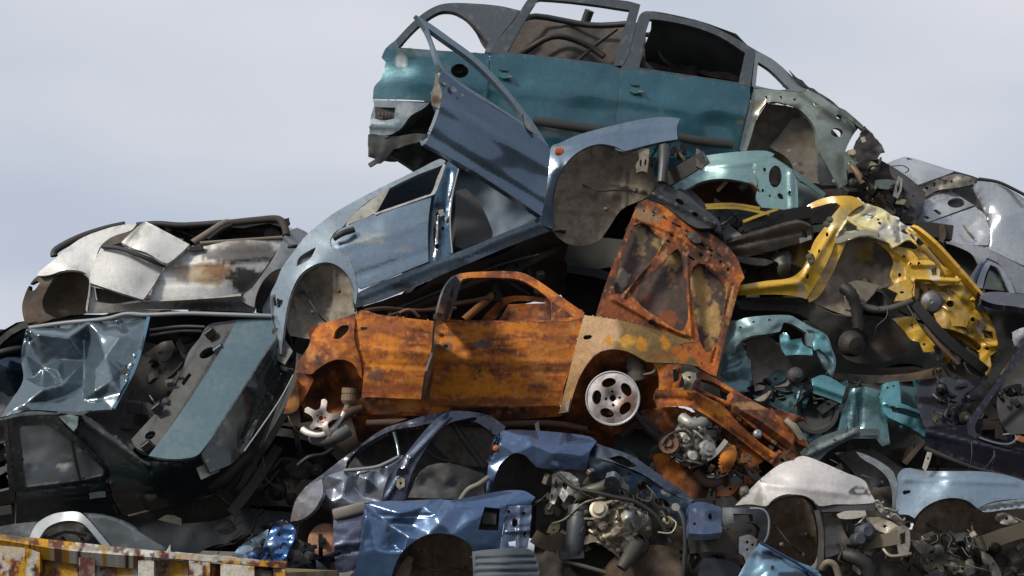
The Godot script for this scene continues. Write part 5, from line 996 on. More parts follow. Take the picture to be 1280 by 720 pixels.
	sheet("front_door", M.paint, [-60, 130, 0, 126, 28, 122, 34, 210, 46, 310, 58, 420, 56, 520, 0, 530, -60, 540], {"w": -.16, "b": [[0, 126, 0], [-60, 540, .42], [56, 520, .42], [46, 310, .12]], "holes": [[-50, 150, 0, 145, 14, 150, 26, 300, 34, 390, -50, 410]], "col": paint(h("2e3033"), .2, 3), "fl": .04})
	block("door_handle", M.rubber, 20, 470, .13, Vector3(.12, .08, .03), Vector3(0, 0, 8), Color(.01, .01, .01))
	sheet("drip_rail", M.metal, [0, 120, 110, 92, 216, 98, 300, 92, 350, 86, 310, 106, 230, 100, 120, 106, 30, 120, 0, 128], {"w": -.14, "col": grime(h("6f7a80"), 3), "fl": .02, "r": 3.})
	sheet("corner_window_trim", M.metal, [222, 112, 262, 104, 298, 112, 294, 150, 280, 168], {"w": -.17, "col": grime(h("7d949c"), 3), "cm": [.03, 25.], "fl": .02, "r": 3.})
	block("lamp_carrier", M.metal, 792, 315, .0, Vector3(.17, .11, .05), Vector3(0, 15, 25), h("a7a9a6"))
	block("lamp_hole", M.rubber, 800, 316, -.035, Vector3(.06, .03, .02), Vector3(0, 15, 25), Color(.02, .02, .02))
	tube("bumper_end", M.rubber, [800, 372, .22, 850, 345, .2, 905, 290, .25, 940, 262, .32], .075, {"c": Color(.02, .02, .021)})
	sheet("underbody", M.dirt, [490, 492, 690, 440, 830, 400, 940, 270, 1010, 330, 900, 480, 690, 520, 600, 505], {"w": .1, "b": [[490, 492, -.1], [940, 270, .2], [690, 520, .5], [900, 480, .5]], "col": grime(Color(.070, .066, .060), 4), "cm": [.05, 40.]})
	bar("underbody_rail", M.dirt, [880, 480, .25, 960, 380, .35, 1060, 230, .6], .06, Color(.05, .048, .046), .5)
	sheet("underbody_flap", M.dirt, [600, 505, 640, 486, 690, 500, 692, 526], {"w": .1, "col": grime(Color(.08, .075, .07)), "fl": .03})
	# hidden far flank so that the body closes
	draw_out("far_flank", M.paint, [-150, 20, .95, 110, -230, .95, 560, -280, .98, 1034, -276, 1.0, 1120, -150, 1.0], Vector3(.1, -.6, -.75), {"col": dk, "n": 5})

# pale teal front end squeezed under the minivan
func front_end():
	thing("crushed_front_end", "pale teal front end of a car squeezed beneath the minivan", "car wreck", 930, 320, 20.7, 0.05, -0.1)
	var tl := paint(h("7ba3a6"), .3, 3, Color(.3, .31, .3)); var blk := grime(h("5f6e70"), 4)
	crop(640, 130)
	sheet("wing", M.paint, [600, 300, 650, 268, 738, 236, 736, 196, 800, 188, 880, 180, 965, 178, 1000, 190, 984, 204, 938, 214, 928, 262, 936, 300, 930, 318, 900, 300, 800, 284, 720, 296, 650, 330, 620, 320], {"w": -.02, "b": [[600, 300, .05], [738, 196, .12], [1000, 190, .15], [800, 284, -.04], [930, 300, 0], [830, 240, -.04]], "col": tl, "cr": [[740, 238, 930, 222, 8, -.02]], "fl": .04, "r": 3.})
	sheet("wing_inside", M.rust, [640, 335, 700, 300, 800, 285, 900, 300, 940, 330, 940, 390, 760, 400, 660, 390], {"w": .25, "col": stain(grime(h("6b4a30"), 2), 860, 340, 70, 40, h("2c2119"), .8), "b": [[640, 335, -.1], [800, 285, -.2], [940, 390, -.1], [800, 350, .1]]})
	bar("wing_stay", M.metal, [782, 332, .05, 812, 300, .0, 836, 276, .0], .022, h("7d6f5a"), .5)
	tube("damper", M.rubber, [868, 322, .05, 900, 306, .03, 950, 300, .05], .05, {"c": Color(.025, .025, .026)})
	sheet("inner_wing_plate", M.paint, [934, 214, 984, 204, 1030, 226, 1066, 256, 1086, 300, 1090, 406, 1030, 402, 950, 394, 930, 360, 938, 300, 928, 262], {"w": -.02, "holes": [ring(1003, 276, 25, 42, .05), [1010, 346, 1018, 338, 1032, 348, 1034, 364, 1018, 360], ring(962, 250, 6, 8), ring(955, 330, 5, 7), ring(982, 350, 4, 5), ring(1058, 340, 6, 10)], "col": tl, "cr": [[1060, 262, 1066, 400, 7, -.03]], "fl": .04, "r": 2.8})
	bar("wing_rail", M.paint, [984, 206, .0, 1050, 248, .02, 1120, 296, .05, 1190, 348, .1], .03, h("6d9092"), .6)
	sheet("bulkhead", M.dirt, [1080, 290, 1180, 345, 1200, 380, 1120, 430, 1085, 400], {"w": .2, "col": blk, "cm": [.06, 30.]})  # added filler sheet, there to darken the gap under the wing rail
	for q in [[736, 386, 840, 382, 944, 398], [880, 448, 940, 425, 1012, 400], [740, 396, 860, 396, 980, 420]]:
		bar("yellow_strip", M.paint, [q[0], q[1], -.1, q[2], q[3], -.12, q[4], q[5], -.1], .018, h("b8961e"), .5)
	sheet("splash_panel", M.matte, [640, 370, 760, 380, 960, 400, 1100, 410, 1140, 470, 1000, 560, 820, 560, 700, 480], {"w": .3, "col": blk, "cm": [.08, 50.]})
	bar("dark_crossmember", M.metal, [880, 468, .0, 960, 446, -.03, 1050, 424, -.03, 1136, 412, .0], .075, Color(.016, .017, .018), .5)
	sheet("chassis_rail", M.metal, [800, 545, 840, 524, 950, 490, 1090, 452, 1140, 468, 1146, 510, 1100, 528, 960, 566, 850, 592, 806, 580], {"w": -.08, "b": [[800, 545, .06], [1146, 500, -.05], [960, 520, -.06], [960, 566, .0]], "col": stain(grime(h("5e5a57"), 4), 900, 560, 60, 14, h("3b2c22"), .7), "cr": [[820, 545, 1120, 480, 8, .02]], "holes": [[1100, 478, 1124, 486, 1126, 512, 1104, 504]], "fl": .1, "r": 3.})
	sheet("rail_end_plate", M.metal, [1092, 452, 1136, 466, 1142, 514, 1098, 530, 1092, 500], {"w": -.13, "holes": [[1102, 480, 1124, 486, 1126, 510, 1106, 508]], "col": grime(h("9c9d9d"), 3), "fl": .03, "r": 3.})
	sheet("tow_bracket", M.metal, [985, 590, 1010, 566, 1050, 562, 1064, 600, 1056, 650, 1030, 664, 1012, 640, 1016, 606], {"w": -.05, "col": grime(h("5f5d5a"), 5), "b": [[985, 590, .05], [1064, 600, .02], [1030, 664, .05], [1040, 610, -.05]], "fl": .05, "r": 3.})
	sheet("lower_bracket", M.metal, [800, 570, 860, 580, 960, 590, 1000, 600, 960, 616, 860, 600], {"w": -.04, "col": grime(h("4c4a49"), 6), "fl": .05, "r": 3.})
	clutter(22, 660, 400, 900, 560, -.05, .3, [h("46484a"), h("2a2b2c"), h("6d6a62"), h("1b1b1c")], 101, .9)
	clutter(12, 860, 560, 1060, 680, .05, .35, [h("2e2b28"), h("4a463e"), h("191919")], 102, .9)
	sheet("drive_shaft_guard", M.metal, [620, 320, 660, 330, 740, 400, 790, 450, 800, 540, 740, 520, 640, 420, 600, 360], {"w": -.1, "col": grime(Color(.058, .063, .070), 6), "cr": [[640, 340, 790, 500, 14, -.05]], "cm": [.05, 40.], "holes": [ring(690, 410, 18, 10, .8)], "fl": .06})

func yellow():
	thing("yellow_wreck", "bright yellow torn car front with bared wheel housing and rails", "car wreck", 1090, 450, 20.6, 0.05, 0.0)
	var ye := paint(h("cfa322"), .2, 2, Color(.2, .16, .06)); var py := paint(h("d8cf9c"), .3, 5, Color(.3, .28, .2)); var blk := grime(Color(.085, .083, .08), 4)
	crop(860, 160)
	sheet("door_post", M.solid, [184, 638, 190, 600, 300, 582, 384, 572, 428, 546, 456, 500, 480, 432, 518, 380, 545, 340, 582, 296, 560, 284, 505, 296, 448, 312, 456, 294, 520, 266, 600, 258, 642, 266, 668, 292, 640, 306, 612, 330, 596, 352, 604, 388, 570, 418, 545, 480, 505, 562, 452, 652, 416, 642, 330, 634],
		{"b": [[184, 638, .06], [190, 600, .02], [384, 572, -.03], [456, 500, -.05], [580, 300, .0], [452, 650, .02], [600, 380, .04], [642, 266, .05], [450, 300, .2]], "holes": [ring(530, 406, 5, 9), ring(455, 565, 6, 10), ring(500, 470, 5, 8)], "col": stain(stain(stain(ye, 560, 340, 60, 50, h("d8cfa0"), .7, .6), 435, 610, 24, 40, h("b9b4a0"), .7), 350, 610, 120, 16, h("a8871c"), .6), "cr": [[190, 618, 420, 590, 12, -.03], [440, 570, 560, 380, 10, -.03]], "fl": .06, "r": 2.8})
	for q in [[462, 490], [470, 508], [540, 350], [528, 366]]: turned("hinge_bolt", M.metal, q[0], q[1], -.1, Vector3(0, 0, 1), [[0, .03], [.018, .03], [.02, .01], [.03, .01], [.03, -.02]], h("7d7a6c"), null, 10)
	tube("hinge_wire", M.metal, [455, 505, -.1, 468, 480, -.12, 480, 495, -.12, 462, 520, -.08], .008, {"c": h("6a675c")})
	crop(960, 230, 4.0)
	sheet("strut_tower", M.solid, [330, 300, 318, 276, 340, 246, 372, 196, 398, 150, 420, 100, 446, 66, 470, 88, 520, 106, 582, 130, 650, 180, 704, 216, 748, 266, 740, 290, 700, 278, 652, 304, 626, 318, 600, 292, 556, 276, 470, 262, 400, 282],
		{"w": .0, "b": [[330, 300, .02], [446, 66, .1], [748, 266, .06], [626, 318, -.03], [560, 190, .0], [400, 200, .03]], "holes": [[376, 238, 380, 208, 398, 190, 444, 212, 448, 230], ring(506, 164, 24, 9, .1), ring(560, 196, 11, 7, .5), ring(552, 178, 7, 5), [662, 236, 676, 224, 716, 232, 720, 246, 690, 250], ring(634, 240, 4, 4), ring(600, 170, 4, 4), ring(668, 208, 4, 3)], "col": stain(stain(stain(stain(py, 640, 230, 110, 60, h("c6c5c1"), .9, .5), 480, 130, 60, 30, h("6f6c60"), .8), 450, 250, 110, 24, h("8e8d84"), .85), 400, 110, 50, 40, h("d0a01c"), .85), "cr": [[345, 262, 400, 170, 7, -.03], [400, 168, 540, 246, 7, -.035], [470, 160, 540, 160, 6, .02], [590, 150, 640, 280, 8, -.02], [650, 190, 660, 290, 6, .02]], "cm": [.03, 18.], "jag": .8, "fl": .035, "r": 2.0})
	bar("tower_rib", M.solid, [336, 288, -.06, 400, 262, -.08, 470, 246, -.08, 546, 252, -.06], .03, h("9c9a8c"), .6)
	bar("tower_rib", M.solid, [396, 172, -.06, 450, 208, -.08, 500, 228, -.08, 548, 240, -.06], .016, h("cfc27c"), .6)
	for q in [[700, 216, 740, 250, 800, 310], [712, 270, 740, 300, 770, 330], [690, 230, 712, 250, 730, 280]]: bar("torn_strip", M.solid, [q[0], q[1], -.06, q[2], q[3], -.1, q[4], q[5], -.05], .014, h("c9a42c"), .4)
	turned("housing_plug", M.dirt, 486, 486, .2, Vector3(0, 0, 1), [[0, .03], [.02, .03], [.03, .0], [.05, -.01]], h("6a6248"), null, 12)
	crop(860, 160)
	sheet("wheel_housing", M.dirt, [452, 655, 505, 565, 545, 482, 572, 420, 620, 410, 720, 408, 790, 455, 850, 470, 836, 560, 790, 596, 700, 622, 640, 668, 620, 719, 560, 700], {"w": .15, "b": [[452, 655, -.08], [572, 420, -.1], [720, 408, -.12], [650, 540, .12], [836, 560, -.02], [620, 700, -.05]], "col": stain(stain(grime(h("8f8578"), 5), 740, 490, 70, 50, h("3a3936"), .8), 675, 470, 36, 36, h("a0842c"), .7, .4), "fl": .02, "cr": [[600, 500, 590, 660, 6, -.02], [520, 560, 640, 700, 6, -.02]]})
	sheet("inner_arch_panel", M.solid, [712, 430, 790, 452, 850, 468, 880, 500, 852, 512, 838, 575, 790, 604, 770, 560, 782, 510, 760, 470], {"w": .02, "b": [[712, 430, .04], [880, 500, .0], [790, 604, .03], [800, 520, .06]], "col": stain(ye, 800, 540, 26, 40, h("6b5a2c"), .7), "holes": [ring(822, 490, 7, 6), ring(806, 560, 6, 8)], "cr": [[760, 450, 830, 500, 5, -.03]], "cm": [.04, 22.], "fl": .04, "r": 2.4})
	sheet("rear_arch_panel", M.solid, [505, 566, 545, 484, 574, 424, 612, 412, 600, 440, 578, 490, 548, 560, 500, 640, 462, 664, 456, 650], {"w": .04, "col": stain(ye, 540, 540, 30, 60, h("7a6a40"), .6), "cm": [.02, 24.], "fl": .03, "r": 2.4})
	sheet("housing_flap", M.matte, [590, 600, 640, 580, 730, 600, 700, 640, 640, 700, 600, 690], {"w": .05, "col": grime(h("6c665e"), 8), "fl": .02, "b": [[590, 600, .04], [730, 600, .02], [640, 640, -.05]]})
	sheet("inner_rail", M.solid, [760, 610, 800, 588, 830, 578, 836, 520, 850, 508, 925, 505, 962, 542, 958, 566, 1042, 574, 1020, 590, 955, 600, 930, 580, 866, 575, 862, 640, 830, 655, 790, 660, 800, 630], {"w": -.04, "holes": [ring(880, 517, 6, 8), ring(848, 518, 5, 6), [925, 540, 945, 528, 950, 560, 932, 562], ring(815, 626, 8, 5)], "col": stain(stain(ye, 940, 545, 24, 30, h("c9c6b8"), .8), 810, 620, 40, 30, h("c9b070"), .6), "cr": [[850, 520, 940, 520, 8, -.03], [860, 580, 1030, 582, 6, -.03]], "fl": .06, "r": 2.6})
	sheet("outer_wing_strip", M.solid, [850, 376, 872, 384, 940, 440, 1010, 515, 1090, 606, 1150, 680, 1215, 770, 1248, 830, 1238, 838, 1198, 784, 1128, 694, 1050, 606, 970, 514, 900, 434], {"w": .05, "b": [[850, 376, .05], [1248, 830, .15], [1010, 530, -.03]], "col": ye, "fl": .03, "r": 2.8})
	sheet("slotted_liner", M.solid, [780, 450, 850, 460, 900, 480, 925, 505, 850, 505, 800, 480], {"w": .1, "col": stain(ye, 850, 480, 60, 14, h("6b5a1c"), .6), "cr": [[800, 460, 830, 500, 3, -.03], [820, 462, 850, 502, 3, -.03], [840, 464, 872, 502, 3, -.03], [862, 470, 892, 502, 3, -.03]], "fl": .03, "r": 2.4})
	sheet("engine_bay_side", M.solid, [850, 470, 900, 440, 960, 510, 1040, 600, 1120, 705, 1200, 800, 1230, 845, 1190, 900, 1100, 850, 1000, 780, 920, 720, 870, 660, 850, 590], {"w": .12, "b": [[865, 590, 0], [1230, 845, .05], [1000, 780, -.05], [1040, 600, .05]], "col": stain(stain(stain(paint(h("ad8614"), .3, 4, Color(.1, .08, .03)), 1080, 740, 50, 50, h("3b3426"), .8), 940, 650, 60, 60, h("4a3d18"), .6), 1150, 740, 40, 60, h("5c4a18"), .6), "cm": [.06, 50.], "holes": [ring(1010, 690, 26, 20), [1070, 760, 1120, 770, 1110, 800, 1080, 790], ring(960, 720, 12, 14)], "fl": .05})
	turned("brake_servo", M.metal, 926, 662, -.02, Vector3(-.2, 0, 1), [[0, .03], [.02, .035], [.05, .025], [.085, .01], [.105, -.02], [.105, -.05]], h("76767a"), null, 26)
	turned("servo_hub", M.rubber, 926, 666, .02, Vector3(-.2, 0, 1), [[0, .02], [.03, .018], [.032, -.01]], Color(.02, .02, .02), null, 14)
	tube("steering_hose", M.rubber, [610, 640, -.05, 650, 670, -.1, 700, 690, -.1, 760, 690, -.1, 820, 672, -.08, 850, 660, -.05], .032, {"c": Color(.10, .095, .09)})
	tube("harness", M.rubber, [590, 605, -.1, 620, 630, -.14, 640, 680, -.12, 650, 760, -.1], .05, {"c": Color(.012, .012, .012), "rib": .2, "s": 5})
	turned("vent_opening", M.rubber, 716, 665, .05, Vector3(0, 0, 1), [[.1, .0], [.085, -.03], [.02, -.08], [0, -.08]], Color(.03, .028, .026), null, 20)
	draw_out("floor_pan", M.dirt, [196, 640, .06, 330, 640, .05, 450, 660, .02], Vector3(.1, -.32, -1.1), {"col": blk, "n": 6, "amp": .03})
	sheet("rear_cabin", M.dirt, [130, 400, 300, 420, 460, 320, 480, 440, 430, 560, 200, 600, 120, 560], {"w": .5, "col": stain(grime(Color(.070, .060, .035), 4), 430, 460, 40, 80, h("6a5612"), .7), "cm": [.1, 60.]})
	clutter(14, 870, 600, 1180, 820, -.05, .2, [h("8e7016"), h("3b3428"), h("b08c1e"), h("22201c"), h("6a6458")], 111, .8)
	wires(8, 580, 560, 900, 700, -.12, 5)
	crop(860, 350)
	sheet("lower_side_panel", M.solid, [880, 20, 960, 10, 1040, 20, 1120, 110, 1190, 200, 1216, 260, 1190, 300, 1140, 270, 1080, 220, 1010, 190, 960, 176, 930, 110], {"w": .0, "b": [[880, 20, .1], [1040, 20, .05], [1216, 260, .08], [1010, 190, -.06], [1080, 120, .02]], "col": stain(stain(stain(paint(h("a8841a"), .35, 7, Color(.12, .1, .05)), 1090, 180, 50, 30, h("4a3c1c"), .8), 980, 80, 40, 50, h("6a5418"), .7), 1150, 130, 20, 50, h("c4ab4a"), .5), "holes": [ring(1000, 90, 16, 13), ring(1086, 150, 10, 9), [1120, 190, 1160, 196, 1170, 226, 1130, 220]], "cr": [[900, 40, 1180, 260, 10, -.03], [960, 20, 1160, 170, 7, .03]], "cm": [.07, 40.], "fl": .05, "r": 2.4})
	sheet("upper_edge_panel", M.solid, [960, -60, 1010, -30, 1060, 30, 1100, 80, 1060, 70, 1000, 20], {"w": .04, "col": ye, "cm": [.05, 24.], "fl": .04, "r": 2.4})
	sheet("undertray", M.dirt, [180, 80, 300, 72, 440, 70, 560, 132, 700, 140, 790, 150, 840, 230, 820, 290, 700, 320, 600, 300, 560, 240, 420, 130, 200, 110], {"w": .1, "b": [[180, 80, .0], [560, 132, -.05], [790, 150, 0], [640, 260, .12], [820, 290, .1], [300, 110, .15]], "col": stain(stain(grime(Color(.070, .068, .064), 5), 770, 240, 60, 40, h("5c5044"), .8), 640, 240, 60, 50, h("2b2927"), .7), "cm": [.04, 50.]})
	turned("mount_bush", M.matte, 640, 250, .05, Vector3(.3, -.3, 1), [[0, .03], [.08, .02], [.11, -.04], [.12, -.12]], Color(.035, .033, .031), null, 20)
	turned("drain_plug", M.metal, 656, 182, -.08, Vector3(0, 0, 1), [[0, .02], [.02, .02], [.026, 0]], h("9a8456"), null, 10)
	sheet("torn_flap", M.solid, [778, 148, 830, 140, 862, 142, 900, 200, 952, 258, 930, 272, 900, 276, 880, 240, 850, 228, 820, 190], {"w": -.02, "holes": [ring(850, 172, 8, 6), ring(900, 245, 6, 5)], "jag": 1., "col": ye, "cm": [.04, 30.], "fl": .03, "r": 2.8})
	bar("crash_rail", M.metal, [862, 90, -.05, 930, 170, -.08, 1010, 250, -.08, 1100, 320, -.05, 1135, 350, .0], .06, Color(.03, .029, .028), .6)
	tube("sway_bar", M.rust, [900, 180, -.1, 960, 250, -.12, 1030, 320, -.1], .018, {"c": Color(.12, .07, .045)})
	sheet("front_corner", M.solid, [1120, 240, 1180, 226, 1212, 190, 1236, 210, 1250, 250, 1222, 286, 1190, 262, 1150, 290, 1160, 350, 1136, 366, 1112, 300], {"w": -.02, "holes": [ring(1212, 232, 9, 14), ring(1140, 262, 7, 6)], "cr": [[1130, 250, 1200, 250, 8, -.04]], "col": stain(ye, 1140, 330, 20, 30, h("8a7430"), .6), "cm": [.05, 30.], "fl": .06, "r": 2.8})
	bar("crossmember", M.solid, [960, 170, .0, 1010, 160, -.04, 1060, 165, -.04, 1080, 190, 0], .055, h("a8861e"), .8)
	sheet("splitter", M.dirt, [540, 352, 700, 362, 840, 356, 960, 330, 1080, 318, 1130, 340, 1110, 380, 960, 372, 800, 390, 640, 392, 560, 376], {"w": .05, "col": stain(grime(Color(.070, .063, .056), 3), 850, 355, 120, 16, h("6f5a44"), .7), "cm": [.06, 50.], "fl": .05})
	clutter(18, 900, 240, 1130, 360, -.06, .12, [h("3a332a"), h("6a5c48"), h("8a6c18"), h("1c1b1a"), h("55504a")], 112, .7)
	wires(6, 700, 200, 1150, 330, -.1, 9)

func teal_wreck():
	thing("teal_wreck", "turquoise torn car front below the yellow wreck, wheel arch crushed open", "car wreck", 1010, 540, 20.35, 0.05, 0.0)
	var tl := paint(h("4f919e"), .25, 3, Color(.2, .25, .26)); var gt := paint(h("6f8e94"), .35, 6, Color(.2, .2, .2)); var blk := paint(h("44707a"), .4, 5)
	crop(860, 350)
	sheet("arch_flange", M.paint, [122, 370, 130, 300, 150, 250, 160, 172, 200, 150, 260, 138, 384, 134, 420, 150, 460, 174, 528, 210, 548, 260, 564, 310, 550, 372, 520, 330, 500, 296, 480, 262, 456, 250, 450, 200, 400, 170, 366, 160, 350, 196, 300, 206, 240, 214, 196, 236, 168, 280, 150, 330],
		{"w": -.02, "b": [[122, 370, .1], [160, 172, .05], [384, 134, 0], [528, 210, .03], [550, 372, .02], [240, 190, -.06], [480, 230, -.05]], "col": gt, "cm": [.05, 36.], "holes": [ring(480, 200, 8, 5, .4), ring(200, 180, 5, 4), ring(250, 160, 5, 4), ring(310, 152, 5, 4)], "fl": .06, "r": 2.6})
	sheet("torn_bracket", M.paint, [348, 212, 362, 198, 382, 208, 388, 228, 432, 222, 440, 246, 472, 262, 476, 288, 420, 284, 372, 288, 356, 260], {"w": -.06, "col": tl, "cm": [.05, 26.], "fl": .04, "r": 2.6})
	sheet("arch_tip", M.paint, [452, 186, 520, 206, 552, 290, 558, 330, 540, 300, 500, 262, 480, 268, 472, 230], {"w": -.07, "col": tl, "cm": [.06, 24.], "fl": .03, "r": 2.6})
	sheet("arch_liner", M.dirt, [218, 240, 290, 214, 330, 236, 380, 300, 408, 360, 380, 404, 320, 410, 256, 424, 238, 330], {"w": .12, "b": [[218, 240, 0], [330, 236, -.06], [400, 380, .02], [256, 424, 0], [310, 320, .1]], "col": grime(h("7d7672"), 3), "fl": .03})
	sheet("inner_wing", M.paint, [130, 380, 150, 290, 200, 240, 240, 260, 240, 340, 246, 420, 200, 430, 150, 420], {"w": .15, "col": paint(h("4f7c86"), .35, 5), "cm": [.08, 40.], "fl": .03, "r": 3.})
	turned("bump_stop", M.rubber, 414, 360, .0, Vector3(.2, .2, 1), [[0, .05], [.04, .04], [.07, .0], [.075, -.06]], Color(.07, .065, .075), null, 16)
	sheet("side_member", M.paint, [470, 376, 520, 362, 602, 408, 584, 470, 540, 452, 480, 432], {"w": -.02, "col": tl, "cr": [[480, 400, 590, 440, 10, -.03]], "fl": .06, "r": 2.8})
	turned("strut_hole", M.dirt, 490, 500, .1, Vector3(-.3, .1, 1), [[.2, .02], [.17, .03], [.15, .0], [.13, -.06], [0, -.08]], Color(.05, .055, .058), null, 24)
	sheet("tower_wall", M.paint, [560, 620, 590, 500, 620, 414, 680, 408, 744, 424, 756, 520, 770, 625, 740, 634, 700, 590, 640, 580], {"w": .0, "col": stain(paint(h("4e7a84"), .35, 6), 700, 600, 60, 40, h("6e8088"), .5), "cr": [[640, 420, 620, 570, 8, -.03], [665, 420, 655, 570, 6, .03]], "cm": [.04, 40.], "fl": .05, "r": 3.})
	sheet("headlamp_panel", M.paint, [742, 396, 770, 388, 804, 384, 812, 470, 850, 484, 902, 508, 918, 540, 912, 604, 860, 570, 800, 540, 756, 516, 740, 480], {"w": -.08, "holes": [[772, 484, 840, 492, 900, 526, 880, 530, 820, 512, 780, 502], ring(760, 410, 4, 4), ring(784, 404, 4, 4)], "b": [[742, 396, .02], [918, 560, .06], [810, 500, -.05], [800, 390, .03]], "col": tl, "cr": [[750, 470, 900, 510, 6, -.04]], "cm": [.035, 26.], "fl": .05, "r": 2.4})
	sheet("lamp_housing", M.matte, [796, 400, 880, 410, 920, 540, 900, 590, 820, 540, 800, 470], {"w": .06, "col": blk})
	bar("lower_rail", M.metal, [440, 672, .05, 500, 620, .0, 600, 588, -.03, 720, 586, .0], .06, h("78868a"), .6)
	sheet("valance", M.metal, [430, 690, 500, 612, 620, 562, 646, 566, 720, 590, 640, 600, 540, 650, 480, 700], {"w": -.05, "col": grime(h("75848a"), 3), "cr": [[450, 670, 640, 580, 10, -.03]], "holes": [ring(560, 610, 6, 4)], "fl": .05, "r": 3.})
	sheet("engine_bay_wall", M.paint, [240, 430, 300, 412, 400, 404, 470, 430, 600, 470, 620, 600, 560, 620, 480, 640, 400, 560, 300, 500], {"w": .18, "col": paint(h("47666e"), .4, 8, Color(.08, .08, .08)), "holes": [ring(490, 500, 62, 58), ring(360, 450, 16, 12), [300, 430, 340, 425, 350, 445, 310, 452]], "cm": [.07, 36.], "cr": [[300, 470, 420, 520, 8, -.04]], "fl": .05, "r": 2.8})
	sheet("arch_top_panel", M.paint, [150, 260, 170, 200, 240, 176, 330, 168, 360, 180, 340, 205, 260, 216, 200, 240, 176, 280], {"w": .02, "col": paint(h("7d979c"), .3, 8), "cm": [.05, 30.], "fl": .05, "r": 2.6})
	clutter(24, 280, 370, 700, 480, -.02, .2, [h("3f7480"), h("22282a"), h("5c6a6e"), h("15181a"), h("7fb4bc")], 121, .8)
	clutter(10, 820, 400, 920, 600, -.04, .1, [h("1d2124"), h("8f8a4c"), h("50a8b8"), h("2b2f31")], 122, .6)
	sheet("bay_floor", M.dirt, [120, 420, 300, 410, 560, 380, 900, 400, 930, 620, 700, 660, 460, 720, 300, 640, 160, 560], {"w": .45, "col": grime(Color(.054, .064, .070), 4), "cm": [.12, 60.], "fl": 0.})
	sheet("chrome_scrap", M.alloy, [250, 456, 290, 436, 318, 420, 300, 450, 276, 462], {"w": -.12, "col": grime(h("9a8f84")), "fl": .02, "r": 3.})
	tube("white_hose", M.matte, [372, 520, -.2, 410, 560, -.22, 440, 610, -.2, 452, 640, -.15], .022, {"c": h("c7c0b4")})
	wires(6, 420, 400, 720, 560, -.12, 12, Color(.05, .07, .08))

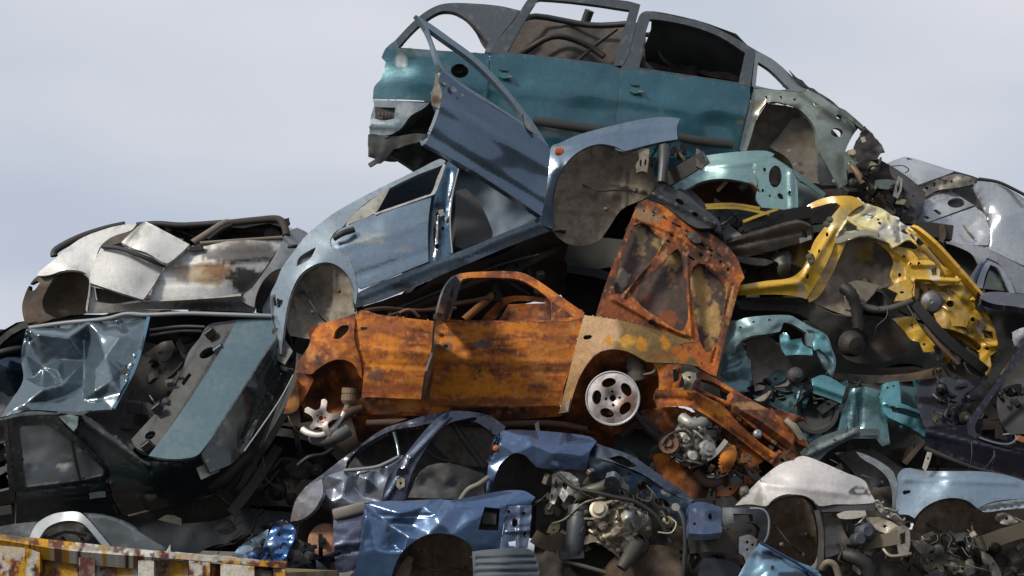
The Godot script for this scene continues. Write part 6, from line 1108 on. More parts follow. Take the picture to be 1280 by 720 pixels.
func silver_top():
	thing("silver_wreck", "crumpled silver car with bared inner panels at the upper right edge", "car wreck", 1210, 330, 21.6, 0.0, -0.2)
	var si := paint(h("b2b8c0"), .2, 3, Color(.35, .35, .35)); var blk := paint(h("868b92"), .4, 5)
	crop(940, 120, 3.765)
	sheet("bonnet_edge", M.gloss, [636, 316, 680, 298, 726, 286, 840, 318, 952, 355, 904, 374, 780, 418, 716, 368], {"w": .1, "b": [[636, 316, .1], [726, 286, .3], [952, 355, .15], [780, 418, -.05], [800, 350, .0]], "col": si, "cr": [[735, 292, 930, 352, 5, .02]], "fl": .03, "r": 3.})
	sheet("slam_panel", M.metal, [786, 432, 820, 414, 900, 382, 960, 368, 1010, 376, 1054, 392, 1040, 414, 960, 432, 880, 442, 820, 474, 800, 460], {"w": .08, "col": stain(grime(h("8f8b84"), 3), 970, 392, 40, 14, h("b8b6b0"), .6), "holes": [ring(822, 434, 9, 8), [848, 410, 862, 406, 864, 424, 852, 428], [898, 396, 914, 394, 916, 414, 902, 416], ring(940, 402, 6, 5)], "cm": [.03, 16.], "fl": .05, "r": 2.4})
	bar("bright_catch", M.alloy, [962, 396, .0, 970, 390, -.02, 980, 384, 0], .012, h("d8d8d2"), .6)
	sheet("hinge_pocket", M.matte, [940, 440, 1040, 404, 1056, 420, 1056, 510, 1010, 500, 960, 460], {"w": .2, "col": blk, "cm": [.05, 24.]})
	sheet("inner_panel", M.paint, [760, 592, 774, 545, 800, 500, 834, 470, 900, 454, 946, 452, 1000, 486, 1046, 514, 940, 552, 820, 596, 774, 602], {"w": .06, "b": [[760, 592, 0], [834, 470, .05], [1046, 514, .08], [820, 596, -.05], [940, 500, .04]], "holes": [ring(961, 503, 41, 23, -.05), [850, 538, 866, 534, 894, 552, 882, 560], [772, 542, 784, 540, 800, 552, 788, 556], [806, 566, 820, 564, 838, 574, 824, 580], ring(860, 480, 3, 3), ring(900, 470, 3, 3)], "col": stain(si, 870, 480, 60, 20, h("8f9094"), .4), "cr": [[800, 520, 920, 470, 6, -.02]], "fl": .03, "r": 2.4})
	sheet("inner_skin", M.dirt, [780, 600, 800, 480, 960, 430, 1060, 500, 1060, 560, 900, 600], {"w": .22, "col": blk, "fl": 0.})  # added backing behind the panel holes so they look dark
	sheet("crumpled_wing", M.gloss, [1044, 428, 1064, 400, 1110, 404, 1180, 424, 1290, 486, 1340, 530, 1340, 820, 1260, 790, 1106, 716, 1112, 640, 1098, 560], {"w": -.02, "b": [[1044, 428, .0], [1290, 486, .2], [1340, 800, .0], [1106, 716, -.06], [1098, 560, .04], [1180, 560, -.06]], "cm": [.03, 110.], "col": stain(si, 1120, 737, 16, 5, h("7a4028"), .8), "cr": [[1108, 560, 1106, 710, 5, .04], [1108, 560, 1060, 430, 6, -.02]], "fl": .03, "r": 3.})
	sheet("scuttle", M.gloss, [824, 600, 900, 574, 1050, 522, 1096, 560, 1110, 640, 1104, 716, 1050, 716, 960, 700, 900, 680, 850, 640], {"w": -.02, "b": [[824, 600, .02], [1050, 522, .05], [1104, 716, -.05], [900, 680, 0], [1000, 620, .07]], "col": si, "cm": [.045, 70.], "cr": [[990, 560, 1040, 600, 8, -.04]], "fl": .03, "r": 2.8})
	crop(860, 160)
	tube("wing_edge_gap", M.rubber, [1108, 194, .04, 1180, 206, .05, 1250, 238, .08, 1310, 270, .1], .016, {"c": Color(.03, .03, .03)})
	sheet("scuttle", M.gloss, [912, 364, 1000, 336, 1100, 304, 1136, 350, 1152, 400, 1144, 446, 1100, 446, 1040, 440, 985, 420, 940, 390], {"w": -.02, "b": [[912, 364, .02], [1100, 304, .05], [1144, 446, -.05], [985, 420, 0], [1050, 370, .06]], "col": si, "cm": [.06, 60.], "fl": .03, "r": 3.})
	bar("torn_strip", M.rust, [1050, 370, -.08, 1066, 396, -.1, 1090, 422, -.08], .014, h("7a6a58"), .4)
	sheet("side_wing", M.paint, [975, 412, 1040, 440, 1120, 452, 1200, 490, 1290, 536, 1340, 570, 1340, 640, 1240, 626, 1226, 580, 1190, 522, 1140, 494, 1112, 540, 1088, 602, 1060, 590, 1104, 520, 1080, 480, 1020, 450, 985, 440], {"w": -.06, "b": [[975, 412, .02], [1340, 600, 0], [1100, 580, 0], [1150, 470, -.06]], "col": paint(h("9299a4"), .3, 5), "fl": .04, "r": 3.})
	sheet("wheel_well", M.dirt, [980, 430, 1040, 452, 1092, 486, 1108, 524, 1080, 590, 1020, 560, 980, 500], {"w": .2, "col": grime(Color(.070, .064, .059), 5)})
	sheet("window_frame", M.paint, [1096, 606, 1118, 540, 1142, 496, 1188, 520, 1226, 580, 1246, 628, 1226, 630, 1206, 584, 1180, 535, 1152, 520, 1134, 560, 1122, 612], {"w": -.09, "col": paint(h("8b95a4"), .2, 6), "fl": .04, "r": 2.8})
	bar("frame_strip", M.paint, [1084, 602, -.08, 1110, 540, -.1, 1138, 494, -.08], .016, h("2a3a68"), .5)
	sheet("door_glass", M.gloss, [1126, 612, 1150, 530, 1180, 548, 1206, 620], {"w": .0, "col": grime(h("6a7066"), 4), "fl": 0.})
	sheet("inner_arch", M.dirt, [860, 330, 980, 400, 1110, 500, 1110, 640, 1000, 640, 900, 500], {"w": .4, "col": blk, "cm": [.08, 50.]})
	block("black_bracket", M.rubber, 930, 392, -.4, Vector3(.36, .14, .12), Vector3(0, 0, -8), Color(.02, .019, .018))
	sheet("bracket_end", M.metal, [958, 370, 976, 366, 984, 400, 972, 440, 958, 430], {"w": -.48, "col": grime(h("5a4c40"), 3), "fl": .05, "r": 3.})
	draw_out("far_body", M.paint, [832, 110, .35, 1000, 160, .3, 1120, 196, .2, 1340, 300, .25], Vector3(.2, -.1, -1.4), {"col": si, "n": 5})

func navy():
	thing("navy_car", "dark navy car shell with empty door frame at the right edge", "car wreck", 1230, 560, 20.1, 0.0, 0.0)
	var nv_ := paint(h("0e142c"), .08, 3, Color(.08, .08, .09)); var blk := grime(Color(.085, .083, .08), 5)
	crop(860, 350)
	sheet("roof_edge", M.gloss, [1112, 62, 1130, 48, 1200, 46, 1300, 58, 1340, 66, 1340, 120, 1240, 100, 1170, 92, 1120, 74], {"w": .1, "b": [[1112, 62, .1], [1200, 46, .2], [1340, 66, .15], [1240, 100, -.03]], "col": nv_, "fl": .05, "r": 3.})
	sheet("front_window_frame", M.gloss, [1300, 226, 1260, 260, 1200, 350, 1130, 450, 1080, 520, 1062, 556, 1076, 592, 1110, 606, 1200, 632, 1250, 622, 1250, 612, 1200, 618, 1130, 600, 1096, 580, 1094, 552, 1130, 490, 1200, 390, 1280, 290, 1320, 250], {"w": -.1, "col": nv_, "fl": .06, "r": 2.6})
	tube("door_seal", M.metal, [1108, 600, -.12, 1160, 618, -.12, 1220, 626, -.12, 1250, 606, -.1, 1240, 586, -.05, 1200, 590, -.02], .009, {"c": h("8a90a0")})
	sheet("side_panel", M.paint, [905, 566, 960, 556, 1060, 560, 1080, 596, 1200, 640, 1300, 650, 1340, 655, 1340, 780, 1200, 740, 1050, 690, 900, 640], {"w": -.06, "b": [[905, 566, .05], [1340, 655, .0], [1340, 780, .1], [900, 640, .1], [1100, 640, -.04]], "col": nv_, "cr": [[900, 580, 1340, 690, 6, -.02]], "fl": .05, "r": 3.4})
	sheet("cabin", M.dirt, [1120, 80, 1340, 110, 1340, 260, 1280, 290, 1180, 420, 1130, 500, 1120, 590, 1340, 640, 1340, 720, 1000, 560, 900, 520, 940, 400, 1140, 380, 1180, 240], {"w": .45, "col": stain(stain(grime(h("17171c"), 3), 1150, 530, 60, 60, h("5a504c"), .7), 1230, 470, 60, 50, h("2e2e34"), .7), "cm": [.12, 50.], "fl": 0.})
	sheet("seat_back", M.matte, [1180, 440, 1240, 380, 1340, 360, 1340, 580, 1230, 590, 1190, 540], {"w": .2, "col": grime(h("22242c"), 4), "b": [[1180, 440, .1], [1340, 360, .1], [1250, 480, -.05]], "cm": [.05, 40.], "fl": .1})
	sheet("bent_pillar", M.alloy, [1236, 200, 1280, 180, 1300, 190, 1290, 240, 1256, 262, 1240, 240], {"w": .0, "col": grime(h("8c929c"), 3), "cm": [.06, 30.], "fl": .04, "r": 3.})
	block("orange_marker", M.gloss, 1268, 606, -.12, Vector3(.07, .05, .03), Vector3(0, 0, -20), Color(.4, .12, .03))
	sheet("far_door", M.paint, [880, 380, 1000, 370, 1120, 380, 1060, 500, 1000, 560, 900, 560, 870, 460], {"w": .2, "col": paint(h("0f1426"), .15, 6), "cm": [.06, 60.], "fl": .05})
	clutter(18, 930, 390, 1120, 540, .05, .2, [h("1a1c28"), h("4a4a50"), h("0e0f14"), h("6b675e")], 131, .7)
	clutter(10, 1180, 380, 1280, 600, .05, .25, [h("44444a"), h("1c1d22"), h("5d5148")], 132, .7)
	for q in [[1080, 620, 1070, 720], [1170, 655, 1130, 719], [1165, 650, 1160, 700]]: tube("wire", M.rubber, [q[0], q[1], -.12, (q[0] + q[2]) / 2 + 6, (q[1] + q[3]) / 2, -.15, q[2], q[3], -.1], .004, {"c": Color(.06, .06, .06), "sides": 5})
	tube("lower_rail", M.metal, [900, 640, .05, 1050, 700, .0, 1200, 745, .0, 1340, 785, .05], .03, {"c": Color(.07, .068, .066)})
	sheet("loose_strap", M.matte, [893, 716, 912, 654, 930, 658, 918, 700, 905, 730], {"w": -.2, "col": grime(h("b5b3aa"), 3), "holes": [ring(915, 680, 4, 5)], "fl": .01, "r": 2.8})

func crumpled_blue():
	thing("crumpled_estate", "crumpled silver blue car under the rusted one, facing right", "car wreck", 520, 690, 19.25, 0.0, 0.0)
	var W := Vector3(.1, 0, -1.4); var sv := paint(h("8f97a8"), .2, 3, Color(.3, .3, .3)); var bl := paint(h("506a92"), .2, 4, Color(.2, .22, .26)); var nb_ := paint(h("232c40"), .15, 5); var blk := grime(h("66686c"), 5)
	crop(300, 484)
	sheet("roof_side", M.gloss, [196, 500, 206, 440, 250, 380, 318, 328, 386, 275, 440, 235, 540, 162, 640, 128, 740, 98, 806, 90, 870, 92, 950, 108, 1012, 150, 1000, 176, 966, 180, 930, 150, 868, 122, 800, 118, 740, 135, 690, 145, 600, 160, 560, 172, 470, 222, 410, 280, 396, 316, 330, 340, 260, 392, 225, 460],
		{"b": [[196, 500, .1], [318, 328, .1], [540, 162, .15], [806, 90, .15], [1012, 150, .1], [396, 316, .0], [690, 145, .08], [225, 460, .05]], "cm": [.03, 50.], "col": nb_, "cr": [[400, 265, 620, 150, 5, -.02], [640, 150, 940, 110, 5, .02]], "fl": .05, "r": 2.6})
	sheet("tail_lamp", M.gloss, [192, 512, 200, 470, 222, 420, 262, 378, 312, 350, 316, 400, 300, 440, 270, 480, 230, 505], {"w": .0, "b": [[192, 512, .06], [262, 378, .05], [312, 350, 0], [260, 440, -.05]], "col": stain(grime(h("8e8f98"), 5), 210, 490, 12, 18, h("a07050"), .5), "cm": [.025, 30.], "fl": .03, "r": 2.6})
	sheet("crushed_quarter_panel", M.gloss, [330, 340, 396, 318, 510, 306, 560, 288, 604, 262, 622, 260, 600, 300, 562, 350, 546, 400, 540, 434, 476, 442, 420, 456, 356, 476, 340, 450, 322, 430, 300, 446, 316, 400, 318, 356],
		{"w": -.02, "tin": [[326, 336, .0], [400, 316, .02], [510, 304, .03], [626, 256, .03], [562, 350, -.02], [546, 436, .0], [478, 444, .0], [356, 480, .02], [298, 448, .06], [316, 400, .02], [400, 352, -.03], [440, 382, .07], [480, 345, -.08], [520, 380, -.01], [470, 420, .05], [390, 420, -.05], [440, 328, .05], [360, 385, .04], [350, 440, -.03], [560, 300, -.05], [430, 445, -.04]], "cm": [.015, 30.], "col": sv, "fl": .03, "r": 2.4})
	sheet("rear_side_panel", M.paint, [356, 480, 420, 458, 478, 444, 470, 520, 462, 610, 448, 690, 400, 706, 366, 704, 360, 640, 356, 560], {"w": -.04, "b": [[356, 480, .0], [478, 444, 0], [448, 690, .04], [366, 704, .05], [420, 560, -.05]], "col": paint(h("5d6684"), .25, 6), "cr": [[360, 605, 460, 590, 6, -.02], [360, 640, 455, 620, 5, .02]], "cm": [.03, 40.], "fl": .03, "r": 2.8})
	tube("side_moulding", M.matte, [356, 486, -.07, 420, 470, -.09, 476, 456, -.07], .05, {"c": h("8c8684"), "flat": .35})
	sheet("rear_arch", M.dirt, [210, 560, 240, 510, 300, 468, 340, 470, 352, 520, 358, 640, 330, 700, 260, 680, 214, 620], {"w": .2, "col": grime(Color(.070, .060, .056), 3), "b": [[210, 560, -.05], [300, 468, -.1], [358, 640, -.1], [290, 580, .1]]})
	turned("brake_drum", M.rust, 316, 586, .05, Vector3(-.35, .05, 1), [[0, .06], [.035, .06], [.04, .02], [.09, .02], [.135, .0], [.15, -.04], [.15, -.09]], h("96705a"), null, 26)
	turned("hub_nut", M.rubber, 310, 586, -.02, Vector3(-.35, .05, 1), [[0, .02], [.025, .018], [.03, -.01]], Color(.02, .02, .02), null, 10)
	tube("window_seal", M.rubber, [396, 318, -.02, 510, 306, -.05, 560, 288, -.05, 606, 264, -.02], .016, {"c": Color(.25, .27, .3)})
	tube("window_divider", M.paint, [586, 172, .08, 598, 215, .05, 606, 262, .0], .016, {"c": h("2f4a50")})
	sheet("centre_pillar", M.paint, [540, 432, 552, 376, 580, 330, 622, 268, 662, 216, 710, 158, 760, 110, 806, 92, 862, 94, 900, 112, 850, 122, 800, 136, 750, 175, 710, 230, 668, 300, 644, 360, 626, 428, 580, 432], {"w": -.02, "b": [[540, 432, 0], [806, 92, .13], [900, 112, .14], [626, 428, 0], [650, 280, .0]], "holes": [[592, 340, 604, 306, 646, 320, 640, 332], ring(585, 405, 7, 8)], "col": paint(h("2f4260"), .2, 5), "cr": [[560, 420, 650, 270, 8, -.02], [650, 270, 800, 110, 8, -.03]], "fl": .05, "r": 2.6})
	sheet("latch_plate", M.metal, [598, 352, 614, 342, 628, 350, 626, 378, 608, 390, 596, 378], {"w": -.05, "col": grime(h("b8b49c"), 3), "holes": [ring(612, 366, 5, 6)], "fl": .03, "r": 2.4})
	sheet("headlining", M.matte, [720, 200, 800, 130, 868, 124, 930, 150, 966, 184, 940, 300, 860, 300, 780, 260], {"w": .4, "col": grime(h("9a978f"), 3), "b": [[720, 200, .3], [868, 124, .0], [940, 300, .2]], "cm": [.03, 50.]})
	tube("cabin_strap", M.rubber, [810, 135, .25, 860, 210, .25, 930, 300, .3], .03, {"c": Color(.03, .03, .032)})
	tube("seat_rail", M.rubber, [700, 230, .3, 750, 270, .35, 830, 290, .4], .02, {"c": Color(.04, .04, .042)})
	sheet("cabin_trim", M.dirt, [396, 318, 470, 225, 600, 160, 760, 130, 960, 180, 960, 330, 930, 440, 620, 440, 560, 420], {"w": .75, "col": blk, "cm": [.1, 60.]})  # added sheet behind the window openings, standing for the dark cabin
	sheet("torn_seat", M.dirt, [640, 420, 700, 310, 800, 290, 930, 330, 930, 430], {"w": .3, "col": blk, "cm": [.1, 50.]})
	tube("loose_hose", M.rubber, [840, 430, -.1, 870, 390, -.12, 910, 370, -.12, 945, 345, -.08], .024, {"c": Color(.22, .21, .18)})
	draw_out("roof", M.gloss, [400, 262, .15, 540, 162, .2, 740, 98, .2, 870, 92, .18, 1000, 140, .15], W, {"col": nb_, "n": 7, "amp": .06})
	crop(560, 484)
	sheet("front_wing", M.gloss, [146, 404, 150, 330, 160, 250, 176, 196, 206, 166, 330, 165, 440, 174, 540, 188, 567, 206, 545, 240, 532, 286, 526, 316, 440, 312, 342, 306, 318, 284, 290, 258, 250, 252, 212, 280, 182, 330, 168, 390, 150, 410],
		{"w": -.05, "tin": [[144, 408, .03], [150, 300, .02], [204, 162, .08], [330, 161, .08], [440, 170, .1], [570, 204, .12], [528, 318, .04], [440, 314, .0], [342, 308, -.02], [326, 218, -.06], [252, 250, -.06], [182, 330, -.04], [350, 200, .0], [404, 250, -.08], [452, 216, -.03], [500, 262, -.02], [196, 212, -.04], [300, 188, -.03], [540, 240, .03], [240, 215, -.04]], "col": bl, "cm": [.01, 30.], "fl": .035, "r": 2.4})
	turned("side_indicator", M.gloss, 180, 232, -.08, Vector3(-.3, 0, 1), [[0, .015], [.02, .012], [.03, 0]], Color(.65, .16, .03), null, 12)
	sheet("front_wheel_well", M.dirt, [150, 420, 168, 380, 186, 325, 214, 280, 256, 250, 300, 262, 344, 306, 400, 320, 420, 420, 340, 440, 220, 430], {"w": .25, "col": grime(Color(.064, .064, .070), 5), "b": [[150, 420, -.1], [256, 250, -.2], [400, 320, -.1], [270, 380, .1]]})
	draw_out("front_arch_lip", M.dirt, [168, 390, -.05, 182, 330, -.08, 212, 280, -.1, 250, 252, -.1, 290, 258, -.09, 342, 306, -.08], Vector3(0, 0, -.26), {"col": grime(Color(.062, .062, .070)), "n": 3})
	sheet("splitpin_plate", M.metal, [330, 140, 345, 128, 350, 165, 336, 166], {"w": -.1, "col": grime(h("9a9a98")), "fl": .02, "r": 3.})

func blue_nose():
	thing("blue_nose_section", "bright blue front corner of a car with black lamp opening and ribbed grey bumper", "car wreck", 560, 718, 18.75, 0.0, 0.0)
	var bl := paint(h("46648e"), .2, 3, Color(.2, .24, .3)); var blk := grime(Color(.085, .083, .08), 5)
	crop(300, 484)
	sheet("wing", M.gloss, [476, 446, 540, 434, 640, 432, 760, 426, 800, 430, 900, 414, 990, 396, 1080, 394, 1124, 418, 1108, 446, 1016, 450, 1004, 530, 990, 612, 940, 620, 890, 626, 862, 588, 806, 562, 720, 560, 660, 590, 616, 630, 590, 680, 572, 740, 430, 740, 440, 690, 456, 610, 466, 520],
		{"tin": [[470, 436, .10], [780, 420, .10], [1080, 390, .14], [1126, 420, .1], [476, 487, -.03], [740, 487, -.05], [830, 447, -.02], [1010, 442, .0], [560, 520, .02], [640, 570, -.07], [590, 605, .06], [520, 620, -.03], [450, 640, .03], [426, 745, .1], [575, 745, .0], [620, 630, -.05], [690, 575, -.09], [760, 520, -.1], [800, 470, -.05], [880, 505, -.06], [864, 590, -.05], [1004, 540, 0], [992, 616, .02], [720, 556, -.08], [806, 558, -.08], [655, 525, .03], [700, 452, .01], [500, 540, -.02], [610, 480, -.045], [850, 470, -.02], [930, 600, -.02]], "holes": [[908, 542, 920, 495, 932, 456, 990, 462, 984, 546, 940, 545]], "cm": [.012, 40.], "cr": [[480, 486, 740, 487, 3, .02], [740, 487, 830, 447, 3, .02], [830, 447, 1010, 441, 3, .02]], "col": bl, "fl": .035, "r": 2.3})
	sheet("lamp_pocket", M.matte, [900, 550, 920, 450, 1000, 455, 992, 552], {"w": .12, "col": blk, "cm": [.05, 25.]})
	block("lamp_bracket", M.rubber, 950, 500, .06, Vector3(.12, .1, .05), Vector3(0, 0, -4), Color(.03, .03, .03))
	sheet("front_plate", M.paint, [1018, 452, 1112, 448, 1106, 540, 1096, 612, 1050, 626, 990, 612, 1004, 540], {"w": .02, "holes": [ring(1046, 516, 11, 16), ring(1080, 480, 8, 6), [1022, 590, 1050, 585, 1050, 606, 1026, 606], ring(1085, 560, 6, 10), ring(1024, 474, 6, 6)], "col": stain(paint(h("4a5f86"), .35, 5), 1080, 560, 30, 60, h("5c6a80"), .6), "cr": [[1066, 455, 1060, 615, 6, -.03], [1010, 550, 1100, 545, 5, -.03]], "cm": [.02, 26.], "fl": .05, "r": 2.4})
	sheet("wheel_well", M.dirt, [570, 760, 590, 680, 620, 630, 664, 588, 724, 560, 806, 562, 866, 590, 892, 630, 900, 760], {"w": .25, "b": [[570, 760, -.1], [724, 560, -.2], [892, 630, -.2], [740, 690, .1]], "col": stain(grime(h("6a5a4e"), 3), 640, 650, 50, 60, h("2a1e18"), .7), "cr": [[640, 610, 650, 740, 4, .025], [740, 566, 745, 740, 4, -.025], [830, 580, 840, 740, 4, .02], [600, 680, 880, 690, 4, -.02]], "cm": [.012, 26.], "r": 3.})
	arch_fittings([[650, 660], [700, 620], [760, 650], [820, 630], [850, 690]], .18, 9)
	draw_out("arch_lip", M.dirt, [572, 740, 0, 590, 680, -.01, 616, 630, -.03, 660, 590, -.05, 720, 560, -.06, 806, 562, -.06, 862, 588, -.04, 890, 626, -.01], Vector3(0, 0, -.28), {"col": grime(Color(.070, .063, .063)), "n": 3})
	sheet("torn_liner", M.matte, [590, 760, 600, 700, 640, 640, 660, 650, 650, 700, 630, 760], {"w": .05, "col": grime(h("6a5848"), 5), "cm": [.06, 30.], "jag": 1.5, "fl": .02})
	sheet("ribbed_bumper", M.matte, [884, 626, 950, 618, 1050, 612, 1104, 618, 1130, 650, 1142, 719, 1146, 770, 890, 770, 888, 700], {"w": -.06, "b": [[884, 626, .04], [1104, 618, .06], [1146, 770, .06], [1000, 680, -.05], [890, 770, .03]], "col": paint(h("566270"), .3, 4, Color(.12, .12, .12)), "cr": [[900, 654, 1120, 646, 3.5, .022], [900, 680, 1128, 672, 3.5, .022], [900, 706, 1136, 700, 3.5, .022]], "fl": .06, "r": 2.0})
	sheet("side_flank", M.gloss, [380, 760, 440, 690, 460, 610, 476, 640, 560, 700, 560, 770, 400, 780], {"w": .1, "col": paint(h("3a3f7c"), .15, 4), "cm": [.04, 50.], "fl": .03})

func engine_bay():
	thing("bared_engine_bay", "dark blue car front torn open around a pale dusty gearbox", "car wreck", 760, 700, 19.15, 0.0, 0.0)
	var nv_ := paint(h("22364c"), .25, 3, Color(.12, .12, .12)); var al := grime(h("8a8170"), 3); var blk := grime(Color(.085, .083, .08), 5)
	crop(560, 484)
	sheet("wing_top", M.gloss, [566, 214, 600, 226, 700, 260, 780, 315, 860, 370, 940, 430, 920, 440, 830, 390, 740, 330, 640, 290, 540, 262, 536, 240], {"w": .12, "b": [[566, 214, .1], [940, 430, -.05], [700, 290, -.03], [540, 262, .05]], "col": nv_, "cm": [.04, 50.], "holes": [[610, 270, 660, 262, 720, 300, 690, 306]], "fl": .05, "r": 2.6})
	sheet("inner_wing", M.paint, [534, 268, 640, 298, 740, 338, 830, 396, 925, 446, 910, 520, 820, 470, 740, 420, 660, 360, 560, 340, 530, 310], {"w": .05, "b": [[534, 268, .05], [925, 446, -.02], [740, 380, .08], [560, 340, .1]], "col": stain(paint(h("2c4560"), .3, 5), 840, 400, 26, 10, h("b9c2c8"), .8), "holes": [ring(738, 382, 20, 24, .3), [770, 420, 830, 430, 850, 462, 800, 456], ring(690, 330, 8, 6)], "cm": [.04, 36.], "fl": .05, "r": 2.8})
	sheet("front_box", M.paint, [918, 448, 960, 436, 1040, 456, 1044, 552, 980, 560, 918, 556], {"w": -.05, "b": [[918, 448, .04], [1044, 500, .04], [980, 500, -.06]], "col": stain(stain(paint(h("536e96"), .3, 4), 1000, 490, 26, 20, h("2c3c58"), .7), 940, 470, 10, 6, h("b8c4d4"), .7), "holes": [ring(1000, 492, 9, 12), ring(940, 520, 6, 6)], "cm": [.05, 30.], "fl": .06, "r": 2.6})
	sheet("front_cradle", M.metal, [1046, 458, 1120, 460, 1200, 466, 1220, 500, 1222, 560, 1204, 592, 1180, 590, 1190, 540, 1170, 520, 1090, 516, 1046, 530], {"w": -.02, "b": [[1046, 458, 0], [1222, 520, .08], [1190, 590, .05], [1120, 490, -.05]], "col": grime(h("555a60"), 4), "holes": [[1086, 482, 1160, 484, 1166, 510, 1090, 512]], "fl": .07, "r": 2.6})
	tube("loop_wire", M.metal, [1150, 462, -.1, 1200, 466, -.12, 1222, 500, -.12, 1220, 560, -.12, 1206, 590, -.1], .01, {"c": h("8f98a0")})
	bar("bumper_rail", M.metal, [920, 590, .0, 1000, 582, -.04, 1080, 590, -.04, 1130, 598, .0], .13, h("4c453e"), .7)
	sheet("rail_plate", M.metal, [1110, 570, 1150, 562, 1178, 580, 1168, 640, 1150, 690, 1136, 700, 1130, 650, 1108, 632], {"w": -.12, "holes": [ring(1140, 590, 6, 6), ring(1160, 600, 5, 5), ring(1140, 618, 5, 5)], "col": grime(h("8d939c"), 3), "fl": .03, "r": 2.6})
	# gearbox and engine
	var gb := sheet("gearbox", M.alloy, [512, 470, 540, 450, 580, 440, 640, 430, 720, 460, 770, 500, 780, 560, 740, 600, 700, 610, 660, 640, 600, 610, 540, 570, 516, 540], {"w": -.05, "b": [[512, 470, .1], [640, 430, .12], [780, 560, .1], [620, 520, -.12], [690, 500, -.14], [560, 500, -.02], [660, 640, .02]], "col": stain(stain(stain(al, 720, 500, 50, 50, h("8f9aa2"), .6), 640, 590, 50, 30, h("5c5040"), .6), 600, 560, 30, 20, h("a39a84"), .6), "dn": [[600, 540, 26, .05], [690, 480, 30, -.05], [560, 480, 20, .03]], "cm": [.045, 17.], "fl": .08, "r": 2.0})
	turned("filler_cap", M.alloy, 574, 464, -.2, Vector3(-.1, .3, 1), [[0, .03], [.045, .03], [.05, .025], [.052, .0], [.075, -.005], [.078, -.03]], h("a39c8c"), gb, 20)
	turned("breather", M.alloy, 590, 526, -.18, Vector3(0, 0, 1), [[0, .01], [.02, .012], [.024, .0], [.036, .0], [.04, -.03]], h("7a7366"), gb, 14)
	tube("axle_boot", M.rubber, [722, 590, -.1, 700, 630, -.16, 680, 660, -.2, 660, 690, -.22], .075, {"c": h("4a463f"), "rib": .16, "s": 5, "taper": .55, "par": gb})
	turned("axle_seat", M.rubber, 716, 594, -.1, Vector3(.3, .4, 1), [[.06, .05], [.1, .03], [.12, -.02], [.12, -.06]], Color(.05, .045, .04), gb, 20)
	sheet("bell_housing", M.alloy, [500, 580, 540, 560, 600, 590, 640, 620, 660, 660, 640, 640, 600, 610, 560, 590, 520, 600], {"w": -.12, "col": al, "fl": .05, "par": gb, "r": 2.6})
	turned("clutch_opening", M.dirt, 556, 640, .05, Vector3(0, .2, 1), [[.22, .02], [.2, .0], [.18, -.06], [0, -.06]], Color(.03, .028, .026), gb, 24)
	for q in [[528, 476], [540, 520], [560, 556], [610, 600], [650, 622], [630, 440], [680, 452], [740, 490], [765, 540], [712, 560], [650, 500], [610, 480], [590, 580]]:
		turned("bolt", M.metal, q[0], q[1], -.2, Vector3(0, .1, 1), [[0, .02], [.012, .02], [.013, .006], [.022, .004], [.023, -.05]], h("5f584c"), gb, 6)
	for q in [[540, 545, 640, 610], [520, 500, 600, 500], [640, 450, 660, 560], [680, 460, 720, 560], [600, 450, 560, 540], [720, 470, 770, 530]]:
		bar("casting_rib", M.alloy, [q[0], q[1], -.12, (q[0] + q[2]) / 2., (q[1] + q[3]) / 2., -.19, q[2], q[3], -.12], .012, h("7c7464"), 1.8, {"par": gb})
	tube("wiring_loom", M.rubber, [420, 330, -.1, 480, 380, -.15, 560, 400, -.2, 640, 420, -.2, 720, 440, -.18, 800, 500, -.15, 850, 590, -.12], .018, {"c": Color(.03, .03, .03), "rib": .1, "s": 8})
	tube("fuel_pipe", M.metal, [400, 520, -.05, 450, 500, -.1, 520, 440, -.16, 600, 420, -.2], .009, {"c": h("8a8678")})
	tube("damper_tube", M.metal, [502, 462, -.02, 496, 520, -.06, 484, 600, -.06, 474, 638, -.04], .105, {"c": h("545a62"), "sides": 7, "taper": .85})
	block("damper_foot", M.metal, 472, 640, -.06, Vector3(.2, .07, .12), Vector3(0, 0, 4), h("4d5054"))
	sheet("engine_mount", M.metal, [590, 400, 600, 346, 630, 340, 656, 362, 660, 380, 686, 396, 690, 424, 650, 420, 612, 430], {"w": -.14, "holes": [[640, 392, 672, 396, 676, 416, 644, 412], ring(618, 372, 8, 10)], "col": grime(h("6d7884"), 5), "b": [[590, 400, .05], [690, 424, .04], [630, 380, -.05]], "fl": .05, "r": 2.4})
	sheet("chain_cover", M.metal, [386, 440, 394, 380, 400, 330, 430, 322, 470, 330, 496, 350, 490, 420, 460, 410, 440, 440, 420, 410, 404, 446], {"w": -.05, "col": grime(h("8d8f90"), 3), "holes": [ring(412, 370, 6, 16), ring(446, 372, 9, 18), ring(396, 415, 4, 10)], "cm": [.08, 24.], "jag": 1.2, "fl": .04, "r": 2.4})
	tube("coolant_pipe", M.metal, [498, 420, -.05, 530, 400, -.1, 580, 385, -.12, 610, 370, -.1], .055, {"c": h("6e6a5e")})
	tube("clip_wire", M.metal, [800, 552, -.15, 850, 555, -.17, 870, 520, -.17, 850, 500, -.15], .008, {"c": h("b5b2a4"), "sides": 6})
	tube("steel_hose", M.metal, [865, 455, -.12, 895, 500, -.16, 905, 600, -.16, 895, 719, -.12], .022, {"c": h("4f5052")})
	turned("hose_joint", M.metal, 868, 458, -.14, Vector3(0, 0, 1), [[0, .02], [.03, .02], [.036, -.02]], h("b9b9b5"), null, 12)
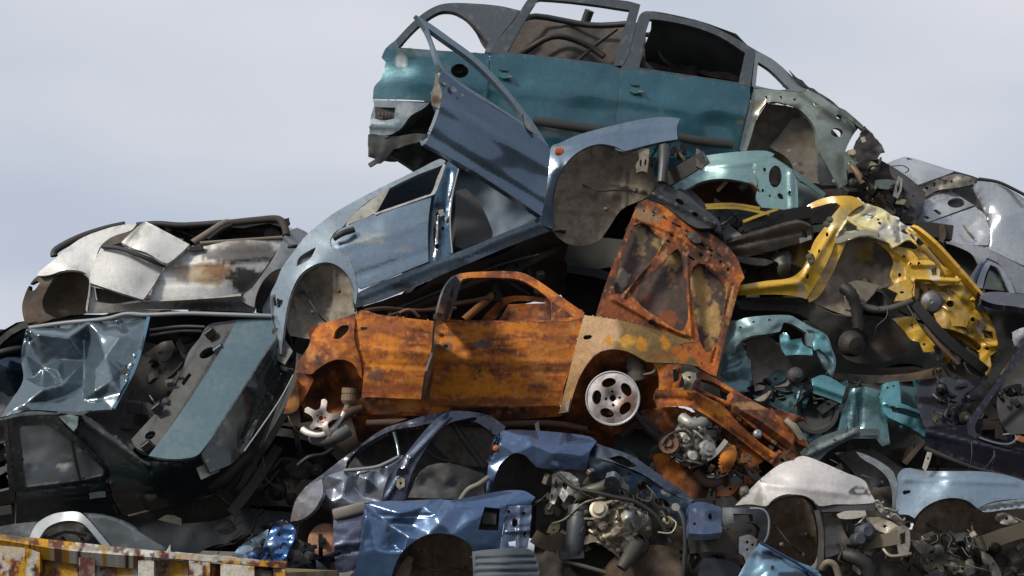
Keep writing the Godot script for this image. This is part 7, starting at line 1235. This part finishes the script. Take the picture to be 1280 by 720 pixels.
	sheet("oil_sump", M.dirt, [640, 640, 720, 610, 800, 600, 880, 620, 900, 760, 640, 770, 560, 740], {"w": -.02, "b": [[640, 640, .0], [880, 620, .05], [760, 690, -.08], [600, 760, .05]], "col": stain(stain(grime(h("5a4c40"), 5), 820, 660, 60, 50, h("7a6c5c"), .6), 720, 700, 60, 40, h("3a302a"), .6), "cm": [.06, 44.], "fl": .05})
	sheet("block_side", M.dirt, [760, 500, 800, 490, 880, 530, 900, 620, 800, 620, 760, 590], {"w": .02, "col": stain(grime(h("4a453d"), 6), 820, 570, 20, 16, Color(.02, .02, .02), .9), "cm": [.08, 36.], "fl": .06})
	sheet("firewall", M.dirt, [340, 320, 530, 320, 740, 420, 920, 520, 1220, 600, 1220, 800, 300, 800, 330, 600], {"w": .5, "col": grime(Color(.070, .064, .060), 4), "cm": [.12, 60.], "fl": 0.})  # added back sheet to keep the gaps round the gearbox dark
	tube("track_rod", M.metal, [440, 660, -.05, 510, 680, -.08, 600, 706, -.06], .02, {"c": h("807a70")})
	bar("front_crossmember", M.dirt, [330, 570, .05, 390, 600, .0, 450, 580, .0], .08, h("5b5044"), .7)
	clutter(40, 360, 320, 560, 620, -.02, .25, [h("6b6458"), h("47423b"), h("8d8676"), h("2b2926"), h("5c4a3c")], 141, .75)
	clutter(44, 560, 360, 910, 719, -.1, .2, [h("77705f"), h("4c463c"), h("9a9078"), h("2a2723"), h("5f6870"), h("5d4632")], 142, .7)
	clutter(22, 920, 560, 1180, 719, -.02, .25, [h("4b443c"), h("2a2826"), h("6f6a60"), h("3c4a5c")], 143, .8)
	wires(22, 380, 330, 900, 640, -.16, 17)
	crop(860, 484)
	sheet("splash_shield", M.matte, [40, 700, 60, 650, 120, 655, 180, 670, 220, 719, 220, 770, 40, 770], {"w": -.1, "col": grime(h("2c3440"), 3), "fl": .05, "cm": [.04, 40.]})

func door_scrap():
	thing("cut_blue_door", "pale blue and navy cut off door lying at the bottom below the white wing", "car door", 955, 715, 18.95, 0.0, 0.0)
	crop(860, 484)
	sheet("door_skin", M.gloss, [150, 800, 230, 650, 275, 590, 330, 625, 400, 660, 480, 690, 520, 740, 520, 800], {"col": stain(stain(paint(h("6a8ea8"), .2, 3), 340, 640, 90, 22, h("14223c"), .95, .35), 420, 715, 70, 18, h("16243e"), .95, .4), "b": [[150, 800, .05], [275, 590, .1], [520, 740, .05], [330, 720, -.04]], "cm": [.03, 50.], "fl": .04, "r": 2.6})
	turned("lock_hole", M.rubber, 322, 686, -.03, Vector3(0, 0, 1), [[0, .008], [.012, .008], [.016, 0]], Color(.02, .02, .03), null, 10)
	sheet("door_inner", M.matte, [150, 800, 230, 660, 275, 600, 480, 700, 520, 800], {"w": .12, "col": grime(Color(.053, .060, .070))})
	tube("door_edge_trim", M.metal, [275, 592, -.01, 400, 662, -.03, 515, 738, .0], .012, {"c": h("2a4a78")})

func white_wing():
	thing("white_nosed_car", "dusty white car front with black trim and a dark smear on its wing", "car wreck", 1010, 700, 19.45, 0.0, 0.0)
	var wh := paint(h("c4c2c4"), .25, 3, Color(.36, .34, .32)); var blk := grime(Color(.085, .083, .08), 5)
	crop(860, 484)
	sheet("wing", M.solid, [180, 450, 210, 420, 252, 372, 300, 330, 346, 296, 400, 274, 440, 262, 520, 290, 600, 325, 672, 356, 690, 392, 706, 420, 718, 440, 640, 446, 560, 446, 500, 452, 476, 430, 440, 412, 375, 410, 330, 424, 298, 452, 240, 446],
		{"b": [[180, 450, .03], [346, 296, .1], [440, 262, .12], [672, 356, .15], [718, 440, .1], [500, 452, -.02], [400, 411, -.05], [298, 452, -.01], [430, 350, -.03], [560, 390, -.01]], "col": stain(stain(stain(stain(stain(wh, 650, 395, 44, 18, h("101012"), .95, .3), 655, 394, 20, 9, h("b9b7b6"), .95, .2), 690, 408, 16, 6, h("121214"), .9, .3), 230, 420, 70, 60, h("8c8880"), .5, .8), 270, 430, 14, 40, h("5a5650"), .5, 1.), "cr": [[300, 370, 640, 410, 14, -.012]], "cm": [.01, 50.], "fl": .03, "r": 2.4})
	sheet("trim_strip", M.rubber, [494, 458, 560, 452, 640, 450, 720, 444, 710, 470, 640, 472, 560, 474, 506, 476], {"w": .0, "col": grime(Color(.064, .060, .070)), "fl": .05, "r": 3.})
	sheet("arch_liner", M.dirt, [296, 470, 330, 440, 375, 424, 440, 430, 470, 470, 490, 560, 486, 660, 460, 690, 330, 650, 296, 620, 300, 540], {"w": .28, "b": [[296, 470, -.15], [375, 424, -.25], [486, 560, -.1], [390, 560, .08]], "col": grime(h("80705f"), 3), "dn": [[430, 600, 14, .05]], "cr": [[330, 450, 340, 650, 4, .025], [420, 440, 426, 680, 4, -.025], [300, 560, 480, 570, 4, -.02]], "cm": [.012, 26.], "r": 3.})
	arch_fittings([[330, 520], [360, 600], [410, 500], [450, 560], [440, 640]], .2, 7)
	draw_out("arch_lip", M.rubber, [298, 452, -.01, 330, 424, -.03, 375, 410, -.05, 440, 412, -.05, 476, 430, -.04, 500, 470, -.02, 514, 560, .0, 512, 680, .02, 480, 715, .05], Vector3(0, 0, -.3), {"col": grime(Color(.064, .064, .070)), "n": 3})
	sheet("arch_seal", M.rubber, [482, 470, 500, 466, 518, 560, 516, 680, 490, 690, 498, 560], {"w": -.02, "col": blk, "fl": .03})
	sheet("inner_wing", M.solid, [518, 480, 580, 478, 600, 560, 640, 600, 560, 640, 524, 650], {"w": .12, "col": paint(h("6a6258"), .5, 4), "cm": [.04, 40.], "fl": .03})
	sheet("lamp_shelf", M.solid, [566, 484, 600, 472, 676, 470, 680, 488, 640, 500, 580, 500], {"w": -.04, "col": paint(h("b5b1aa"), .4, 3), "fl": .05, "r": 2.8})
	sheet("front_frame", M.solid, [676, 494, 740, 500, 800, 526, 812, 560, 770, 560, 720, 545, 690, 520], {"w": -.03, "col": paint(h("a8a090"), .5, 4), "holes": [ring(750, 530, 8, 6)], "cm": [.04, 30.], "jag": .8, "fl": .04, "r": 2.6})
	sheet("rail_end", M.metal, [800, 532, 822, 524, 842, 540, 846, 600, 836, 646, 806, 642, 796, 590], {"w": -.08, "holes": [[806, 560, 828, 550, 830, 594, 810, 600]], "col": grime(h("a8a49c"), 3), "fl": .04, "r": 2.4})
	bar("chassis_rail", M.metal, [650, 600, .1, 700, 590, .05, 760, 580, .0, 806, 570, -.05], .075, h("8a8272"), .7)
	tube("tow_hook", M.metal, [744, 616, -.1, 770, 642, -.14, 820, 640, -.14, 848, 634, -.1], .014, {"c": h("b0aa9c")})
	turned("horn", M.rubber, 680, 550, -.05, Vector3(.2, .1, 1), [[0, .04], [.04, .045], [.07, .02], [.085, -.02], [.085, -.06]], h("3c4250"), null, 20)
	turned("motor", M.rubber, 650, 580, -.08, Vector3(.2, .1, 1), [[0, .05], [.04, .05], [.055, .03], [.06, -.06]], h("3a424c"), null, 16)
	tube("black_pipes", M.rubber, [600, 640, .0, 640, 650, -.05, 680, 680, -.05, 700, 740, -.02], .06, {"c": Color(.02, .02, .02), "rib": .15, "s": 5})
	tube("arch_hoop", M.matte, [512, 690, -.05, 530, 668, -.1, 560, 680, -.1, 580, 740, -.08], .03, {"c": h("8f8876")})
	sheet("firewall", M.dirt, [480, 470, 720, 470, 850, 560, 900, 700, 900, 800, 500, 800], {"w": .4, "col": grime(Color(.070, .062, .056), 4), "cm": [.1, 50.], "fl": 0.})  # added backing that closes off light behind the torn front
	clutter(34, 560, 500, 860, 719, -.06, .2, [h("6a6256"), h("3a3732"), h("968e80"), h("1f1e1c"), h("b3afa6")], 151, .75)
	for q in [[722, 440, 735, 436], [735, 455, 752, 470], [760, 470, 790, 465], [790, 492, 816, 500]]: tube("torn_wire", M.metal, [q[0] - 14, q[1], -.08, q[0], q[1] - 8, -.1, q[2], q[3] + 8, -.1, q[2] + 10, q[3], -.08], .01, {"c": h("a8a6a0"), "sides": 6})
	sheet("torn_edge", M.metal, [712, 438, 728, 446, 790, 486, 830, 520, 816, 528, 770, 500, 724, 466], {"w": -.05, "col": grime(h("a5a39c"), 6), "cm": [.06, 20.], "jag": 1.6, "fl": .02, "r": 2.2})

func pale_blue_wing():
	thing("pale_blue_car", "light steel blue car front with a black slot in its wing", "car wreck", 1180, 690, 19.9, 0.0, 0.0)
	var pb := paint(h("7f97ac"), .22, 3, Color(.28, .29, .3)); var blk := grime(Color(.085, .083, .08), 5)
	crop(860, 484)
	sheet("wing", M.paint, [796, 470, 792, 440, 800, 380, 802, 330, 830, 308, 900, 318, 1000, 320, 1100, 320, 1180, 328, 1250, 346, 1310, 374, 1330, 420, 1290, 424, 1200, 430, 1150, 440, 1104, 462, 1064, 432, 1020, 422, 980, 424, 930, 442, 890, 470, 856, 510, 842, 524, 820, 500],
		{"b": [[796, 470, .03], [802, 330, .05], [900, 318, .08], [1180, 328, .12], [1330, 400, .2], [1104, 462, -.03], [980, 424, -.05], [856, 510, -.02], [1000, 370, -.03]], "holes": [[816, 400, 822, 394, 848, 392, 848, 402, 822, 410]], "col": stain(pb, 900, 330, 50, 10, h("9a9c98"), .5), "cr": [[830, 350, 1250, 365, 10, -.014]], "dn": [[960, 345, 30, .02]], "fl": .035, "r": 2.6})
	sheet("lamp_strip", M.gloss, [1106, 464, 1150, 444, 1200, 434, 1340, 420, 1340, 456, 1200, 468, 1130, 476], {"w": -.02, "col": grime(h("98a6b2"), 3), "cr": [[1120, 468, 1330, 440, 4, .02]], "fl": .04, "r": 2.4})
	for i in 6: block("strip_clip", M.metal, 1130 + i * 26, 466 - i * 3.2, -.05, Vector3(.025, .018, .02), Vector3(0, 0, 5), h("5c666e"))
	sheet("wheel_well", M.dirt, [856, 545, 880, 490, 930, 448, 980, 430, 1050, 434, 1104, 470, 1200, 482, 1290, 520, 1290, 600, 1100, 645, 1040, 640, 960, 600], {"w": .3, "b": [[856, 545, -.15], [980, 430, -.25], [1104, 470, -.15], [1040, 560, .08], [1290, 560, -.05]], "col": grime(h("8a7c6c"), 3), "dn": [[960, 500, 30, -.05]], "cr": [[930, 450, 940, 590, 4, .025], [1030, 440, 1040, 640, 4, -.025], [880, 540, 1180, 540, 4, -.02]], "cm": [.012, 26.], "r": 3.})
	arch_fittings([[910, 520], [980, 480], [1010, 580], [1080, 520], [1120, 580]], .2, 8)
	draw_out("arch_lip", M.dirt, [842, 524, 0, 856, 510, -.02, 890, 470, -.04, 930, 442, -.05, 980, 424, -.05, 1020, 422, -.05, 1064, 432, -.05, 1104, 462, -.03], Vector3(0, 0, -.26), {"col": grime(Color(.070, .064, .059)), "n": 3})
	sheet("headlamp_bracket", M.metal, [1176, 484, 1210, 478, 1240, 500, 1260, 512, 1230, 526, 1196, 520, 1180, 510], {"w": -.04, "col": grime(h("8e8c86"), 4), "cm": [.06, 24.], "holes": [ring(1214, 500, 7, 6)], "fl": .04, "r": 2.6})
	bar("chassis_rail", M.metal, [1070, 610, .15, 1140, 590, .08, 1220, 560, .0, 1310, 535, -.05], .09, h("6f675c"), .7)
	sheet("lower_arm", M.metal, [1110, 620, 1150, 640, 1190, 700, 1200, 760, 1170, 760, 1150, 700, 1120, 660], {"w": .0, "col": grime(h("7a766e"), 4), "cr": [[1125, 640, 1180, 740, 8, -.04]], "fl": .05})
	sheet("slam_panel", M.metal, [850, 580, 900, 590, 1000, 640, 1090, 680, 1095, 719, 1060, 719, 980, 680, 880, 630], {"w": -.12, "col": grime(h("77736c"), 3), "holes": [ring(930, 630, 10, 7, .4), ring(1000, 665, 12, 7, .4), [1040, 680, 1070, 692, 1066, 706, 1040, 696]], "cm": [.06, 30.], "fl": .06, "r": 2.4})
	clutter(40, 850, 560, 1090, 719, -.16, .1, [h("6f6a62"), h("3d3a36"), h("9a958a"), h("24221f"), h("7c7f82")], 161, .7)
	clutter(18, 1090, 600, 1280, 719, -.02, .2, [h("4e4a44"), h("2b2927"), h("77736b"), h("191918")], 162, .8)
	wires(26, 850, 540, 1090, 680, -.2, 23, Color(.07, .07, .065))
	sheet("door_frame", M.paint, [640, 245, 690, 262, 750, 296, 786, 330, 800, 400, 796, 470, 776, 470, 778, 410, 762, 350, 720, 306, 660, 270], {"w": .15, "b": [[640, 245, .2], [786, 330, .02], [786, 470, 0]], "col": paint(h("5f6b76"), .3, 5), "fl": .08, "r": 2.8})
	sheet("cabin_trim", M.dirt, [560, 250, 700, 240, 820, 310, 820, 560, 700, 480, 640, 340], {"w": .6, "col": blk, "cm": [.1, 50.]})  # added sheet that stands for darkness inside the door frame
	sheet("firewall", M.dirt, [840, 540, 1000, 600, 1340, 560, 1340, 800, 840, 800], {"w": .45, "col": grime(Color(.070, .066, .058), 4), "cm": [.1, 50.], "fl": 0.})  # added sheet behind the loose parts, put in for the shade there

func container():
	# an open-topped steel skip, long side towards the viewer
	thing("steel_container", "peeling yellow and white steel container with rusty ribs in the foreground", "container", 100, 716, 17.2, 0.0, 0.0)
	crop(0, 484)
	var base := at(0, 700, 17.2); var hgt := base.y
	var pt := func(seed: float) -> Callable:
		return func(x, y):
			var n := na.get_noise_2d(x * 2.3 + seed * 50, y * 1.4); var f := nb.get_noise_2d(x * 9, y * 6 + seed * 30); var g := nb.get_noise_2d(x * 22, y * 22)
			var c := h("c79318").lerp(h("c9c8c2"), sm(-.22, -.05, n + .35 * f + .25 * sin(x * .021 + 4.0)))
			c = c.lerp(h("6a2f20"), sm(.12, .28, na.get_noise_2d(x * 4 - seed * 20, y * 2.4 + 300) + .35 * f + .2 * g))
			c = c.lerp(h("3a211a"), sm(.3, .45, nb.get_noise_2d(x * 5 + 90, y * 5) + .4 * g))
			return c * (.85 + .25 * g)
	sheet("top_rail", M.rust, [-60, 556, 0, 560, 300, 592, 583, 622, 586, 648, 300, 626, 150, 606, 0, 582, -60, 576], {"r": 2.4, "col": stain(stain(pt.call(1.), 60, 572, 90, 16, h("54524a"), .7), 400, 612, 200, 10, h("5a564c"), .6, .9), "fl": .12, "cm": [.008, 30.], "b": [[0, 560, .03], [583, 622, .03], [300, 610, -.01]]})
	sheet("top_rail", M.rust, [583, 622, 800, 642, 1086, 668, 1088, 690, 970, 680, 800, 664, 586, 648], {"w": -.012, "r": 2.4, "col": stain(pt.call(7.), 800, 652, 200, 14, h("c6c5bd"), .6, 1.), "fl": .12, "cm": [.008, 30.]})
	sheet("side_plate", M.rust, [-60, 600, 0, 600, 300, 626, 600, 656, 1086, 690, 1086, 900, -60, 900], {"w": .1, "r": 2.6, "col": pt.call(3.), "fl": .0})
	for q in [[-10, 95, 600, 1], [96, 152, 604, 2], [300, 360, 626, 4], [526, 586, 648, 6], [720, 800, 658, 8], [840, 968, 668, 9], [1040, 1086, 686, 11]]:
		var x0: float = q[0]; var x1: float = q[1]; var y0: float = q[2] + 2
		var c: Callable = pt.call(float(q[3]))
		if q[3] == 4: c = stain(c, 330, 700, 60, 120, h("5b2c22"), .8, .7)
		if q[3] == 6: c = stain(c, 556, 700, 50, 120, h("c9c8c0"), .85, .7)
		if q[3] == 9: c = stain(c, 900, 720, 90, 120, h("c9c7bd"), .85, .6)
		if q[3] == 1: c = stain(c, 40, 620, 70, 30, h("b9b4a8"), .8, .7)
		sheet("rib", M.rust, [x0, y0, x1, y0 + (x1 - x0) * .095, x1, 900, x0, 900], {"w": -.005, "r": 2.6, "col": c, "fl": .1})
	for q in [[-10, 96, 672], [152, 300, 615], [360, 526, 636], [586, 720, 654]]:
		sheet("recess_panel", M.rust, [q[0] + 3, q[2], q[1] - 3, q[2] + (q[1] - q[0]) * .1, q[1] - 3, 900, q[0] + 3, 900], {"w": .085, "r": 2.6, "col": stain(stain(pt.call(float(q[0])), (q[0] + q[1]) * .5 - 20, 700, 40, 100, h("5e3418"), .75, .6), (q[0] + q[1]) * .5 + 30, 700, 34, 100, h("b98d14") if q[0] > 0 else h("8e979c"), .7, .6), "fl": .0})
	sheet("rib_window", M.rubber, [974, 694, 1034, 700, 1034, 720, 974, 720], {"w": .03, "col": grime(Color(.070, .058, .051)), "fl": .0})
	# walls down to the ground and the far side
	var a := at(-120, 690, 17.5); var b := at(356, 712, 17.5); var m := grime(Color(.25, .2, .12), 3)
	for q in [["front_wall", a, b, Vector3.ZERO], ["end_wall", b, b + Vector3(.3, 0, -1.4), Vector3.ZERO], ["back_wall", b + Vector3(.3, 0, -1.4), a + Vector3(.3, 0, -1.4), Vector3.ZERO]]:
		var W := PackedVector3Array(); var C := PackedColorArray(); var T := PackedInt32Array()
		for j in 7:
			for i in 13:
				var p: Vector3 = (q[1] as Vector3).lerp(q[2], i / 12.0); p.y = lerpf(p.y - .02, 0.0, j / 6.0); p.z += .04 * (i % 2)
				W.append(p - car.position); C.append(m.call(i * 40., j * 40.))
		for j in 6:
			for i in 12: var k := j * 13 + i; T.append_array([k, k + 1, k + 14, k, k + 14, k + 13])
		put(q[0], shell_mesh(W, C, T, 0.03), M.rust)

func blue_scraps():
	thing("blue_scrap_panel", "small crushed bright blue body panel beside the container end", "scrap panel", 345, 712, 18.9, 0.0, 0.0)
	crop(300, 484)
	var bl := paint(h("3a6cae"), .2, 3); var pb := paint(h("8fa6be"), .3, 5)
	sheet("blue_panel", M.gloss, [78, 664, 92, 600, 112, 552, 140, 512, 176, 514, 212, 540, 206, 580, 186, 620, 172, 668], {"col": stain(stain(bl, 120, 600, 18, 20, h("b8c4cc"), .8), 170, 520, 26, 12, h("8a6a40"), .6), "cm": [.09, 26.], "holes": [ring(118, 636, 6, 10), ring(150, 560, 5, 8)], "jag": 1.6, "fl": .05, "r": 2.2})
	sheet("pale_panel", M.gloss, [-30, 640, 0, 608, 50, 574, 108, 542, 100, 580, 70, 630, 20, 660, -30, 668], {"w": .1, "col": pb, "cm": [.06, 30.], "jag": 1.4, "fl": .04, "r": 2.4})
	sheet("crumpled_base", M.matte, [-60, 668, 60, 640, 200, 600, 340, 660, 360, 800, -60, 800], {"w": .25, "col": paint(h("141c30"), .2, 4), "cm": [.12, 50.]})
	clutter(20, 0, 570, 200, 680, -.02, .15, [h("2f5c9c"), h("8a8f94"), h("3b3026"), h("5078a8"), h("15181c")], 171, .55)
	clutter(8, 200, 600, 350, 719, .0, .15, [h("10182c"), h("1c2a44"), h("20242a")], 172, 1.)

func silver_frame():
	thing("dark_hatchback_top", "dark car roof with bright silver window arch showing behind the container", "hatchback", 100, 690, 18.8, 0.0, 0.0)
	crop(0, 484)
	var blk := grime(Color(.085, .083, .08), 5)
	sheet("window_arch", M.alloy, [112, 572, 124, 545, 146, 514, 200, 484, 250, 475, 300, 476, 332, 500, 372, 545, 424, 610, 396, 606, 352, 556, 316, 520, 270, 508, 220, 515, 178, 536, 150, 575], {"w": -.05, "b": [[112, 572, 0], [250, 475, .08], [424, 610, .0], [300, 500, .02]], "col": paint(h("8f969c"), .2, 3), "fl": .05, "r": 2.4})
	sheet("roof", M.paint, [-60, 580, 0, 552, 60, 532, 134, 514, 150, 520, 120, 550, 110, 575, 60, 560, 0, 570, -60, 600], {"w": .02, "col": paint(h("6e7478"), .3, 4), "cm": [.03, 40.], "fl": .05, "r": 2.8})
	sheet("rear_window_glass", M.glass, [330, 484, 400, 490, 470, 515, 560, 570, 630, 615, 560, 625, 430, 612, 380, 545], {"w": .0, "fl": 0.})
	sheet("rear_body", M.paint, [318, 478, 390, 484, 470, 508, 520, 535, 530, 552, 600, 590, 640, 618, 700, 660, 700, 760, 420, 760, 420, 615, 370, 540], {"w": .05, "holes": [[350, 500, 400, 500, 470, 525, 500, 545, 510, 590, 440, 605, 400, 570]], "b": [[318, 478, .05], [640, 618, .1], [420, 615, -.02], [700, 760, .1]], "col": paint(h("22282c"), .25, 4), "cm": [.03, 50.], "fl": .05, "r": 3.})
	sheet("cabin", M.dirt, [0, 575, 110, 580, 180, 540, 260, 510, 320, 525, 400, 610, 500, 620, 500, 760, -60, 760], {"w": .3, "col": stain(grime(Color(.070, .068, .066), 3), 250, 560, 60, 20, h("5c5f60"), .7), "cm": [.1, 40.], "fl": 0.})
	bar("seat_frame", M.metal, [180, 580, .1, 250, 552, .1, 330, 566, .1], .018, h("3a3c3e"), .6)
	sheet("lower_body", M.paint, [-60, 600, 0, 580, 110, 580, 420, 620, 700, 700, 700, 820, -60, 820], {"w": .12, "col": paint(h("1c2226"), .2, 4), "fl": .0})
	clutter(8, 20, 560, 330, 620, .1, .25, [h("2a2c2e"), h("4c4e50"), h("161616")], 181, .7)

func left_edge():
	thing("dark_blue_wreck", "sliver of a dark blue car wreck at the left edge behind the saloon", "car wreck", 5, 500, 20.6, 0.0, 0.0)
	crop(0, 380)
	var db := paint(h("22405c"), .25, 3)
	sheet("wing", M.gloss, [-80, 220, 0, 184, 40, 182, 90, 160, 100, 200, 86, 290, 40, 360, 0, 330, -80, 340], {"col": db, "b": [[-80, 220, .0], [90, 160, .1], [0, 330, .1], [20, 240, -.05]], "cm": [.05, 40.], "fl": .04, "r": 3.})
	tube("window_rail", M.rubber, [-60, 210, -.05, 0, 186, -.06, 60, 172, -.02, 100, 170, .05], .03, {"c": Color(.02, .02, .022)})
	sheet("flank", M.paint, [-80, 330, 0, 320, 60, 340, 90, 420, 60, 520, -80, 540], {"w": .12, "col": paint(h("10161c"), .2, 4), "cm": [.06, 50.], "fl": .04})

# a whole crushed shell for the inside of the heap: two sides with window holes, roof, bonnet, boot and floor
func crushed_shell(label: String, x: float, y: float, d: float, len: float, hgt: float, turn: float, c: Color, group: String):
	thing("crushed_car_shell", label, "car shell", x, y, d, 0.0, 0.0, group)
	crop(x, y)
	var u := len * F / d * Z / 100.0; var v := hgt * F / d * Z / 100.0
	var rot := func(a: Array) -> Array:
		var r := []
		for i in range(0, a.size(), 2):
			var p := Vector2(a[i] * u, -a[i + 1] * v).rotated(turn); r.append(p.x); r.append(p.y)
		return r
	var side: Array = rot.call([-50, 10, -49, 40, -46, 56, -30, 62, -20, 92, -8, 99, 12, 100, 24, 92, 33, 64, 47, 56, 50, 34, 49, 10, 41, 8, 39, 24, 32, 32, 25, 24, 23, 8, -23, 8, -25, 24, -32, 32, -39, 24, -41, 8])
	var wins := [rot.call([-27, 63, -19, 88, -5, 93, -5, 63]), rot.call([-2, 63, -2, 94, 12, 94, 22, 87, 29, 63])]
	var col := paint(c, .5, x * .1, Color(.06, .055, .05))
	for k in 2:
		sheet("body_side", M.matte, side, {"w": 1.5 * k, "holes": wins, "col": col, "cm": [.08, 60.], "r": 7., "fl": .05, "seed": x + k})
	var prof := []
	var top: Array = rot.call([-50, 10, -49, 40, -46, 56, -30, 62, -20, 92, -8, 99, 12, 100, 24, 92, 33, 64, 47, 56, 50, 34, 49, 10])
	for i in range(0, top.size(), 2): prof.append_array([top[i], top[i + 1], .02])
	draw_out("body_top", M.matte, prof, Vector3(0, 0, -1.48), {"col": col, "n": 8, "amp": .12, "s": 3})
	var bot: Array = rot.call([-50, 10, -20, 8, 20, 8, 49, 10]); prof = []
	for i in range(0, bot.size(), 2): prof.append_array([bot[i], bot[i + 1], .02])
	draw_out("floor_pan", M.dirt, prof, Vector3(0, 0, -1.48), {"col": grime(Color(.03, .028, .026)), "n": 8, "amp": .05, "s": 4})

func inner_heap():
	var g := "crushed shells inside the heap"
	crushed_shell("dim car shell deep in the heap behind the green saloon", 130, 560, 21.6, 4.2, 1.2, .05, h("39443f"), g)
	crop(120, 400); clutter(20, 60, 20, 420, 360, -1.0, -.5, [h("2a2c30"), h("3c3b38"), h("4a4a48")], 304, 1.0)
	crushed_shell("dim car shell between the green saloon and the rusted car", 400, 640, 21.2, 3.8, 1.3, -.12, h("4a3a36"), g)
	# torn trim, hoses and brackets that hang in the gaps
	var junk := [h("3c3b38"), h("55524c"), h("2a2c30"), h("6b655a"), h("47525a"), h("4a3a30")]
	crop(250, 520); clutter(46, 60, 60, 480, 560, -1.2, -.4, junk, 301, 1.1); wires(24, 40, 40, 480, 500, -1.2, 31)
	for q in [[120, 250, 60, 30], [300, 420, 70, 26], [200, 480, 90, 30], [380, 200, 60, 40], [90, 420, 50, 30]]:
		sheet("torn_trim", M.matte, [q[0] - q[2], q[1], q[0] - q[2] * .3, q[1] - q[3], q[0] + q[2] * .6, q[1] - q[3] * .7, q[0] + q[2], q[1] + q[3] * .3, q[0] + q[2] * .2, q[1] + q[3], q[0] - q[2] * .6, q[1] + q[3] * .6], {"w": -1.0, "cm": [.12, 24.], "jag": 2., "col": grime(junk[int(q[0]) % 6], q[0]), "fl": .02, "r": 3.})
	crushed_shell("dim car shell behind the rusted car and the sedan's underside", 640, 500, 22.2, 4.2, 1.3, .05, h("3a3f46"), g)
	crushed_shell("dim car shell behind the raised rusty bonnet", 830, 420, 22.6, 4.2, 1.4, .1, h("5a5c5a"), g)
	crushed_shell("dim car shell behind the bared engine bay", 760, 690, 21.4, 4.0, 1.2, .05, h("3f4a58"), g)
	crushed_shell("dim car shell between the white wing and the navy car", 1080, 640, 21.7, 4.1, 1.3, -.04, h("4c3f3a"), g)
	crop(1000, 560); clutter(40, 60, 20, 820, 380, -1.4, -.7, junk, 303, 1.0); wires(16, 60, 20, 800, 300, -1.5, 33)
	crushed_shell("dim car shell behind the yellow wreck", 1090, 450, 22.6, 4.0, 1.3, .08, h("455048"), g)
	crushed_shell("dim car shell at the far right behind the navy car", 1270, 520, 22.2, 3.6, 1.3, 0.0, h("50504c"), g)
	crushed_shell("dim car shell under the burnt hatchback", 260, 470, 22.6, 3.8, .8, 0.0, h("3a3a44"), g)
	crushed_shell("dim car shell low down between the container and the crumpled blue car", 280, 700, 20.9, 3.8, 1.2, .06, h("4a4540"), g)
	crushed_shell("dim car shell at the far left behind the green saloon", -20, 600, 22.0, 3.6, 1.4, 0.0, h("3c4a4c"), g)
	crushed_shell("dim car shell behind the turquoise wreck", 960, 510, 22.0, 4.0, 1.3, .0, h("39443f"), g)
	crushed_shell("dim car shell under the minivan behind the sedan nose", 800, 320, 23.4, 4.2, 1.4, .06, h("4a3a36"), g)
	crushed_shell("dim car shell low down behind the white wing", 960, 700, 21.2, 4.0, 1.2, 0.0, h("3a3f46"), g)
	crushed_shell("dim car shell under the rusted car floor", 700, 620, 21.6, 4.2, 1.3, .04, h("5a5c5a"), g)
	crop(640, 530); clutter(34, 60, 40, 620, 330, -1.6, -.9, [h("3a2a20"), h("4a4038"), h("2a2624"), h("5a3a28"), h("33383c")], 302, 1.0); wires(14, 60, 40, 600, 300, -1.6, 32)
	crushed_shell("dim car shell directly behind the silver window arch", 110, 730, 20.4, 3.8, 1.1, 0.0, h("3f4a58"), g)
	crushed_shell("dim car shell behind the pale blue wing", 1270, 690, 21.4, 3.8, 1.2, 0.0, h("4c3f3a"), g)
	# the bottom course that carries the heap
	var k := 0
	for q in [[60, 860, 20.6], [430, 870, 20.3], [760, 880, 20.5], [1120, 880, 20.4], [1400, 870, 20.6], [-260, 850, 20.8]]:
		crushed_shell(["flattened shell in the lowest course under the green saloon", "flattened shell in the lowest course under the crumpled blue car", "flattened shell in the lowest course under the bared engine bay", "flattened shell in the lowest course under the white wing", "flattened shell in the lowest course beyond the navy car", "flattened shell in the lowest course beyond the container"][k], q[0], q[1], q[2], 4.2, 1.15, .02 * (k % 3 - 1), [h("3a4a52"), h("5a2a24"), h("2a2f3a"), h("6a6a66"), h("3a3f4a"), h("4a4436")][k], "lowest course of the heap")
		k += 1
